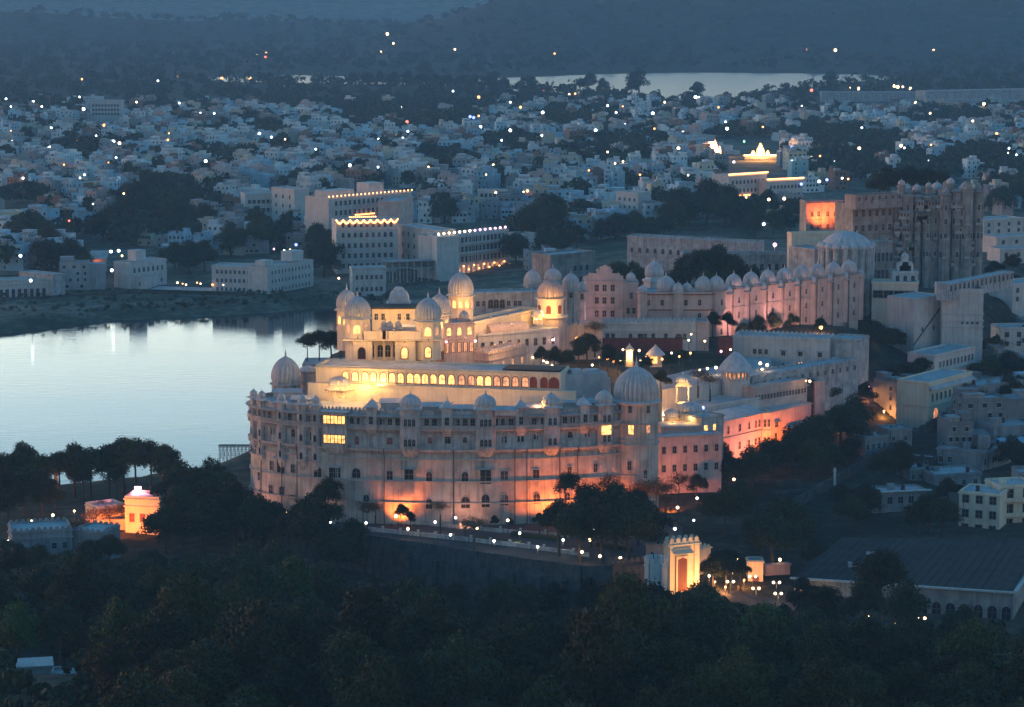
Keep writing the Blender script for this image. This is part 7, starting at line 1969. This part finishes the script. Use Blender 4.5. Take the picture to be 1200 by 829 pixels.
# the scaffold jetty in the lake
a, b = at(257, 541, 0), at(292, 541, 0)
t = thing('scaffold_jetty', 'pale lattice scaffold jetty standing in the lake beside the palace', 'jetty', a); L = b.x - a.x
mb = MB()
for k in range(9):
    x = L * k / 8
    for y in (0, 3.5): mb.box(x - .08, x + .08, y - .08, y + .08, -2, 5.0)
mb.build('upright', M['white'], t); mb = MB()
for z in (1.2, 2.6, 4.0, 5.0):
    for y in (-.1, 3.6): mb.box(-.3, L + .3, y - .07, y + .07, z, z + .14)
for k in range(8):
    x0, x1 = L * k / 8, L * (k + 1) / 8; mb.tube([(x0, -.2, .2), (x1, -.2, 5)], [.05, .05], 4); mb.tube([(x1, -.22, .2), (x0, -.22, 5)], [.05, .05], 4)
mb.build('brace', M['white'], t); MB().box(-.3, L + .3, .1, 3.4, 5.15, 5.3).build('deck', M['wood'], t)
# lantern tower and garden pavilion of the lamplit garden
p = at(737.5, 426, 41)
t = thing('lantern_tower', 'small tall glowing garden lantern tower', 'lantern', p); MB().prism(ngon(8, 1.4), -1, .8).build('base', M['cream'], t); MB().prism(ngon(8, 1.0), .8, 4.2).build('glass', M['lit'], t)
for k in range(8): MB().box(-.12, .12, -.12, .12, .8, 4.3).build('post', M['cream'], t, (1.05 * math.cos(k * math.pi / 4), 1.05 * math.sin(k * math.pi / 4), 0))
MB().lathe([(1.5, 4.3), (1.6, 4.5), (.9, 5.2), (.3, 5.8), (.02, 6.6)], 12).build('roof', M['cream'], t); point(t, (0, -2, 3), GOLD, 500)
p = at(768, 426, 41)
t = thing('garden_kiosk', 'small kiosk with a curved blue grey roof and a bright window', 'kiosk', p); MB().box(-2, 2, -1.5, 2.5, -1, 3).build('wall', M['cream'], t)
MB().lathe([(3.1, 2.8), (2.9, 3.2), (1.9, 4.2), (1.3, 4.8), (.5, 5.5), (.02, 6.2)], 20).build('roof', M['dome'], t); window(t, (-.6, -1.5, .2), 0, 'rect', 2.2, 2.2, 'lit', 'cream', name='lit_window')
Bld('garden_terrace', 'high garden terrace wall behind the lakeside dome carrying dark trees', 'terrace', (354, 427), (404, 427), 42.2, -3, 14, yaw=0, mat='stone_up', roof='roof', par=.15, cornice=False)
# garden and yard trees
for u, v, z, R, kind, tint, tk, lk in ((360, 424, 42, 4.0, 'open', 'blackish green', 4, 0), (374, 423, 42, 4.8, 'open', 'blackish green', 4.5, 0), (388, 423, 42, 4.8, 'full', 'blackish green', 3.5, 0), (399, 421, 42, 4.2, 'open', 'dark green', 4, 0),
        (688, 425, 41, 5.0, 'full', 'blackish green', 3, 0), (697, 418, 41, 4.2, 'bare', 'olive', 8, 'tall feathery tree'), (678, 428, 41, 4.2, 'full', 'dark green', 2, 0), (634, 428, 42, 3.2, 'full', 'dark green', 1.5, 0), (650, 432, 42, 3.4, 'full', 'blackish green', 1.5, 0), (664, 434, 42, 3.2, 'full', 'dark green', 1.5, 0), (620, 424, 42, 2.8, 'full', 'dark green', 1.2, 0), (712, 432, 41, 3.6, 'full', 'blackish green', 2, 0), (724, 434, 41, 2.8, 'full', 'dark green', 1.2, 0), (758, 434, 41, 2.6, 'full', 'dark green', 1, 0), (784, 432, 41, 2.4, 'full', 'dark green', 1, 0), (800, 425, 41, 2.4, 'full', 'blackish green', 1, 0),
        (775, 470, 33, 3.4, 'full', 'brownish', 5, 0), (818, 465, 33, 4.4, 'bare', 'brownish', 5, 0), (832, 470, 32, 3.8, 'bare', 'brownish', 5, 0), (835, 392, 41, 3.4, 'full', 'dark green', 2.5, 0), (853, 391, 41, 3.6, 'full', 'blackish green', 2.5, 0), (871, 395, 38.5, 3.0, 'full', 'dark green', .4, 0), (888, 393, 38.5, 3.8, 'full', 'blackish green', .4, 0), (906, 389, 38.5, 4.0, 'full', 'blackish green', .4, 0), (924, 385, 38.5, 4.2, 'full', 'dark green', .4, 0), (942, 381, 38.5, 4.4, 'full', 'blackish green', .4, 0), (962, 376, 38.5, 4.4, 'full', 'dark green', .4, 0), (982, 371, 38.5, 4.6, 'full', 'blackish green', .4, 0), (961, 391, 40, 2.6, 'full', 'dark green', 1.6, 0)):
    tree(at(u, v, z), R, kind, tint, 'garden_tree', 'trees in the palace gardens', lk or None, tk, (u, v - 12))
YARD = ((1022, 410, 9.2, 'dark green', 1.5), (998, 408, 6, 'olive', 1), (1045, 410, 6, 'blackish green', 1), (1062, 476, 8.0, 'blackish green', 5), (1080, 462, 6, 'dark green', 4), (1044, 466, 6, 'dark green', 4), (990, 478, 8.0, 'blackish green', 2), (1010, 474, 6, 'dark green', 2), (971, 472, 5.5, 'dark green', 2),
        (940, 545, 8.5, 'blackish green', 3), (960, 540, 9, 'dark green', 4), (985, 530, 9, 'blackish green', 4), (925, 555, 7.5, 'dark green', 3), (905, 562, 7, 'blackish green', 3), (1000, 520, 8, 'dark green', 4), (880, 570, 6.5, 'dark green', 3), (950, 562, 6.5, 'olive', 2.5), (975, 556, 6, 'dark green', 2), (995, 545, 5, 'blackish green', 2),
        (855, 575, 6, 'blackish green', 3), (868, 596, 5, 'dark green', 2.5), (845, 560, 4.6, 'blackish green', 4), (850, 630, 6.5, 'brownish', 5), (870, 622, 5, 'brownish', 5), (905, 672, 8.5, 'dark green', 6), (920, 655, 8, 'olive', 6), (893, 655, 6.5, 'dark green', 5), (850, 690, 5.5, 'blackish green', 3), (868, 692, 3.0, 'blackish green', 4.5), (836, 688, 4.5, 'blackish green', 2.5), (940, 650, 6, 'dark green', 3), (955, 668, 5, 'blackish green', 2.5),
        (1015, 610, 6.5, 'blackish green', 3), (1000, 625, 6, 'dark green', 3), (985, 605, 5, 'blackish green', 2.5), (1090, 625, 6, 'blackish green', 3), (1105, 630, 6, 'dark green', 3), (1075, 628, 5, 'blackish green', 3), (1055, 560, 6, 'blackish green', 2), (1035, 565, 5.5, 'dark green', 2), (1110, 590, 4.5, 'dark green', 2), (1185, 552, 6, 'dark green', 2.5), (1200, 558, 6, 'blackish green', 2), (1160, 460, 8, 'olive', 5), (1180, 452, 8.5, 'dark green', 5), (1172, 425, 7, 'olive', 4), (1150, 500, 7, 'blackish green', 3), (1180, 488, 7, 'dark green', 3), (1135, 492, 6, 'blackish green', 2.5), (1195, 480, 7, 'blackish green', 3), (1145, 415, 5, 'dark green', 3), (1135, 378, 4, 'brownish', 2), (1190, 350, 6, 'dark green', 3), (1187, 322, 5, 'blackish green', 3), (1205, 420, 7, 'dark green', 4), (1120, 455, 5, 'blackish green', 2), (1165, 325, 5, 'blackish green', 2))
for u, v, R, tint, tk in YARD:
    tree(drop(u, v), R, 'full', tint, 'yard_tree', 'trees in the dark yards and gardens right of the palace', None, tk, (u, v - 15), sq=.72 if v < 480 else .9)
# trees before the crescent wall
for u, v, R, kind, tint, tk, lk in ((662, 640, 4.8, 'open', 'blackish green', 14, 'tall dark tree'), (655, 652, 7, 'full', 'blackish green', 5.5, 0), (680, 659, 8, 'full', 'dark green', 6, 0), (706, 662, 8, 'full', 'blackish green', 6.5, 0), (735, 664, 8.5, 'full', 'dark green', 6, 0), (763, 658, 7, 'full', 'blackish green', 5, 0), (692, 642, 7, 'full', 'blackish green', 7, 0), (722, 645, 7, 'full', 'dark green', 7, 0), (748, 640, 6, 'full', 'blackish green', 6, 0), (632, 628, 2.2, 'full', 'blackish green', 3, 0), (642, 632, 2.6, 'full', 'dark green', 3, 0),
        (770, 610, 6.5, 'bare', 'brownish', 6, 0), (715, 612, 7, 'bare', 'brownish', 6, 'airy brown crowned tree'), (752, 612, 5.5, 'bare', 'brownish', 6, 0), (795, 600, 4.6, 'bare', 'brownish', 7, 0), (780, 605, 3.6, 'bare', 'olive', 6, 0), (840, 545, 4.4, 'open', 'blackish green', 6, 0), (826, 548, 3.6, 'bare', 'brownish', 5, 0), (857, 548, 3.2, 'full', 'blackish green', 5, 0), (816, 585, 3.8, 'full', 'blackish green', 2.5, 0),
        (470, 618, 2.6, 'full', 'blackish green', 3.2, 'small dark tree against the flare'), (481, 622, 2.0, 'full', 'blackish green', 2.6, 0), (516, 628, 3.4, 'bare', 'olive', 7, 'pale bare tree'), (430, 622, 4.2, 'bare', 'brownish', 4, 'thin bare shrub tree'), (440, 616, 3.2, 'bare', 'brownish', 4, 0), (556, 645, 4.2, 'bare', 'olive', 5, 'twiggy bare tree'), (580, 622, 1.7, 'full', 'blackish green', 1.6, 0), (597, 620, 1.5, 'full', 'dark green', 1.2, 0), (545, 630, 2.2, 'bare', 'olive', 3, 0),
        (352, 628, 6.5, 'full', 'blackish green', 9, 0), (374, 634, 8.5, 'full', 'dark green', 9, 0), (398, 640, 8, 'full', 'blackish green', 6, 0), (348, 606, 3.0, 'full', 'dark green', 4, 0), (415, 650, 6.5, 'full', 'dark green', 3, 0), (385, 615, 5.0, 'full', 'blackish green', 6, 0)):
    p = at(u, v, 11.2) if (v < 648 and u > 340 or u > 640) else drop(u, v)
    if u in (352, 374, 398, 415): p = Vector((p.x, p.y - 10, ground(p.x, p.y - 10)))
    tree(p, R, kind, tint, 'terrace_tree', 'trees on the terrace before the curved palace', lk or None, tk, (u, v - 25))
# ridge trees against the lake
for k, (u, v, R, tk) in enumerate(((6, 588, 7.5, 5), (27, 585, 6.5, 6), (47, 586, 7, 6), (70, 585, 6.6, 7), (88, 583, 7.2, 7), (107, 584, 7.6, 7), (127, 582, 7.4, 7), (146, 580, 7.4, 8), (160, 582, 7.8, 8.5), (177, 583, 7.2, 7.5), (193, 585, 6.6, 6), (211, 588, 7.5, 3.5), (229, 592, 7.5, 3), (248, 592, 7.5, 2), (263, 589, 4, 1.5), (-10, 588, 7.5, 4), (98, 587, 5, 5), (137, 585, 5, 5), (36, 592, 6, 3))):
    tree(drop(u, v), R, 'open' if k % 3 != 1 else 'full', ('blackish green', 'dark green', 'olive')[k % 3 if k % 5 else 1], 'ridge_tree', 'ridge trees against the lake', None, tk, (u, v - 50))
for u, v, R, tint in ((10, 610, 7.5, 'blackish green'), (30, 604, 6.5, 'dark green'), (50, 606, 6, 'blackish green'), (-5, 622, 7, 'blackish green'), (200, 620, 7, 'blackish green'), (215, 640, 8, 'dark green'), (235, 618, 8, 'blackish green'), (258, 622, 8.5, 'dark green'), (275, 640, 8.5, 'blackish green'), (300, 650, 8, 'dark green'), (195, 650, 7, 'dark green'), (240, 650, 8, 'blackish green'), (322, 650, 7.5, 'blackish green'), (62, 600, 4, 'dark green')):
    tree(drop(u, v), R, 'full', tint, 'ridge_tree', 'dark trees between the floodlit house and the road', None, R * .6, (u, v - 20))
for u, v, R in ((96, 636, 4.6), (128, 622, 4.6), (110, 625, 4.2), (80, 640, 4.4), (143, 618, 4.0), (165, 620, 3.8), (178, 612, 3.4), (120, 612, 3.6)):
    tree(drop(u, v), R, 'bare', 'brownish', 'bare_tree', 'bare trees by the floodlit house', 'bare twiggy tree', 3, (u, v - 12))
# scrub on the mud bank of the far shore
br = random.Random(3); bsp = []
while len(bsp) < 260:
    u, v = br.uniform(-20, 470), br.uniform(343, 372)
    p = drop(u, v)
    if sdf(np.array([p.x]), np.array([p.y]), LAKE)[0] > 4: bsp.append((p.x, p.y, p.z - .3, br.uniform(.5, 2.0)))
mass_trees('bank_scrub', 'low scrub and reeds on the mud bank of the far shore', bsp, 12, 60)
# the valley wood
fr = random.Random(31)
pts = []
tries = 0
HOLE = [(20, 770, 88, 812, 10)]
while len(pts) < 165 and tries < 30000:
    tries += 1
    y = fr.uniform(415, 668); x = fr.uniform(-.215, .215) * y
    wy = float(wall_y(x)) if _WX[0] < x < _WX[-1] else 1e9
    z = ground(x, y); u, v = proj((x, y, z))
    if u < -40 or u > 1240 or v > 1000: continue
    lim = np.interp(u, [-50, 0, 120, 200, 330, 430, 690, 757, 790, 860, 940, 1060, 1200, 1260], [655, 655, 652, 640, 640, 690, 712, 700, 696, 702, 716, 738, 735, 735])
    if y > wy - 4: continue
    R = fr.uniform(5.0, 8.6) * (1.0 if y > 560 else 1.12)
    pm = 3050 / y
    if v - 2.15 * R * pm < lim - 14: continue
    if v > 762 and u + R * pm > 14 and u - R * pm < 92 and v - 2.1 * R * pm < 800 and y < 548: continue
    if any((x - a) ** 2 + (y - b) ** 2 < ((R + c) * .72) ** 2 for a, b, c in pts): continue
    pts.append((x, y, R))
TW = ['dark green'] * 5 + ['mid green'] * 3 + ['olive'] * 2 + ['bluish green'] * 2 + ['blackish green'] * 4 + ['bright green'] + ['brownish']
for x, y, R in pts:
    z = ground(x, y); tint = fr.choice(TW)
    tree((x, y, z), R, 'full', tint, 'forest_tree', 'trees of the dark valley wood', None, R * .55, None, sq=fr.uniform(.85, 1.2))
for u, v, R, tint, tk in ((1030, 745, 8, 'blackish green', 9), (1012, 752, 6.5, 'dark green', 6), (1062, 758, 6.5, 'dark green', 5), (965, 738, 5.5, 'dark green', 4), (940, 730, 5, 'blackish green', 3), (1130, 762, 5.5, 'dark green', 3), (590, 722, 3.6, 'olive', 4), (690, 726, 4.5, 'blackish green', 3), (500, 722, 4, 'dark green', 2.5)):
    tree(drop(u, v), R, 'full', tint, 'forest_tree', 'trees of the dark valley wood', None, tk, (u, v - 40))
for u, v, R, tk in ((22, 676, 4.6, 1.5), (48, 682, 5.2, 1.5), (78, 680, 4.8, 1.5), (104, 674, 5.0, 2), (128, 668, 5.0, 2), (5, 664, 4.2, 2), (440, 716, 3.6, 2), (470, 722, 4, 2), (535, 724, 4.2, 2.5), (620, 728, 4.4, 2.5), (650, 724, 3.6, 3), (725, 722, 4.2, 3)):
    tree(drop(u, v), R, 'full', fr.choice(['blackish green', 'dark green']), 'forest_tree', 'trees of the dark valley wood', None, tk, (u, v - 30))
# undergrowth between the trunks
ug = [(fr.uniform(-.22, .22) * yy, yy) for yy in [fr.uniform(430, 672) for _ in range(1150)]]
sp = []
for x, y in ug:
    wy = float(wall_y(x)) if _WX[0] < x < _WX[-1] else 1e9
    z = ground(x, y); u, v = proj((x, y, z))
    lim = np.interp(u, [-50, 120, 330, 430, 690, 757, 790, 860, 940, 1060, 1200, 1260], [660, 660, 668, 705, 712, 705, 706, 710, 722, 745, 755, 760])
    if v > lim and y < wy - 3 and not (8 < u < 95 and 768 < v < 812): sp.append((x, y, z - 1.0, fr.uniform(2.2, 3.8)))
mass_trees('undergrowth', 'dark bushes and saplings filling the wood under the tall trees', sp, 8, 260)
for k in range(7):                                           # palms and young trees at the wall foot
    pass
# ------------------------------------------------------------------ lamps around the palace
for u, v in ((284, 596), (335, 601), (372, 609), (387, 612), (429, 613), (464, 605), (478, 620), (510, 612), (528, 627), (534, 607), (559, 619), (595, 610), (609, 625), (579, 634), (660, 633), (691, 633), (654, 622), (630, 641), (682, 647), (703, 652), (727, 654)):
    lamp(u, v, 3.4, 'warm' if u % 3 else 'white', .5, light=55 if u in (335, 478, 510, 609, 579, 630, 682, 660) else 0, z=11.2)
for u, v in ((772, 606), (794, 595), (817, 584), (813, 610), (791, 620), (749, 617), (697, 620), (802, 664), (831, 675), (864, 656), (914, 656), (858, 671), (860, 562), (960, 536)):
    lamp(u, v, 4.0, 'white' if u % 2 else 'warm', .45, group='lamps along the garden paths by the gate', light=40 if u in (802, 831, 864) else 0)
for u, v in ((838, 682), (850, 688), (872, 680), (812, 688)): lamp(u, v, 2.0, 'orange', .32, group='small orange lamps by the gate drive', light=220, look='small orange drive lamp')
def twin(u, v, dim=False):
    p = drop(u, v, 3.6)
    t = thing('twin_lamp', label_at('dim twin globe lamp post' if dim else 'twin globe lamp post', u, v), 'lamp', p, 0, 'twin globe lamps along the drive')
    MB().tube([(0, 0, -.2), (0, 0, 3.6)], [.1, .06], 6).box(-.8, .8, -.05, .05, 3.3, 3.4).build('pole', M['iron'], t)
    g, _ = lamp_meshes('orange' if dim else 'warm', .34)
    for s in (-1, 1): inst(g, 'globe', t, (s * .78, 0, 3.65))
    point(t, (0, -.3, 3.0), LAMP['warm'], 18)
for u, v in ((856, 682), (886, 690), (882, 676), (910, 683), (912, 696), (938, 704), (965, 697), (966, 711), (1080, 725), (1081, 738)): twin(u, v)
twin(936, 691, True)
for u, v in ((1019, 723), (1049, 717), (1049, 732), (1118, 745), (1149, 739)): lamp(u, v, 3.6, 'warm', .38, group='single lamps at the end of the drive', look='small warm drive lamp')
for u, v, c in ((658, 407, 'w'), (625, 419, 'w'), (641, 425, 'w'), (637, 423, 'w'), (647, 429, 'w'), (694, 428, 'w'), (689, 404, 'w'), (730, 410, 'w'), (749, 411, 'w'), (719, 424, 'o'), (727, 423, 'w'), (751, 423, 'w'), (787, 414, 'w'), (807, 399, 'w'), (810, 392, 'w'), (826, 400, 'w'), (809, 414, 'o'), (845, 412, 'p'), (856, 410, 'w'), (712, 421, 'o'), (757, 419, 'o'), (776, 421, 'o'), (796, 418, 'o'), (702, 419, 'o'), (523, 401, 'p'), (557, 400, 'p')):
    lamp(u, v, 2.8, {'w': 'warm', 'o': 'orange', 'p': 'pink'}[c], .42, group='lamps of the palace gardens', light=30 if c == 'o' else 0, z=41 if u > 600 else 51.5, look={'w': 'warm', 'o': 'orange', 'p': 'pink'}[c] + ' garden lamp')
for u, v, r in ((820, 434, .5), (829, 432, .5), (839, 431, .5), (891, 426, .75), (899, 428, .55), (893, 433, .4)):
    lamp(u, v, 2.0, 'warm', r, group='lamps on the hall roof', z=36.2, look='round roof lamp', light=25)
for u, v, z, c, r, lt in ((949, 447, 34.5, 'warm', .5, 60), (944.5, 446.5, 34.5, 'orange', .35, 0), (824, 478, 33, 'blue', .5, 25), (790, 471, 30, 'blue', .75, 120), (779, 486, 28, 'warm', .7, 60), (1024, 421, 32, 'orange', .7, 900), (1003, 462, 24, 'orange', .5, 500), (1036, 482, 18, 'orange', .5, 500), (1018, 452, 25, 'pink', .4, 350), (975, 500, 18, 'orange', .4, 250), (1056, 466, 18, 'orange', .8, 1500), (1087, 464, 17.5, 'warm', .6, 120), (1107, 465, 17.5, 'warm', .6, 120), (1097, 392, 30, 'warm', .6, 150), (1103, 390, 30, 'warm', .75, 150), (1115, 390, 30, 'white', .65, 150), (962, 384, 39, 'orange', .75, 500), (994, 350, 41, 'warm', .45, 30), (908, 287, 44, 'pink', .95, 900), (837, 282, 42, 'orange', .9, 300), (823, 518, 21, 'warm', .6, 60), (827, 521, 20, 'white', .5, 0)):
    lamp(u, v, 2.6, c, r, group='lamps on and around the palace roofs', light=lt, z=None if u in (1024, 1056, 962, 1003, 1036, 1018, 975) else z - 2.6, look={'warm': 'warm', 'orange': 'strong orange', 'blue': 'violet blue', 'white': 'white', 'pink': 'pinkish white'}[c] + ' lamp')
for u, v in ((62, 604), (87, 599), (37, 611), (120, 603), (105, 600), (176, 586)): lamp(u, v, 3.2, 'warm' if u != 105 else 'orange', .45, group='lamps in the garden of the floodlit house', light=60)
for k, (u, v) in enumerate(((16, 622), (14, 626), (11.5, 630), (9.5, 634.5), (7, 639), (4, 643), (1, 647))):
    lamp(u, v, 2.2, 'white', .42, group='slanting row of lamps beside the castellated house', look=f"{['topmost','second','third','fourth','fifth','sixth','lowest'][k]} of the slanting row of white lamps", light=20)
for u, v in ((229, 576), (216, 577)): lamp(u, v, 3, 'warm', .35, group='lamps under the ridge trees')
p = drop(63, 552, 0)
# ------------------------------------------------------------------ floodlights
def fl(u, v, z, tgt, col, power, size=90, label=None):
    p = at(u, v, z) if z else drop(u, v) + Vector((0, 0, 1.25)); return flood(p, tgt, col, power, size, label=label)
def fy(u, v, y, tgt, col, power, size=90, label=None): return flood(aty(u, v, y), tgt, col, power, size, label=label)
def wallpt(u, v):
    z = HC - (v + 35) * .2344; t = tcol(u, z); q, a = ell(t); return (CX + q.x, CY + q.y, z)
def wf(u, off, power, col=ORANGE, up=9.0, size=120, label=None, spread=0.0):
    t = tcol(u, 13); q, a_ = ell(t, .9 + off); w_, _ = ell(tcol(u + spread, 13), .8)
    return flood((CX + q.x, CY + q.y, 12.3), (CX + w_.x, CY + w_.y, 12.3 + up), col, power, size, label=label)
wf(470, 4.2, 2550, up=4, size=105, label='ground floodlight throwing the big orange flare up the palace wall'); wf(479, 5, 2400, up=9, size=80, label='second floodlight in the orange flare on the palace wall'); wf(462, 4.6, 420, size=100, label='third floodlight at the edge of the orange flare'); wf(488, 5, 380, up=6, size=90, label='fourth floodlight right of the orange flare')
wf(612, 4.6, 630, size=110, label='floodlight under the arched lower windows'); wf(630, 5.2, 1700, size=110, label='floodlight washing the right part of the curved wall orange'); wf(645, 4.6, 2600, size=115, label='strong floodlight left of the tree clump under the big dome')
wf(674, 5.5, 1800, size=115, label='floodlight hidden by the tree clump under the big dome'); wf(702, 5.5, 1700, size=115, label='second floodlight hidden by the tree clump under the big dome'); wf(545, 7, 150, (1, .36, .2), label='weak floodlight near the bare tree at the palace foot')
fl(740, 612, 12.4, (tw.x, 722, 22), ORANGE, 1600, 120, 'floodlight at the foot of the big dome tower')
wf(300, 8.0, 495, (1, .36, .2), label='soft floodlight on the rounded palace end wall'); wf(318, 8.0, 495, (1, .36, .2), label='soft floodlight where the palace end wall meets the road'); wf(345, 8.0, 390, (1, .38, .24), label='soft floodlight behind the big tree by the palace end'); wf(375, 8.0, 300, (1, .4, .26), label='soft floodlight hidden by the big tree by the palace end')
fl(786, 602, 0, tuple(aty(790, 575, 775)), ORANGE, 3000, 120, 'floodlight burning behind the bare trees right of the dome tower')
fl(312, 588, 12.4, wallpt(316, 560), (1, .42, .26), 1500, 130, 'soft floodlight on the rounded palace end wall')
fl(292, 583, 12.0, wallpt(297, 560), (1, .40, .24), 900, 130, 'soft floodlight where the palace end wall meets the road')
fl(350, 602, 12.4, wallpt(360, 570), (1, .42, .28), 900, 130, 'soft floodlight behind the big tree by the palace end')
fl(545, 618, 12.4, wallpt(545, 590), (1, .34, .14), 700, 130, 'weak floodlight near the bare tree at the palace foot')
e = Vector((of.o.x, of.o.y, 0))
# gold light on the court palace and roof pavilions
for u, v, y, c, pw in ((419, 395, 749, GOLD, 330), (402, 396, 752, GOLD, 200), (502, 397, 747, GOLD, 330), (474, 400, 750, GOLD, 230), (436, 402, 750, GOLD, 160), (460, 390, 748, AMBER, 420), (452, 374, 768, GOLD, 520), (474, 372, 768, GOLD, 420), (404, 372, 768, GOLD, 260), (515, 376, 768, GOLD, 220), (540, 352, 803, AMBER, 420), (525, 398, 762, (1, .45, .3), 300), (545, 396, 763, (1, .5, .3), 300), (535, 372, 765, AMBER, 260),
                      (575, 372, 796, GOLD, 700), (595, 368, 801, GOLD, 700), (615, 364, 808, GOLD, 700), (600, 380, 796, PINKL, 420), (585, 378, 792, PINKL, 260), (590, 402, 774, GOLD, 420), (606, 400, 778, GOLD, 420), (580, 404, 772, GOLD, 260), (640, 366, 822, GOLD, 750), (655, 366, 823, GOLD, 550), (632, 374, 816, GOLD, 260), (648, 400, 818, PINKL, 300),
                      (382, 456, 733, GOLD, 800), (399, 455, 731, GOLD, 800), (414, 456, 733, GOLD, 700), (427, 452, 735, GOLD, 900), (445, 452, 736, GOLD, 800), (480, 467, 727, AMBER, 550), (530, 471, 723, AMBER, 700), (580, 474, 720, AMBER, 700), (630, 477, 717, AMBER, 550), (799, 452, 786, GOLD, 480), (808, 492, 771, GOLD, 160), (788, 494, 771, GOLD, 130), (827, 498, 773, GOLD, 80)):
    p = aty(u, v, y)
    t = thing('cove_lamp', label_at(('hidden gold lamp' if c == GOLD else 'hidden amber lamp' if c == AMBER else 'hidden pinkish lamp') + (' on the terrace below' if y < 745 else ' up on the roofs'), u, v), 'lamp', p, 0, 'hidden cove lamps on the palace roofs')
    MB().box(-.18, .18, -.12, .12, -.5, -.3).lathe([(.02, -.3), (.16, -.25), (.16, .0), (.02, .02)], 8).build('body', M['iron'], t)
    point(t, (0, 0, .35), c, pw * (.34 if y < 745 else .62), .25)
# pink wash on the domed wing, orange on the fort house, the red glow on the roofs
for u, v, z, tg, c, pw, lb in ((760, 402, 40, (775, 360), PINKL, 2600, 'pink floodlight in the garden before the domed wing'), (820, 402, 40, (830, 360), PINKL, 2600, 'pink floodlight at the corner of the domed wing'), (870, 396, 40, (868, 355), PINKL, 2600, 'pink floodlight under the second bays of the domed wing'), (915, 386, 40.5, (912, 348), PINKL, 1800, 'pink floodlight under the middle bays of the domed wing'), (705, 400, 40, (708, 345), PINKL, 2600, 'pink floodlight under the stepped mansion'),
                              
                              (108, 322, 5, (108, 308), (1, .25, .1), 2500, 'floodlight before the orange shack')):
    P = at(u, v, z); fl(u, v, z, tuple(aty(tg[0], tg[1], P.y + 14)), c, pw, 125, lb)
fy(962, 264, oh.o.y - 5, tuple(aty(966, 244, oh.o.y)), (1, .15, .03), 6500, 155, 'floodlight turning the old fort house orange'); fy(988, 262, oh.o.y - 3, tuple(aty(990, 250, oh.o.y + 1)), (1, .17, .03), 2600, 150, 'floodlight under the fort house balcony')
fy(1022, 236, 1012, tuple(aty(1024, 229, 1024)), (1, .14, .05), 500, 110, 'floodlight along the red roof edge')
def fp(x, y, tgt, col, power, size=110, label=None, dz=1.25): return flood((x, y, ground(x, y) + dz), tgt, col, power, size, label=label)
fp(79.5, 791.5, (72, 798, 21), (1, .26, .14), 3600, 125, 'pinkish floodlight before the two storey front'); fp(86, 799.5, (80, 806, 20), ORANGE, 3600, 115, 'floodlight at the angle of the orange corner palace'); fp(95, 806, (88, 814, 21), ORANGE, 2600, 120, 'floodlight on the side wing of the orange corner palace')
fp(66, 778, (61, 783, 19), ORANGE, 2600, 120, 'floodlight glowing through the dark tree by the pink house'); fp(55, 742, (50, 753, 18), (1, .36, .28), 420, 125, 'pink floodlight on the pale pink house front')
fp(51.5, 647, (44, 657, 13), AMBER, 2600, 110, 'floodlight before the castellated gate'); fp(56, 655, (50, 662, 11), (1, .42, .12), 1800, 110, 'second floodlight right of the castellated gate'); fp(63.8, 658.5, (63.8, 667, 9), (1, .36, .1), 700, 110, 'small floodlight facing the orange lodge')
fp(-105, 714.5, (-106, 728, 13), (1, .30, .06), 1700, 125, 'floodlight before the blazing yellow house', 3); fp(-112, 716, (-113, 729, 11), ORANGE, 3200, 130, 'orange floodlight on the terrace wall', 3); fp(-119, 717, (-116, 729, 10), ORANGE, 2600, 140, 'orange floodlight among the bare trees', 2); fp(-135.5, 757, (-135.3, 763, 12), ORANGE, 700, 80, 'floodlight at the foot of the lit mast')
fl(1140, 556, 12, tuple(at(1150, 560, 13)), (1, .12, .06), 260, 140, 'red floodlight in the bush behind the cream house')
for k in range(4):
    p = aty((420, 445, 440, 458)[k], (258, 262, 250, 268)[k], 1370 if k < 2 else 1362)
